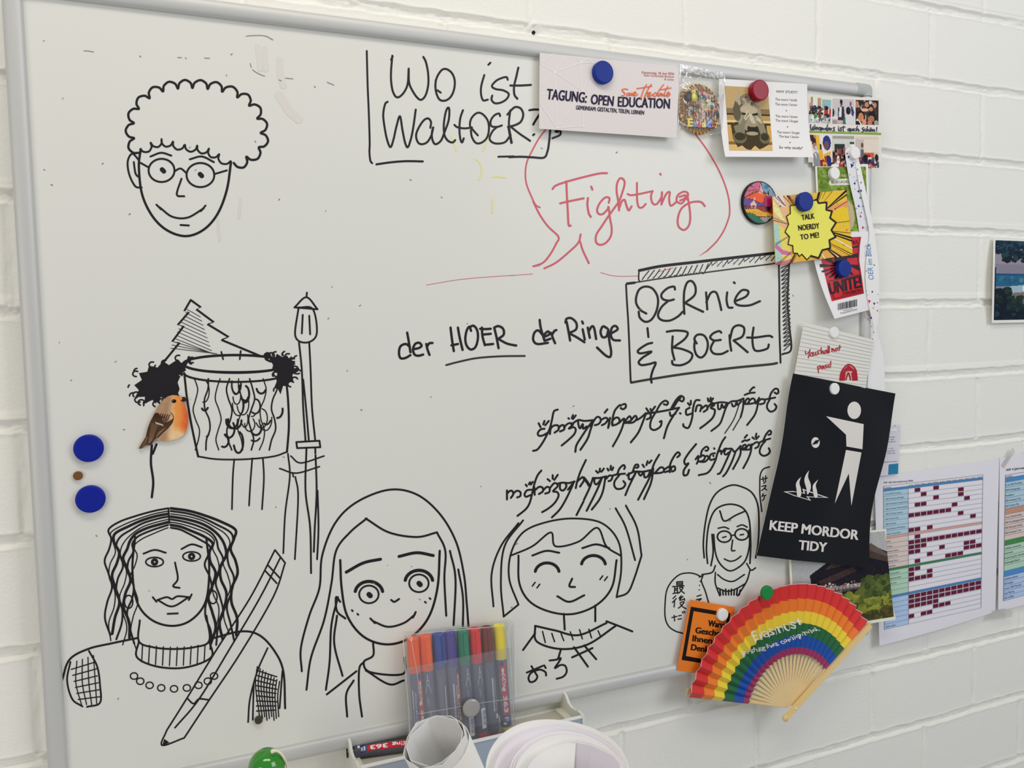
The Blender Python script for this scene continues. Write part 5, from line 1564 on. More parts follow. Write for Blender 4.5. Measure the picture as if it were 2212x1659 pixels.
# ------------------------------------------------------------------ lanyard
def strip(name, Lp, Rp, deps, m, parent, n=10, th=.0005):
    """band whose two edges are seen at pixels Lp / Rp, at distances deps from the board"""
    dd = cat(np.array([(a, 0) for a in deps]), n)[:, 0]
    A, B = cat(Lp, n), cat(Rp, n)
    P, Q = at(A, dd), at(B, dd)
    n_ = len(P)
    V = np.concatenate([P, Q, P + (0, th, 0), Q + (0, th, 0)])
    Fs = []
    for i in range(n_ - 1):
        Fs += [(i, i + 1, n_ + i + 1, n_ + i), (2 * n_ + i, 3 * n_ + i, 3 * n_ + i + 1, 2 * n_ + i + 1), (i, 2 * n_ + i, 2 * n_ + i + 1, i + 1), (n_ + i, n_ + i + 1, 3 * n_ + i + 1, 3 * n_ + i)]
    return mesh_obj(name, V, Fs, m, parent, smooth=False)


class Band:
    flat = True

    def __init__(self, P, D):
        self.y, self.D = np.array(P, float), np.array(D, float)

    def at(self, p, off=0.0):
        p = np.atleast_2d(p)
        return at(p, np.interp(p[:, 1], self.y, self.D) + off)


lan = empty('lanyard', tuple(at1(1849, 330, .012)))
tag(lan, 'white lanyard with tiny coloured triangles hanging along the right edge of the whiteboard', 'lanyard')
LM = mat((226, 228, 233), .5, .3)
LM2 = mat((214, 216, 222), .5, .3)
yA, dA = [316, 340, 400, 450, 505], [.0130, .0125, .0115, .0110, .0098]
strip('ribbon', [(1830, 320), (1826, 332), (1836, 396), (1848, 450), (1857, 506)], [(1842, 317), (1846, 340), (1856, 398), (1868, 450), (1882, 504)], dA, LM2, lan)
yB = [336, 395, 450, 505, 560, 610, 660, 700, 712, 745, 790, 840]
dB = [.0128, .0135, .0135, .0135, .0135, .0140, .0135, .0125, .0120, .0105, .0095, .0085]
strip('ribbon', [(1846, 340), (1856, 398), (1868, 450), (1878, 505), (1872, 556), (1870, 604), (1875, 652), (1884, 690), (1888, 712), (1880, 745), (1876, 790), (1874, 845)],
      [(1853, 334), (1867, 396), (1878, 448), (1889, 505), (1896, 556), (1899, 604), (1899, 655), (1897, 695), (1893, 712), (1903, 745), (1910, 790), (1912, 845)], dB, LM, lan)
strip('ribbon', [(1874, 835), (1880, 880), (1894, 925)], [(1912, 835), (1912, 880), (1912, 925)], [.0085, .004, -.014], LM2, lan)
for by, bd, L_ in ((yA, dA, [(716, 1340, 14, 0), (745, 1412, 22, 0), (728, 1490, 12, 2), (702, 1310, 10, 0), (768, 1565, 14, 0), (800, 1632, 15, 0), (772, 1612, 10, 2), (815, 1588 + 100, 14, 3), (802, 1660 + 98, 14, 1), (782, 1660 + 120, 12, 4), (817, 1660 + 186, 14, 5), (838, 1660 + 282, 16, 5), (858, 1660 + 340, 14, 2), (840, 1660 + 384, 10, 0)]),
                   (yB, dB, [(757, 1390, 9, 0), (770, 1428, 8, 2), (792, 1445, 8, 0), (765, 1508, 8, 4), (808, 1498, 8, 2), (783, 1450 + 90, 8, 0), (822, 1558, 9, 0), (822, 1627, 14, 0), (838, 1760, 9, 0), (824, 1815, 9, 0), (868, 1862, 9, 4), (880, 1940, 10, 5), (888, 2090, 8, 0), (893, 2570, 18, 5), (935, 2590, 14, 0), (927, 2627, 14, 2), (962, 2650, 10, 5),
                             (892, 2690, 16, 5), (907, 2712, 16, 0), (918, 2490, 12, 0), (868, 2312, 8, 0), (935, 2262, 10, 3), (870, 2480, 7, 4), (880, 2515, 7, 4), (912, 2786, 8, 3), (930, 2835, 8, 1), (962, 2582, 7, 0), (920, 2895, 9, 0), (968, 2510, 7, 4)])):
    d = Deco(Band(by, bd), base=.0003).view((1652, 0), K4)
    CL = [(34, 38, 120), (40, 60, 150), (206, 194, 96), (28, 112, 68), (150, 160, 176), (200, 36, 72)]
    for i, (x, y, r, k) in enumerate(L_):
        a0 = i * 1.9
        d.poly([(x + r * .8 * math.cos(a0 + j * 2.094), y + r * math.sin(a0 + j * 2.094)) for j in range(3)], mat(CL[k], .5))
    if by is yB:
        d.text('OER im Blick', (931, 2388), (902, 2080), 48, (66, 128, 182), up=(-1, -.08))
    d.build('triangle_print', lan)
# badge at the ribbon's end
BKK = 2212 / 332.0


def bp(x, y):
    return (1880 + x / BKK, 900 + y / BKK)


sf = Sheet([bp(70, 130), bp(438, 118), bp(400, 826), bp(20, 872)], [-.0165, -.0170, -.0150, -.0130])
b = sf.mesh('badge', paper((206, 203, 212), .35), 4, 4, parent=lan)
b['label'] = 'pale badge card with fine print'
d = Deco(sf).view((1880, 900), BKK)
d.poly(arc(372, 188, 14, 16, -90, 90, 6) + arc(296, 190, 14, 16, 90, 270, 6), mat((236, 234, 232), .5))
GT = mat((92, 92, 112), .6)
for s_, p0, p1 in (('Keynote • 15:30 Kaffee-', (150, 310), (360, 300)), ('Closing Panel • 18:45', (148, 345), (340, 335)), (', der Abend im 20:00 Uhr', (140, 378), (365, 366)), ('09:45 Session 2 • 11:45', (125, 478), (326, 464)),
                    ('perspektive Hochschule-', (105, 514), (358, 496)), ('wieder Züge • 13:00 bis gelt', (100, 545), (360, 530)), ('15:00 Pflegenest', (96, 580), (226, 572)), ('Detailinformationen', (158, 666), (388, 648))):
    d.text(s_, p0, p1, 17, GT)
d.poly([(265, 688), (402, 672), (398, 822), (256, 836)], mat((40, 120, 160), .5))
d.poly([(215, 145), (240, 128), (222, 122)], mat((150, 30, 60), .5)).poly([(346, 134), (352, 120), (360, 132)], mat((40, 40, 70), .5))
d.build('fine_print', b)

# ------------------------------------------------------------------ lined note
sf = Sheet([(1736.8, 695.7), (1888, 734.2), (1868, 846), (1711, 836)], [.0095, .0165, .0140, .0090], lambda s, t: np.stack([0 * t, -.003 * np.sin(math.pi * s) * 0, 0 * t], 1))
c = sf.mesh('lined_note', paper((214, 213, 206)), 4, 4)
tag(c, 'ruled paper note with red handwriting, tucked under the black poster', 'note')
sf.flat = True
d = Deco(sf).view((1652, 400), K4)
for i in range(16):
    t_ = .06 + i * .062
    q = sf.S(np.array([0.0, .5, 1.0]), np.array([t_] * 3))
    d.view((0, 0), 1).stroke(project(q), .8, (168, 168, 172))
d.view((1652, 400), K4).lay()
RH = mat((168, 34, 48), .5)
d.strokes([[(345, 1415), (350, 1440), (375, 1425), (385, 1400), (370, 1475)], [(395, 1430), (385, 1455), (405, 1455), (405, 1430), (395, 1430)], [(415, 1425), (412, 1450), (430, 1445), (430, 1422), (435, 1448)],
           [(470, 1410), (445, 1420), (462, 1436), (440, 1448)], [(480, 1385), (480, 1440), (490, 1415), (500, 1438)], [(525, 1405), (505, 1420), (515, 1436), (528, 1410), (532, 1434)], [(538, 1370), (540, 1432)], [(550, 1372), (548, 1430)],
           [(570, 1392), (572, 1420), (580, 1395), (592, 1418)], [(605, 1392), (598, 1412), (615, 1412), (615, 1392), (605, 1392)], [(638, 1365), (632, 1412)], [(622, 1388), (648, 1382)],
           [(448, 1548), (458, 1600)], [(450, 1555), (470, 1540), (470, 1562), (456, 1568)], [(495, 1540), (480, 1550), (490, 1566), (500, 1542), (505, 1564)], [(528, 1532), (512, 1540), (528, 1552), (510, 1562)], [(552, 1528), (536, 1538), (550, 1550), (534, 1558)], [(562, 1500), (560, 1545)], [(558, 1556), (559, 1558)]], 1.9, RH)
d.strokes([[(640, 1659), (655, 1590), (710, 1530), (770, 1570), (786, 1659)], [(660, 1600), (712, 1580), (775, 1590)], [(690, 1659), (712, 1600), (730, 1659)]], 3.2, RH)
d.poly([(640, 1668), (655, 1585), (690, 1600), (680, 1668)], RH).poly([(735, 1600), (775, 1585), (786, 1668), (745, 1668)], RH).poly([(660, 1590), (712, 1535), (770, 1580), (712, 1572)], RH)
d.build('red_handwriting', c)

# ------------------------------------------------------------------ temple postcard
sf = Sheet([(1702, 1166), (1914.5, 1142.5), (1935.3, 1338), (1713, 1374)], [.0040, .0110, .0125, .0105], lambda s, t: np.stack([-.0075 * np.sin(math.pi * t) * s, 0 * t, 0 * t], 1))
c = sf.mesh('picture_postcard', paper((226, 224, 208), .4), 12, 16)
tag(c, 'glossy picture of a wooden temple above green trees, behind the black poster and rainbow fan', 'postcard')
g = Pic(150, 140, (170, 172, 172))
g.rect(0, .45, .5, .62, (160, 164, 170)).poly([(0, .58), (.12, .52), (.25, .50), (.5, .46), (.5, .66), (0, .66)], (92, 98, 116)).poly([(0, .62), (.2, .58), (.5, .62), (.5, 1), (0, 1)], (56, 60, 40))
g.poly([(.18, .40), (.34, .30), (.46, .18), (.70, .06), (.84, .14), (1, .24), (1, .72), (.2, .62)], (28, 24, 34)).poly([(.34, .36), (.50, .22), (.72, .10), (.88, .22), (1, .30), (1, .36), (.8, .28), (.5, .34)], (70, 58, 54)).poly([(.78, .18), (1, .30), (1, .26), (.84, .12)], (96, 84, 76))
g.poly([(.26, .48), (.64, .36), (.66, .42), (.30, .54)], (62, 46, 44)).rect(.26, .56, .98, .62, (150, 142, 136)).rect(.26, .60, .98, .63, (82, 76, 74)).speck(60, (.28, .52, .96, .58), .009, [(206, 190, 180), (160, 120, 110), (90, 90, 120), (40, 30, 34)], 3)
for i in range(18):
    g.line(.28 + i * .038, .57, .28 + i * .038, .62, .006, (60, 54, 54))
g.poly([(.24, .64), (.7, .62), (.72, .78), (.3, .74)], (34, 28, 34)).poly([(.28, .62), (.5, .61), (.5, .67), (.30, .68)], (120, 112, 108))
g.poly([(0, .70), (.2, .66), (.42, .74), (.58, .70), (.72, .58), (.9, .50), (1, .52), (1, 1), (0, 1)], (92, 100, 36)).speck(260, (.3, .66, 1, 1), .035, [(124, 130, 48), (82, 92, 32), (140, 144, 56), (64, 76, 28), (108, 116, 42)], 5).speck(110, (.72, .52, 1, .72), .03, [(70, 88, 40), (92, 104, 48), (54, 70, 36)], 6).speck(60, (.3, .9, 1, 1), .03, [(84, 72, 36), (58, 60, 28)], 7).noise(6)
picture(g, sf, [tuple(project(sf.S(np.array([a]), np.array([b_])))[0]) for a, b_ in ((.022, .02), (.985, .02), (.985, .965), (.022, .965))], .0003, 'photo_print', c, M_GLOSS)

# ------------------------------------------------------------------ black poster
PK = 2212 / 560.0
sf = Sheet([(1713, 806.5), (1935, 850), (1876, 1227), (1636, 1201)], [.0140, .0165, .0185, .0150],
           lambda s, t: np.stack([.0095 * np.sin(math.pi * t) * (.35 * (1 - s) - .75 * s) + .006 * np.sin(2 * math.pi * t) * s, -.0035 * np.sin(math.pi * s) * np.sin(math.pi * np.clip(t * 1.3, 0, 1)) - .0022 * np.sin(9 * s + 5 * t) * t - .002 * np.sin(6 * s - 11 * t) * (1 - t), 0 * t], 1))
c = sf.mesh('black_poster', mat((15, 17, 23), .22, .28), 30, 40, back=paper((200, 200, 200)))
tag(c, 'large glossy black poster with a white figure throwing something into flames', 'poster')
d = Deco(sf, base=.0003, rough=.5).view((1652, 820), PK)
PW = mat((212, 208, 204), .5)
d.poly(arc(762, 262, 58, 74, 0, 360, 28)[:-1], PW)
d.poly([(522, 312), (843, 380), (832, 594), (696, 570), (692, 470)], PW)
d.poly([(692, 600), (824, 622), (738, 1076), (716, 800), (596, 1058)], PW)
d.poly(arc(432, 537, 36, 46, 0, 360, 22)[:-1], PW)
d.poly([(158, 955), (240, 950), (330, 966), (320, 930), (400, 958), (545, 1008), (440, 1006), (370, 1002), (394, 1034), (250, 992)], PW).lay()
PB = mat((15, 17, 23), .22, .28)
d.poly([(186, 960), (250, 958), (345, 974), (334, 944), (400, 968), (508, 1004), (350, 994), (376, 1022), (262, 988)], PB).lay()
d.poly([(400, 556), (428, 520), (466, 508), (446, 545)], PB)
for P in ([(306, 830), (292, 880), (306, 935), (304, 992), (276, 998), (268, 940), (262, 890), (280, 855)], [(374, 775), (366, 830), (388, 890), (386, 940), (360, 980), (352, 930), (334, 860), (348, 810)], [(452, 852), (432, 900), (442, 950), (446, 1000), (420, 1002), (406, 940), (408, 900), (430, 872)]):
    d.poly(cat(P + [P[0]], 5)[:-1].tolist(), PW, 2)
d.text('KEEP MORDOR', (38, 1280), (790, 1366), 86, PW, .045).text('TIDY', (286, 1448), (520, 1470), 84, PW, .045)
d.build('white_print', c)

# ------------------------------------------------------------------ year plans taped to the wall
PLK = 2212 / 332.0
WD = -0.0195
sf = Sheet([(1889, 1031), (2159, 991), (2150, 1321.5), (1900, 1395)], [WD, WD, WD + .003, WD + .009], lambda s, t: np.stack([0 * t, -.004 * np.sin(math.pi * s) * t ** 2, 0 * t], 1))
c = sf.mesh('year_plan', paper((217, 215, 227)), 12, 12)
tag(c, 'year plan sheet with dark red squares taped to the wall, the left of two', 'sheet')
sf.flat = False
d = Deco(sf, base=.0003)
tab = np.array([(1907.8, 1050.2), (2122.8, 1025.3), (2118.6, 1312.6), (1910, 1359.6)])
rows = [('h', .55), ('b', .50)] + [('lb', 1)] * 9 + [('p', .5)] + [('lp', 1)] * 6 + [('g', .5)] + [('lg', 1)] * 5 + [('b', .5)] + [('ll', 1)] * 6
tot = sum(w for _, w in rows)
sq = [(2, 5), (3, 9), (5, 9), (2, 3, 10), (8,), (1, 2, 3, 4, 5, 6, 7), (9,), (11,), (1, 2, 4), (2,), tuple(range(1, 13)), (1, 2, 3), (1, 2, 6, 10, 11), (4, 10, 11, 12), (2, 7, 8, 9), (1, 2), (1, 4), (1, 2, 3, 4), (), (), tuple(range(1, 13)), tuple(range(1, 13)), (1, 2, 3, 4, 5), (5, 6, 7), (1, 3, 4), ()]
COLS = {'h': (208, 206, 218), 'b': (70, 128, 180), 'lb': (166, 194, 210), 'p': (206, 158, 146), 'lp': (206, 190, 184), 'g': (62, 124, 84), 'lg': (168, 200, 178), 'll': (166, 190, 222)}


def tb(u, v):
    return tuple((1 - v) * ((1 - u) * tab[0] + u * tab[1]) + v * ((1 - u) * tab[3] + u * tab[2]))


def cellp(u0, v0, u1, v1):
    return [tb(u0, v0), tb(u1, v0), tb(u1, v1), tb(u0, v1)]


MAR, GRID = mat((96, 24, 52), .6), mat((120, 118, 134), .6)
LW, v, k = .25, 0.0, 0
names = ['KI und OER Workshop', 'OER Workshop Einsteiger', 'OER Workshop Fortgeschritten', 'OER Workshop Weiterentwickl', 'OER Workshop Lizenzen', 'RUB Teachers Day', 'OER Werkstatt', 'Klausur/Retreat Workshop', 'Kreise Crossmedial', 'Umwelt', 'Workshop', 'Werkstatt Aachen', 'Werkstatt Trier', 'Werkstatt Essen', 'Schwerpunkte', 'KI im Fernstudium', 'Bildungsmaterialien', 'Open up!_Orte', '', '', '', '', '', '', '', 'OER im Blick']
for kind, w in rows:
    v1 = v + w / tot
    if kind in ('b', 'p', 'g'):
        d.poly(cellp(0, v, 1, v1), mat(COLS[kind], .6), 3)
    elif kind != 'h':
        d.poly(cellp(0, v, LW, v1), mat(COLS[kind], .6), 2)
    v = v1
v = 0.0
d.lay()
for kind, w in rows:
    v1 = v + w / tot
    d.stroke([tb(0, v1), tb(.5, v1), tb(1, v1)], .55, GRID)
    if kind[0] == 'l':
        for cc in sq[k]:
            u0 = LW + (cc - 1) * (1 - LW) / 12
            d.poly(cellp(u0 + .003, v + .004, u0 + (1 - LW) / 12 - .005, v1 - .004), MAR, 1)
        if names[k]:
            d.text(names[k], tb(.02, v1 - .009), tb(.02 + .0082 * len(names[k]), v1 - .009), 3.4, (82, 92, 116))
        k += 1
    v = v1
for a, b in ((tb(0, 0), tb(1, 0)), (tb(0, 0), tb(0, 1)), (tb(1, 0), tb(1, 1)), (tb(LW, .04), tb(LW, 1))):
    d.stroke([a, ((a[0] + b[0]) / 2, (a[1] + b[1]) / 2), b], .7, GRID)
for i, mth in enumerate(['Januar', 'Februar', 'März', 'April', 'Mai', 'Juni', 'Juli', 'August', 'September', 'Oktober', 'November', 'Dezember']):
    u = LW + (i + .1) * (1 - LW) / 12
    d.text(mth, tb(u, .018), tb(u + .045, .018), 2.6, (100, 100, 110))
d.text('Aufgabe', tb(.005, .017), tb(.08, .017), 2.8, (90, 90, 96))
d.view((1880, 900), PLK).text('WP 1&2 Jahresplanung 2026', (188, 962), (612, 930), 24, (58, 56, 70), .012)
d.build('printed_table', c)

sf = Sheet([(2160, 989.5), (2392, 945), (2388, 1262), (2156, 1321)], [WD + .0012, WD, WD, WD + .004])
c = sf.mesh('year_plan', paper((217, 215, 227)), 4, 4)
tag(c, 'year plan sheet cut off by the right picture edge, the right of two taped sheets', 'sheet')
d = Deco(sf, base=.0003)
tab = np.array([(2171.5, 1026.5), (2384, 990), (2380, 1240), (2167, 1298)])
rows2 = [('h', .6), ('b', .9), ('lb', 1.1), ('lb', 1.1), ('lb', 1.1), ('lb', 1.1), ('lb', 1.1), ('p', 1.25), ('lp', 1.1), ('lp', 1.1), ('lp', 1.1), ('lp', 1.1), ('lp', 1), ('g', 1.1), ('lg', 1.1), ('lg', 1), ('lg', 1), ('lg', 1), ('lg', 1.2), ('b', 1.2), ('ll', 1), ('ll', 1), ('ll', 1), ('ll', 1), ('ll', 1)]
names2 = ['', '', 'KI und OER Workshop', 'OMP Arbeitsgruppe', 'Moodlekurs', 'OER-Workshop Trier', 'RUB Teachers Day', '', 'Trier (Universität)', 'OMP Vorstellungswochen', 'OER-Werkstatt Aachen', 'OER-Werkstatt Trier', '', '', 'Leitfaden einsetzen', 'Interviews', 'Auswertung der Interviews', 'Einladungsfeedback', '', '', 'Leitfaden planen', 'OER-Angebot', 'Fenster OER Material', 'Open Beitrag', 'OER im Blick']
tot, v = sum(w for _, w in rows2), 0.0
COLS['p'], COLS['g'], COLS['b'] = (186, 138, 120), (62, 132, 72), (72, 134, 190)
for (kind, w), nm in zip(rows2, names2):
    v1 = v + w / tot
    if kind in ('b', 'p', 'g'):
        d.poly(cellp(0, v, 1, v1), mat(COLS[kind], .6))
    elif kind != 'h':
        d.poly(cellp(0, v, LW, v1), mat(COLS[kind], .6))
    v = v1
d.lay()
v = 0.0
for (kind, w), nm in zip(rows2, names2):
    v1 = v + w / tot
    d.stroke([tb(0, v1), tb(1, v1)], .7, GRID)
    if nm:
        d.text(nm, tb(.004, v1 - .011), tb(.004 + .0088 * len(nm), v1 - .011), 4.4, (70, 80, 92))
    v = v1
d.stroke([tb(0, 0), tb(1, 0)], .9, GRID).stroke([tb(0, 0), tb(0, 1)], .8, GRID).stroke([tb(LW, .06), tb(LW, 1)], .8, GRID).text('Aufgabe', tb(.004, .02), tb(.075, .02), 3.6, (80, 80, 84))
d.view((1880, 900), PLK).text('WP 4 Jahresplanung 2026', (1952, 784), (2440, 716), 32, (44, 42, 56), .014)
d.build('printed_table', c)

F_TAPE = film('sticky_tape', (196, 194, 190), 0.30, 0.05, 0.3)
for P, dp, lab in (([(1879 + 1900 / PLK, 900 + 740 / PLK - 1), (2171.0, 986.5), (2193, 977.5), (2190, 966)], WD + .0022, 'short translucent tape strip at the top of the right year plan'),):
    P = [(1880 + 1925 / PLK, 900 + 745 / PLK), (1880 + 1888 / PLK, 900 + 700 / PLK), (1880 + 2050 / PLK, 900 + 440 / PLK), (1880 + 2085 / PLK, 900 + 500 / PLK)]
    V = at(P, dp + .0005)
    t_ = mesh_obj('tape_strip', np.concatenate([V, V + (0, .0002, 0)]), [(0, 1, 2, 3), (7, 6, 5, 4), (0, 4, 5, 1), (1, 5, 6, 2), (2, 6, 7, 3), (3, 7, 4, 0)], F_TAPE)
    tag(t_, lab, 'tape')
P = [(1880 + 1700 / PLK, 1140 + 1320 / PLK), (1880 + 1775 / PLK, 1140 + 1190 / PLK), (1880 + 1930 / PLK, 1140 + 1160 / PLK), (1880 + 2050 / PLK, 1140 + 1200 / PLK), (1880 + 2040 / PLK, 1140 + 1285 / PLK)]
V = at(P, WD + .0062)
t_ = mesh_obj('tape_strip', np.concatenate([V, V + (0, .0002, 0)]), [(0, 1, 2, 3, 4), (9, 8, 7, 6, 5)] + [(i, i + 5, (i + 1) % 5 + 5, (i + 1) % 5) for i in range(5)], F_TAPE)
tag(t_, 'translucent tape strip joining the lower corners of the two year plans', 'tape')

# ------------------------------------------------------------------ beach photo
sf = Sheet([(2146.5, 515), (2345, 523), (2345, 694), (2142.5, 698)], [WD + .002, WD, WD, WD + .004], lambda s, t: np.stack([-.0065 * np.sin(math.pi * t) * (1 - s) ** 2, -.005 * np.sin(math.pi * t) * (1 - s) ** 2, 0 * t], 1))
c = sf.mesh('beach_photo', paper((232, 226, 218), .4), 14, 14)
tag(c, 'photo of a surf beach framed by pine branches on the right wall', 'photo')
g = Pic(150, 130, (128, 126, 142))
g.rect(0, 0, 1, .2, (104, 118, 150)).rect(0, .18, 1, .42, (140, 134, 144)).rect(0, .30, 1, .42, (128, 122, 138)).rect(0, .415, 1, .58, (34, 92, 126)).rect(0, .415, 1, .44, (28, 74, 120)).speck(50, (0, .44, 1, .56), .02, [(48, 108, 132), (30, 84, 116), (64, 122, 140)], 3)
g.poly([(0, .62), (.2, .57), (.6, .54), (1, .52), (1, .66), (.4, .64), (0, .68)], (150, 176, 190)).ell(.36, .60, .05, .06, (206, 226, 240)).poly([(.2, .66), (.5, .63), (1, .64), (1, 1), (.2, 1)], (122, 104, 102)).poly([(.1, .80), (.3, .70), (.5, .72), (.6, 1), (0, 1)], (110, 92, 90))
for x0, y0, x1, y1, w in ((0, .03, .5, .14, .012), (.05, .10, .30, .22, .012), (.5, .14, 1, .10, .02)):
    g.line(x0, y0, x1, y1, w, (16, 22, 36))
g.speck(150, (0, 0, .34, .16), .022, [(20, 46, 62), (14, 30, 50), (38, 66, 82)], 4).speck(120, (.08, .12, .45, .26), .022, [(16, 40, 52), (12, 26, 42), (30, 60, 66)], 5).speck(120, (.4, 0, 1, .22), .03, [(20, 46, 62), (14, 30, 50)], 6)
g.speck(160, (0, .62, .17, .86), .028, [(14, 34, 44), (10, 22, 34), (30, 52, 42)], 7).speck(300, (0, .82, .42, 1), .035, [(12, 30, 44), (8, 20, 34), (24, 56, 70)], 8).speck(60, (.16, .70, .30, .86), .025, [(14, 34, 44), (30, 50, 40)], 9).speck(200, (.3, .88, 1, 1), .04, [(12, 30, 44), (8, 20, 34)], 10).rect(0, .34, .015, 1, (12, 20, 36)).noise(4)
picture(g, sf, [tuple(project(sf.S(np.array([a]), np.array([b_])))[0]) for a, b_ in ((.018, .02), (.985, .02), (.985, .965), (.018, .965))], .0003, 'photo_print', c, M_GLOSS)

# ------------------------------------------------------------------ orange card
FK = 2212 / 440.0


def fp(x, y):
    return (1460 + x / FK, 1230 + y / FK)


sf = Sheet([fp(155, 330), fp(640, 410), fp(560, 1168), fp(10, 1096)], [.0050, .0050, .0088, .0088])
c = sf.mesh('orange_card', paper((226, 120, 38), .5), 4, 4)
tag(c, 'orange card with a thick black border, half hidden behind the rainbow fan', 'card')
d = Deco(sf, base=.0003).view((1460, 1230), FK)
BK2 = mat((24, 18, 18), .5)
d.poly([(162, 404), (590, 476), (520, 1056), (62, 982)], BK2).lay().poly([(190, 452), (552, 514), (488, 1010), (106, 938)], mat((228, 122, 40), .5)).lay()
for s_, p0, p1 in (('Warum', (346, 612), (560, 640)), ('Geschenke', (208, 688), (600, 742)), ('Ihnen', (176, 776), (385, 804)), ('Denken', (160, 872), (430, 912))):
    d.text(s_, p0, p1, 68, BK2, .05)
d.build('lettering', c)

# ------------------------------------------------------------------ rainbow folding fan
FD = .0175
fc = at1(1711, 1531, FD)
fan = empty('folding_fan', tuple(fc))
tag(fan, 'rainbow paper folding fan with pale wooden ribs, pinned open at the lower right corner', 'fan')
p0, p1, pt = at1(1489, 1508, FD), at1(1874, 1350, FD), at1(1716, 1261, FD)
A0 = math.atan2(p0[2] - fc[2], p0[0] - fc[0]) % (2 * math.pi)
A1 = math.atan2(p1[2] - fc[2], p1[0] - fc[0])
RF = [np.linalg.norm((q - fc)[[0, 2]]) for q in (p0, pt, p1)]


def frad(a):
    t_ = (A0 - a) / (A0 - A1)
    return float(np.interp(t_, [0, .5, 1], RF))


NP = 23
bands = [1.0, .885, .785, .688, .59, .495, .44]
bcol = [(204, 52, 52), (226, 122, 46), (238, 198, 62), (40, 100, 62), (30, 78, 160), (150, 52, 96)]
folds = np.linspace(A0, A1, 2 * NP + 1)


def fdep(r, i):
    """fold i, radius r: ridge / valley"""
    return FD + (.0040 if i % 2 else -.0034) * r / .2


mb = MB()
for i in range(2 * NP):
    for b in range(6):
        V = []
        for (ii, q) in ((i, b), (i + 1, b), (i + 1, b + 1), (i, b + 1)):
            a = folds[ii]
            r = bands[q] * frad(a) + (.0016 if ii % 2 else -.0010) * (q == 0)
            V.append((fc[0] + r * math.cos(a), -fdep(r, ii), fc[2] + r * math.sin(a)))
        mb.add(V, [(0, 1, 2, 3)], mat(bcol[b], .32, .3))
    a, a2 = folds[i], folds[i + 1]
    V = []
    for (ii, k) in ((i, 0), (i + 1, 0), (i + 1, 1), (i, 1)):
        r = frad(folds[ii]) + (.0016 if ii % 2 else -.0010) + k * .0013
        V.append((fc[0] + r * math.cos(folds[ii]), -fdep(r, ii) - .0003, fc[2] + r * math.sin(folds[ii])))
    mb.add(V, [(0, 1, 2, 3)], mat((210, 172, 176), .4))
mb.build('paper_leaf', fan)


class FanS:
    flat = True

    def at(self, p, off=0.0):
        P = at(p, FD)
        a = np.arctan2(P[:, 2] - fc[2], P[:, 0] - fc[0])
        r = np.hypot(P[:, 2] - fc[2], P[:, 0] - fc[0])
        t_ = (A0 - a) / (A0 - A1) * 2 * NP
        i = np.floor(t_)
        f = t_ - i
        odd = i % 2
        y = np.where(odd == 1, .0040 + (-.0034 - .0040) * f, -.0034 + (.0040 + .0034) * f) * r / .2
        P[:, 1] = -(FD + y) - .0005 - off
        return P


d = Deco(FanS(), base=0).view((1460, 1230), FK)
FW2 = mat((236, 232, 228), .5)
# both lines follow gentle arcs: place them letter by letter
for word, cen, rad_, a_s, a_e, hh, bo in (('Erasmus+', (1225, 1500), 840, -118.0, -81.5, 112, .0), ('Enriching lives, opening minds.', (1225, 1500), 700, -0, 0, 54, .012)):
    if word[1] == 'r':
        pts = [(845, 785), (935, 752), (1000, 728), (1075, 706), (1160, 678), (1245, 650), (1300, 630), (1382, 606)]
    else:
        pts = [(716, 944), (800, 912), (900, 886), (1000, 858), (1100, 824), (1200, 790), (1300, 752), (1400, 710), (1550, 658)]
    C_ = cat(pts, 10)
    L_ = np.concatenate([[0], np.cumsum(np.linalg.norm(np.diff(C_, axis=0), axis=1))])
    V, Fs = text_mesh(word)
    V, Fs = refine(V[:, :2], Fs, 2)
    x = (V[:, 0] - V[:, 0].min()) / (V[:, 0].max() - V[:, 0].min()) * L_[-1]
    cx, cy = np.interp(x, L_, C_[:, 0]), np.interp(x, L_, C_[:, 1])
    dx, dy = np.interp(x, L_, np.gradient(C_[:, 0], L_)), np.interp(x, L_, np.gradient(C_[:, 1], L_))
    nn = np.hypot(dx, dy)
    yy = V[:, 1] / .729 * hh
    Q = np.stack([cx + dy / nn * yy, cy - dx / nn * yy], 1)
    for i, (ax_, ay_) in enumerate(((0, 0), (1.1, 0), (-1.1, 0), (0, 1.1), (0, -1.1))):
        d.mb.add(d.s.at(d.px(Q + (ax_, ay_)), i * 1e-5), Fs, FW2)
d.build('lettering', fan)
WOOD = mat((222, 196, 146), .5)


def slat(name, a, r0, r1, w0, w1, dep, th, m):
    ca, sa = math.cos(a), math.sin(a)
    V = []
    for r, w in ((r0, w0), (r0 + (r1 - r0) * .3, (w0 + w1) / 2), (r1, w1)):
        for s_ in (-1, 1):
            for y in (0, th):
                V.append((fc[0] + r * ca - s_ * w / 2 * sa, -dep - y, fc[2] + r * sa + s_ * w / 2 * ca))
    Fs = []
    for j in range(2):
        q = j * 4
        Fs += [(q, q + 4, q + 5, q + 1), (q + 2, q + 3, q + 7, q + 6), (q + 1, q + 5, q + 7, q + 3), (q, q + 2, q + 6, q + 4)]
    Fs += [(0, 1, 3, 2), (8, 10, 11, 9)]
    return mesh_obj(name, V, Fs, m, fan)


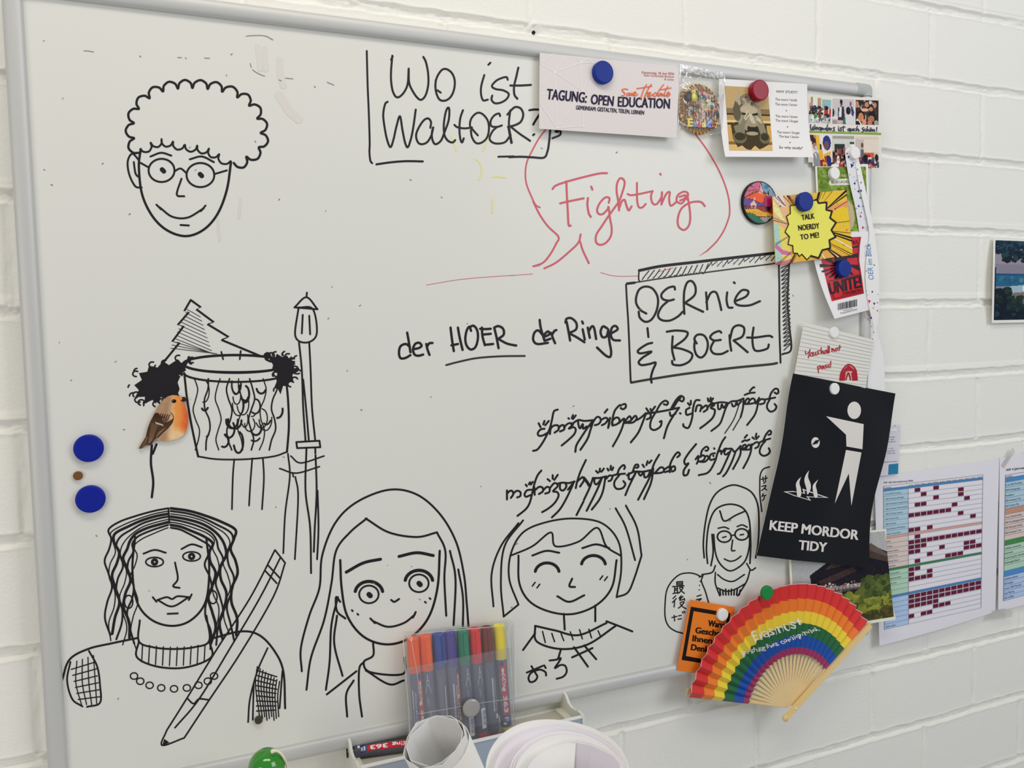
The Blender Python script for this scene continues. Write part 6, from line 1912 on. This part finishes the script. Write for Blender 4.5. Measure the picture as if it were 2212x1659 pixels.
for i in range(NP):
    a = folds[2 * i + 1] * .72 + folds[2 * i] * .28
    r1 = .56 * frad(a)
    slat('rib', a, .004, r1, .0022, .0054, FD - .0062 + .00010 * i, .0009, WOOD)
slat('guard_stick', A0 - .035, .004, frad(A0) * 1.004, .004, .0095, FD - .0090, .0022, WOOD)
slat('guard_stick', A1 - .004, -.0195, frad(A1) * 1.012, .0090, .0098, FD + .0010, .0042, mat((224, 196, 138), .45))
V, Fs = lathe([(.0035, 0), (.0055, .002), (.0062, .004), (.0052, .006), (0, .0066)], (fc[0] - .0185 * math.cos(A1 - .004), -FD + .001, fc[2] - .0185 * math.sin(A1 - .004)), (0, -1, 0), 20)
V = [tuple(v) for v in V]
mesh_obj('guard_tip', V, Fs, mat((224, 196, 138), .45), fan, smooth=True)
V, Fs = lathe([(.0019, 0), (.0018, .001), (.001, .0017), (0, .0019)], (fc[0] + .003, -FD - .0050, fc[2] + .002), (0, -1, 0), 16)
mesh_obj('rivet', V, Fs, mat((240, 238, 232), .3), fan, smooth=True)

# ------------------------------------------------------------------ robin magnet
BKx = 1659 / 160.0


def rb(x, y):
    return (280 + x / BKx, 830 + y / BKx)


out = [(205, 1440), (240, 1370), (290, 1300), (360, 1180), (400, 1000), (430, 900), (470, 820), (560, 640), (640, 500), (700, 410), (760, 340), (860, 270), (960, 243), (1060, 250), (1140, 288), (1190, 318), (1250, 316), (1312, 322), (1280, 366), (1222, 392), (1240, 470), (1275, 550),
       (1302, 640), (1318, 750), (1314, 860), (1296, 970), (1250, 1080), (1190, 1150), (1080, 1220), (920, 1265), (760, 1270), (620, 1245), (560, 1230), (525, 1290), (490, 1362), (430, 1372), (385, 1352), (330, 1405), (270, 1442)]
TH = .0036
fr = at([rb(*p) for p in out], TH)
n = len(out)
V = [tuple(p) for p in fr] + [(p[0], -.0003, p[2]) for p in fr]
edge = [(k, (k + 1) % n, n + (k + 1) % n, n + k) for k in range(n)] + [tuple(range(2 * n - 1, n - 1, -1))]
bird = mesh_obj('bird_magnet', V, edge + [tuple(range(n))], mat((120, 84, 60), .5))
tag(bird, 'flat painted robin magnet with orange breast, stuck on the potted fir sketch', 'magnet')
P2, T2 = tess(out, 5)
me = mesh_obj('painted_bird', at([rb(*p) for p in P2], TH + .0003), T2, painted('bird_paint', .4, .3), bird)
x, y = P2[:, 0], P2[:, 1]


def sm(e0, e1, q):
    t_ = np.clip((q - e0) / (e1 - e0), 0, 1)
    return (t_ * t_ * (3 - 2 * t_))[:, None]


nz = fbm(x / 90, y / 90, 5)[:, None]
col = np.tile(np.array([222., 190., 144.]), (len(x), 1))
col = col + nz * 26
back = sm(60, -120, (x - 560) * .85 + (y - 640) * -.0 - 330 + (y - 700) * .10)
col = col * (1 - back) + (np.array([168., 132., 102.]) + nz * 30) * back
org = np.clip(sm(905, 1060, x + nz[:, 0] * 120) * sm(1130, 900, y - (x - 1000) * .25 + nz[:, 0] * 160), 0, 1)
dist_ = sm(1080, 1290, x + nz[:, 0] * 80)
col = col * (1 - org) + ((1 - dist_) * np.array([222., 142., 70.]) + dist_ * np.array([208., 92., 44.])) * org
col = np.clip(col, 0, 255)
ca = me.data.color_attributes.new('print', 'FLOAT_COLOR', 'POINT')
ca.data.foreach_set('color', np.concatenate([alb(col), np.ones((len(x), 1))], 1).astype(np.float32).ravel())
d = Deco(Plane(TH), base=.0005).view((280, 830), BKx)
DB, DB2, LB = mat((74, 50, 38), .4), mat((48, 32, 26), .4), mat((140, 112, 84), .4)
d.poly([(560, 650), (640, 640), (690, 720), (760, 860), (830, 850), (930, 800), (975, 760), (960, 860), (870, 980), (760, 1080), (640, 1200), (560, 1235), (490, 1360), (430, 1370), (380, 1350), (270, 1440), (208, 1440), (290, 1300), (362, 1180), (402, 1000), (474, 820)], DB)
d.lay()
for i in range(7):
    d.stroke([(500 + i * 22, 870 + i * 6), (470 + i * 18, 1040), (440 + i * 14, 1200), (420 + i * 10, 1340 - i * 10)], .7, LB)
    d.stroke([(820 - i * 26, 960 + i * 16), (700 - i * 16, 1080 + i * 14), (600, 1180 + i * 5)], .7, LB)
    d.stroke([(560 + i * 52, 760 - i * 4), (600 + i * 50, 650 + i * 6)], 1.8, DB2)
    d.stroke([(560 + i * 40, 820 + i * 5), (620 + i * 42, 700 + i * 10)], 2.0, DB)
for i in range(3):
    d.stroke([(250 + i * 26, 1420), (330 + i * 22, 1290), (380 + i * 14, 1190)], .7, LB)
d.stroke([(920, 635), (970, 700), (978, 780), (940, 880), (860, 970)], 1.3, DB)
for i in range(5):
    d.stroke([(580 + i * 36, 850 + i * 12), (606 + i * 36, 888 + i * 10)], 1.4, (232, 220, 190))
d.poly([(1142, 376), (1190, 316), (1252, 316), (1312, 322), (1280, 366), (1222, 392)], DB2)
d.poly(arc(993, 378, 52, 40, 0, 360, 20)[:-1], mat((26, 18, 18), .25)).lay().poly(arc(972, 366, 14, 9, 0, 360, 10)[:-1], (150, 110, 90))
d.build('painted_feathers', bird)

# ------------------------------------------------------------------ whiteboard markers
SL = (84, 90, 118)


def marker(label, T, B, capc, marks, group=None, slate=SL):
    """T: cap end, B: plug end; marks draw the print on the barrel"""
    T, B = np.array(T, float), np.array(B, float)
    L = np.linalg.norm(B - T)
    A = (B - T) / L
    f = np.array([0, -1.0, 0])
    f = f - A * f.dot(A)
    f /= np.linalg.norm(f)
    s = np.cross(f, A)
    root = empty('whiteboard_marker', tuple(B))
    tag(root, label, 'marker', group)
    mc, mb_ = mat(capc, .33, .45), mat(slate, .38, .4)
    R = .0077
    V, Fs = lathe([(.0040, .0012), (.0052, .0004), (.0062, 0), (.0072, .0006), (R, .0020), (R, .0440), (R * .985, .0450), (.0070, .0450)], T, A, 32, s)
    cap = mesh_obj('cap', V, Fs, mc, root, smooth=False)
    th0 = marks.get('clip', 25)
    V = []
    for l in (.0035, .0385):
        for ph in (-19, 19):
            for r in (R - .0004, R + .0022):
                a = math.radians(th0 + ph)
                V.append(T + A * l + r * (math.cos(a) * f + math.sin(a) * s))
    mesh_obj('clip', V, [(0, 1, 3, 2), (4, 6, 7, 5), (1, 5, 7, 3), (0, 4, 5, 1), (2, 3, 7, 6), (0, 2, 6, 4)], mc, cap)
    V, Fs = lathe([(.0060, .0440), (.0072, .0448), (.0073, .0460), (.0073, L - .0105), (.0070, L - .0100)], T, A, 32, s)
    mesh_obj('barrel', V, Fs, mb_, root, smooth=True)
    V, Fs = lathe([(.0069, L - .0104), (.0069, L - .0072), (.0058, L - .0068), (.0058, L - .0010), (.0052, L), (.0, L)], T, A, 28, s)
    mesh_obj('end_plug', V, Fs, mc, root, smooth=False)
    mb2 = MB()

    def cyl(l, ph, k=1):
        l, ph = np.asarray(l, float), np.radians(np.asarray(ph, float))
        return T + l[:, None] * A + (.00735 + .00012 * k) * (np.cos(ph)[:, None] * f + np.sin(ph)[:, None] * s)

    def patch(l0, l1, p0, p1, c, k=1):
        n = 7
        ph = np.linspace(p0, p1, n)
        V = np.concatenate([cyl(np.full(n, l0), ph, k), cyl(np.full(n, l1), ph, k)])
        mb2.add(V, [(i, i + 1, n + i + 1, n + i) for i in range(n - 1)], mat(c, .4))

    def words(t, l0, l1, phb, hdeg, c, bold=.0, k=2):
        V, Fs = text_mesh(t, bold)
        x = (V[:, 0] - V[:, 0].min()) / (V[:, 0].max() - V[:, 0].min())
        mb2.add(cyl(l0 + x * (l1 - l0), phb + V[:, 1] / .729 * hdeg, k), Fs, mat(c, .4))
    if 'band' in marks:
        p = marks['band']
        patch(.0475, .0530, p - 27, p + 27, (46, 52, 140))
        patch(.0475, .0530, p + 8, p + 27, (190, 60, 80), 2)
        patch(.0530, .1165, p - 30, p + 30, (196, 34, 48))
        words('edding', .0555, .0860, p - 16, 36, (236, 232, 228), .03)
        words('363', .0915, .1135, p - 20, 42, (236, 232, 228), .03)
        if marks.get('disc', True):
            a = np.linspace(0, 2 * math.pi, 25)[:-1]
            mb2.add(cyl(.1225 + .0055 * np.cos(a), p + 43 * np.sin(a), 1), [tuple(range(24))], mat((32, 48, 140), .4))
            patch(.1195, .1215, p - 20, p + 22, (190, 196, 214), 2)
            patch(.1228, .1245, p - 8, p + 22, (190, 196, 214), 2)
            patch(.1262, .1290, p - 36, p - 6, (226, 226, 228), 3)
    if 'side' in marks:
        p = marks['side']
        words('whiteboard marker', .0680, .1100, p, 24, (186, 190, 204))
        patch(.0660, .1085, p - 26, p - 12, (184, 186, 192))
        words('• 2345', .0840, .1060, p - 23, 9, (80, 84, 100), 0, 3)
        patch(.1130, .1190, p - 6, p + 20, (214, 214, 220))
    if 'script' in marks:
        words('whiteboard marker', .062, .108, marks['script'], 26, (150, 150, 166))
    if 'icon' in marks:
        p = marks['icon']
        patch(.0490, .0560, p - 3, p + 3, (200, 204, 214))
        for a, b, c_, e in ((.0560, .0625, -12, -8), (.0560, .0625, 8, 12), (.0560, .0566, -12, 12), (.0620, .0626, -10, 10), (.0680, .0720, -26, -22), (.0680, .0720, 22, 26)):
            patch(a, b, p + c_, p + e, (200, 204, 214))
        for q in (-1, 1):
            l = np.array([.0625, .0690, .0690, .0625])
            ph = np.array([8, 22, 26, 12]) * q + p
            mb2.add(cyl(l, ph, 1), [(0, 1, 2, 3)], mat((200, 204, 214), .4))
        for j, (a, b) in enumerate(((.076, .088), (.078, .086), (.092, .103), (.094, .104))):
            patch(a, b, p - 16 + j * 9, p - 12 + j * 9, (150, 156, 176))
    if 'fine' in marks:
        p = marks['fine']
        for j in range(6):
            patch(.047 + .002 * j, .120 - .004 * (j % 3), p - 18 + j * 7, p - 15.5 + j * 7, (130, 134, 160))
        patch(.0665, .110, p + 46, p + 56, (186, 190, 196))
    if 'code' in marks:
        p, l0 = marks['code']
        patch(l0, l0 + .0260, p - 28, p + 28, (224, 222, 226), 2)
        q = random.Random(int(l0 * 1e5) + int(p))
        x = l0 + .003
        while x < l0 + .022:
            w = q.choice([.0004, .0007, .0011])
            patch(x, x + w, p - 10, p + 20, (64, 66, 120), 3)
            x += w + q.choice([.0005, .0008])
        words('004764', l0 + .005, l0 + .020, p - 22, 9, (90, 90, 110), 0, 3)
    if mb2.V:
        mb2.build('label_print', root)
    return root


GM = 'markers in the clear pouch'
TT = [(891, 1375), (918, 1371), (945, 1367), (971, 1363), (998, 1359.5), (1024, 1356), (1050, 1353), (1077, 1349)]
yb_t, yb_b = at1(1077, 1349, .0135), at1(1095, 1592, .030)
dxx = yb_b[0] - yb_t[0]
PEN = [('orange marker at the left end of the clear pouch', (224, 88, 36), dict(band=38, side=-34, clip=-30, disc=False)),
       ('orange marker second from left in the clear pouch', (222, 92, 44), dict(icon=-20, code=(-20, .109), clip=5)),
       ('blue marker in the clear pouch', (36, 64, 144), dict(fine=-26, clip=35)),
       ('purple marker in the clear pouch', (66, 54, 136), dict(band=52, side=4, clip=-100)),
       ('green marker in the clear pouch', (26, 122, 92), dict(icon=8, code=(14, .110), clip=8)),
       ('red marker in the clear pouch', (206, 44, 50), dict(icon=8, code=(20, .103), clip=8)),
       ('brown marker in the clear pouch', (112, 46, 42), dict(fine=-50, side=26, clip=8)),
       ('yellow marker at the right end of the clear pouch', (236, 206, 44), dict(band=-8, script=-62, clip=170))]
for (u, v), (lab, cc, mk) in zip(TT, PEN):
    T = at1(u, v, .0135)
    marker(lab, T, (T[0] + dxx, -.030, tf + .0008), cc, mk, GM)

F_POUCH = film('pouch_film', (228, 230, 236), 0.022, 0.03, 0.10)
F_POCK = film('pouch_pocket_film', (206, 210, 226), 0.06, 0.035, 0.12)
F_SEAM = film('pouch_seam', (236, 238, 242), 0.42, 0.18, 0.15)
pouch = empty('clear_pouch', tuple(at1(1000, 1590, .03)))
tag(pouch, 'clear plastic pouch with a press stud holding eight markers, standing in the pen tray', 'pouch')


def film_quad(name, cor, dep, m):
    P = np.array([at1(u, v, d_) for (u, v), d_ in zip(cor, dep)])
    V = np.concatenate([P, P + (0, .00025, 0)])
    return mesh_obj(name, V, [(0, 1, 2, 3), (7, 6, 5, 4), (0, 4, 5, 1), (1, 5, 6, 2), (2, 6, 7, 3), (3, 7, 4, 0)], m, pouch)


fq = [(870, 1372), (1111, 1349), (1113, 1600), (884, 1650)]
film_quad('front_film', fq, [.0245, .0245, .0410, .0410], F_POUCH)
film_quad('back_film', [(872, 1365), (1102, 1338), (1112, 1560), (884, 1606)], [.0030, .0030, .0195, .0195], F_POUCH)
film_quad('pocket', [(877, 1443), (1106, 1398), (1112, 1600), (884, 1650)], [.0300, .0280, .0415, .0415], F_POCK)
film_quad('side_film', [(1111, 1349), (1102, 1338), (1110, 1566), (1113, 1600)], [.0245, .0030, .0195, .0410], F_POUCH)
pl = Sheet(fq, [.0249, .0249, .0414, .0414])
d = Deco(pl, base=.0003)
for P_, w in (([(870, 1372), (940, 1365), (1040, 1356), (1111, 1349)], 2.0), ([(1111, 1349), (1113, 1430), (1114, 1505)], 2.0), ([(1114, 1505), (1105, 1509), (1040, 1518), (960, 1532), (905, 1541), (899, 1534)], 1.6), ([(870, 1372), (876, 1450), (884, 1560), (886, 1640)], 2.2),
              ([(1098, 1352), (1102, 1420), (1108, 1500), (1110, 1592)], 1.6), ([(886, 1370), (900, 1450), (905, 1500)], 1.2), ([(1086, 1346), (1096, 1368), (1100, 1400)], 1.8), ([(1103, 1345), (1099, 1370), (1100, 1395)], 2.4), ([(880, 1374), (890, 1378), (888, 1384), (882, 1378)], 2.4)):
    d.stroke(P_, w, F_SEAM)
d.build('weld_seams', pouch)
p = at1(1019, 1531, .0425)
V, Fs = lathe([(.0118, 0), (.0120, .0010), (.0112, .0022), (.0088, .0028), (0, .0030)], (p[0], -.0400, p[2]), (0, -1, .06), 36)
st = mesh_obj('press_stud', V, Fs, film('stud_plastic', (176, 174, 172), .62, .12, .2), pouch, smooth=True)

# marker lying in the tray, seen upside down


def on_z(u, v, z):
    r = ray([(u, v)])[0]
    return CC + r * ((z - CC[2]) / r[2])


zc = tf + .0085
Pl, Pr = on_z(748, 1627, zc), on_z(869, 1611, zc)
ax = (Pr - Pl) / np.linalg.norm(Pr - Pl)
marker('black marker lying in the pen tray, its print upside down', Pl + ax * .143, Pl, (30, 28, 30), dict(band=-52, script=-108, clip=60), None, (84, 82, 96))

# ------------------------------------------------------------------ paper rolls


def roll_axis(u, v, depth, ratio, up2):
    c = at1(u, v, depth)
    vdir = (CC - c) / np.linalg.norm(CC - c)
    e = up2[0] * CM[0] - up2[1] * -CM[1] * 1.0
    e = up2[0] * CM[0] + up2[1] * CM[1]
    e = e - vdir * e.dot(vdir)
    e /= np.linalg.norm(e)
    n_ = ratio * vdir + math.sqrt(1 - ratio ** 2) * e
    return c, n_ / np.linalg.norm(n_)


def scale_at(P):
    return ((P - CC) @ CM[2]) / F_PX


def tube_sheet(name, c, n_, R, off, top, a0, a1, th, m, parent, facets=0, jit=0.0, seed=1, grow=0.0, mout=None):
    """one rolled sheet; it reaches from its rim down to the ledge"""
    s = np.array([1.0, 0, 0]) - n_ * n_[0]
    s /= np.linalg.norm(s)
    u = np.cross(n_, s)
    q = random.Random(seed)
    N = 72
    if facets:
        ang = sorted(math.radians(a0) + math.radians(a1 - a0) * (i + q.uniform(-.22, .22) * (0 < i < facets)) / facets for i in range(facets + 1))
        rad = [R * (1 + q.uniform(-jit, jit)) for _ in ang]
        if a1 - a0 >= 359:
            rad[-1] = rad[0]
        tp_ = [top + q.uniform(-1, 1) * jit * .06 for _ in ang]
    else:
        ang = [math.radians(a0 + (a1 - a0) * i / N) for i in range(N + 1)]
        rad = [R * (1 + jit * math.sin(2 * a + seed) + grow * i / N) for i, a in enumerate(ang)]
        tp_ = [top + .0015 * math.sin(3 * a + seed) for a in ang]
    o = c + off[0] * s + off[1] * u
    rows_ = []
    for a, r, t_ in zip(ang, rad, tp_):
        for k in range(2):
            w = o + (r - k * th) * (math.cos(a) * s + math.sin(a) * u)
            P0 = w + n_ * t_
            ln = (P0[2] - LEDGE - .0004) / n_[2]
            rows_ += [P0, P0 - n_ * ln]
    V = np.array(rows_)
    K = len(ang)
    Fs, mi = [], []
    for i in range(K - 1):
        b, e = i * 4, i * 4 + 4
        Fs += [(b, b + 1, e + 1, e), (b + 2, e + 2, e + 3, b + 3), (b, e, e + 2, b + 2), (b + 1, b + 3, e + 3, e + 1)]
        mi += [1 if mout else 0, 0, 0, 0]
    Fs += [(0, 2, 3, 1), ((K - 1) * 4, (K - 1) * 4 + 1, (K - 1) * 4 + 3, (K - 1) * 4 + 2)]
    mi += [0, 0]
    return mesh_obj(name, V, Fs, [m, mout] if mout else [m], parent, mi, smooth=not facets)


PAP = mat((226, 224, 232), .6, .2)
PAP2 = mat((218, 214, 228), .6, .2)
c1, n1 = roll_axis(936, 1599, .135, .70, (-.42, -.91))
R1 = 71 * scale_at(c1)
r1 = empty('paper_roll', tuple(c1 - n1 * (c1[2] - LEDGE) / n1[2]))
tag(r1, 'narrow white paper roll with creased rim, in front of the pouch of markers', 'paper roll')
tube_sheet('paper_sheet', c1, n1, R1, (0, 0), 0, 0, 360, .0006, PAP, r1, 11, .035, 5)
tube_sheet('paper_sheet', c1, n1, R1 * .93, (.0006, -.0004), -.0008, 20, 380, .0006, PAP, r1, 10, .04, 8)
tube_sheet('paper_sheet', c1, n1, R1 * 1.03, (.0012, -.001), -.010, -120, 70, .0006, PAP, r1, 0, .01, 3)

c2, n2 = roll_axis(1204, 1659, .300, .68, (.05, -1))
R2 = 154 * scale_at(c2)
r2 = empty('paper_roll', tuple(c2 - n2 * (c2[2] - LEDGE) / n2[2]))
tag(r2, 'wide loose white paper roll of several sheets, below the right end of the pen tray', 'paper roll')
tube_sheet('paper_sheet', c2, n2, R2, (0, 0), 0, -150, 205, .0006, PAP, r2, 0, .006, 2)
tube_sheet('paper_sheet', c2, n2, R2 * .945, (.0020, -.0060), -.0025, -100, 232, .0006, PAP2, r2, 0, .006, 3)
tube_sheet('paper_sheet', c2, n2, R2 * .84, (.0085, -.0100), -.0030, -80, 240, .0006, PAP, r2, 0, .010, 4)
tube_sheet('paper_sheet', c2, n2, R2 * .815, (.0092, -.0105), -.0040, -95, 220, .0006, PAP2, r2, 0, .010, 4)
tube_sheet('paper_sheet', c2, n2, R2 * .79, (.0100, -.0110), -.0036, -60, 250, .0006, PAP, r2, 0, .010, 4)
tube_sheet('paper_sheet', c2, n2, R2 * .69, (.0120, -.0150), -.0060, 62, 230, .0006, PAP, r2, 0, .012, 5)
tube_sheet('paper_sheet', c2, n2, R2 * .70, (.0160, -.0140), -.0065, -70, 92, .0006, PAP2, r2, 7, .02, 6)
bl = tube_sheet('paper_sheet', c2, n2, R2 * 1.012, (.0006, 0), -.0260, -50, 34, .0006, PAP, r2, 0, 0, 7, 0, mat((20, 76, 140), .4))
bl['label'] = 'sheet with a blue printed outside'

# ------------------------------------------------------------------ green ball with a cord
gc = at1(576, 1656, .100)
RB_ = 39 * scale_at(gc)
ball = empty('green_ball', (gc[0], gc[1], LEDGE))
tag(ball, 'shiny green ball with a white cord, in front of the lower frame', 'ball')
V, Fs = lathe([(RB_ * math.sin(a), RB_ * (1 - math.cos(a))) for a in np.linspace(0.04, math.pi, 28)], gc - np.array([0, 0, RB_]), (0, 0, 1), 48)
mesh_obj('ball', V, Fs, mat((34, 128, 22), .12, .6, coat=.6), ball, smooth=True)
dp = .100 + RB_ * .55
P = cat([at1(587, 1624, dp), at1(592, 1622, dp + .001), at1(599, 1622.5, dp), at1(607, 1628, dp), at1(614, 1638, dp - .002), at1(619, 1650, dp - .006), at1(621, 1662, dp - .008), at1(620, 1700, dp - .012), at1(610, 1760, dp - .016)], 8)
rad = [.0022] * 9 + [.0016] * 8 + [.0012] * (len(P) - 17)
mesh_obj('cord', *sweep(P, rad, 10), mat((226, 218, 190), .7), ball, smooth=True)
V, Fs = lathe([(.0075, 0), (.0070, .01), (.0055, .05), (.0060, .12), (.0095, gc[2] - LEDGE - RB_ * .96), (.0, gc[2] - LEDGE - RB_ * .96)], (gc[0], gc[1], LEDGE + .0003), (0, 0, 1), 24)
mesh_obj('handle', V, Fs, mat((190, 150, 100), .5), ball, smooth=True)

# small dark plug in the wall above the board
p = at1(1153, 70, -YW)
V, Fs = lathe([(.0024, -.001), (.0024, .0014), (.0016, .0022), (0, .0022)], (p[0], YW + .001, p[2]), (0, -1, 0), 20)
tag(mesh_obj('nail', V, Fs, mat((30, 28, 28), .6), smooth=True), 'tiny dark nail head in the wall above the conference card', 'nail')
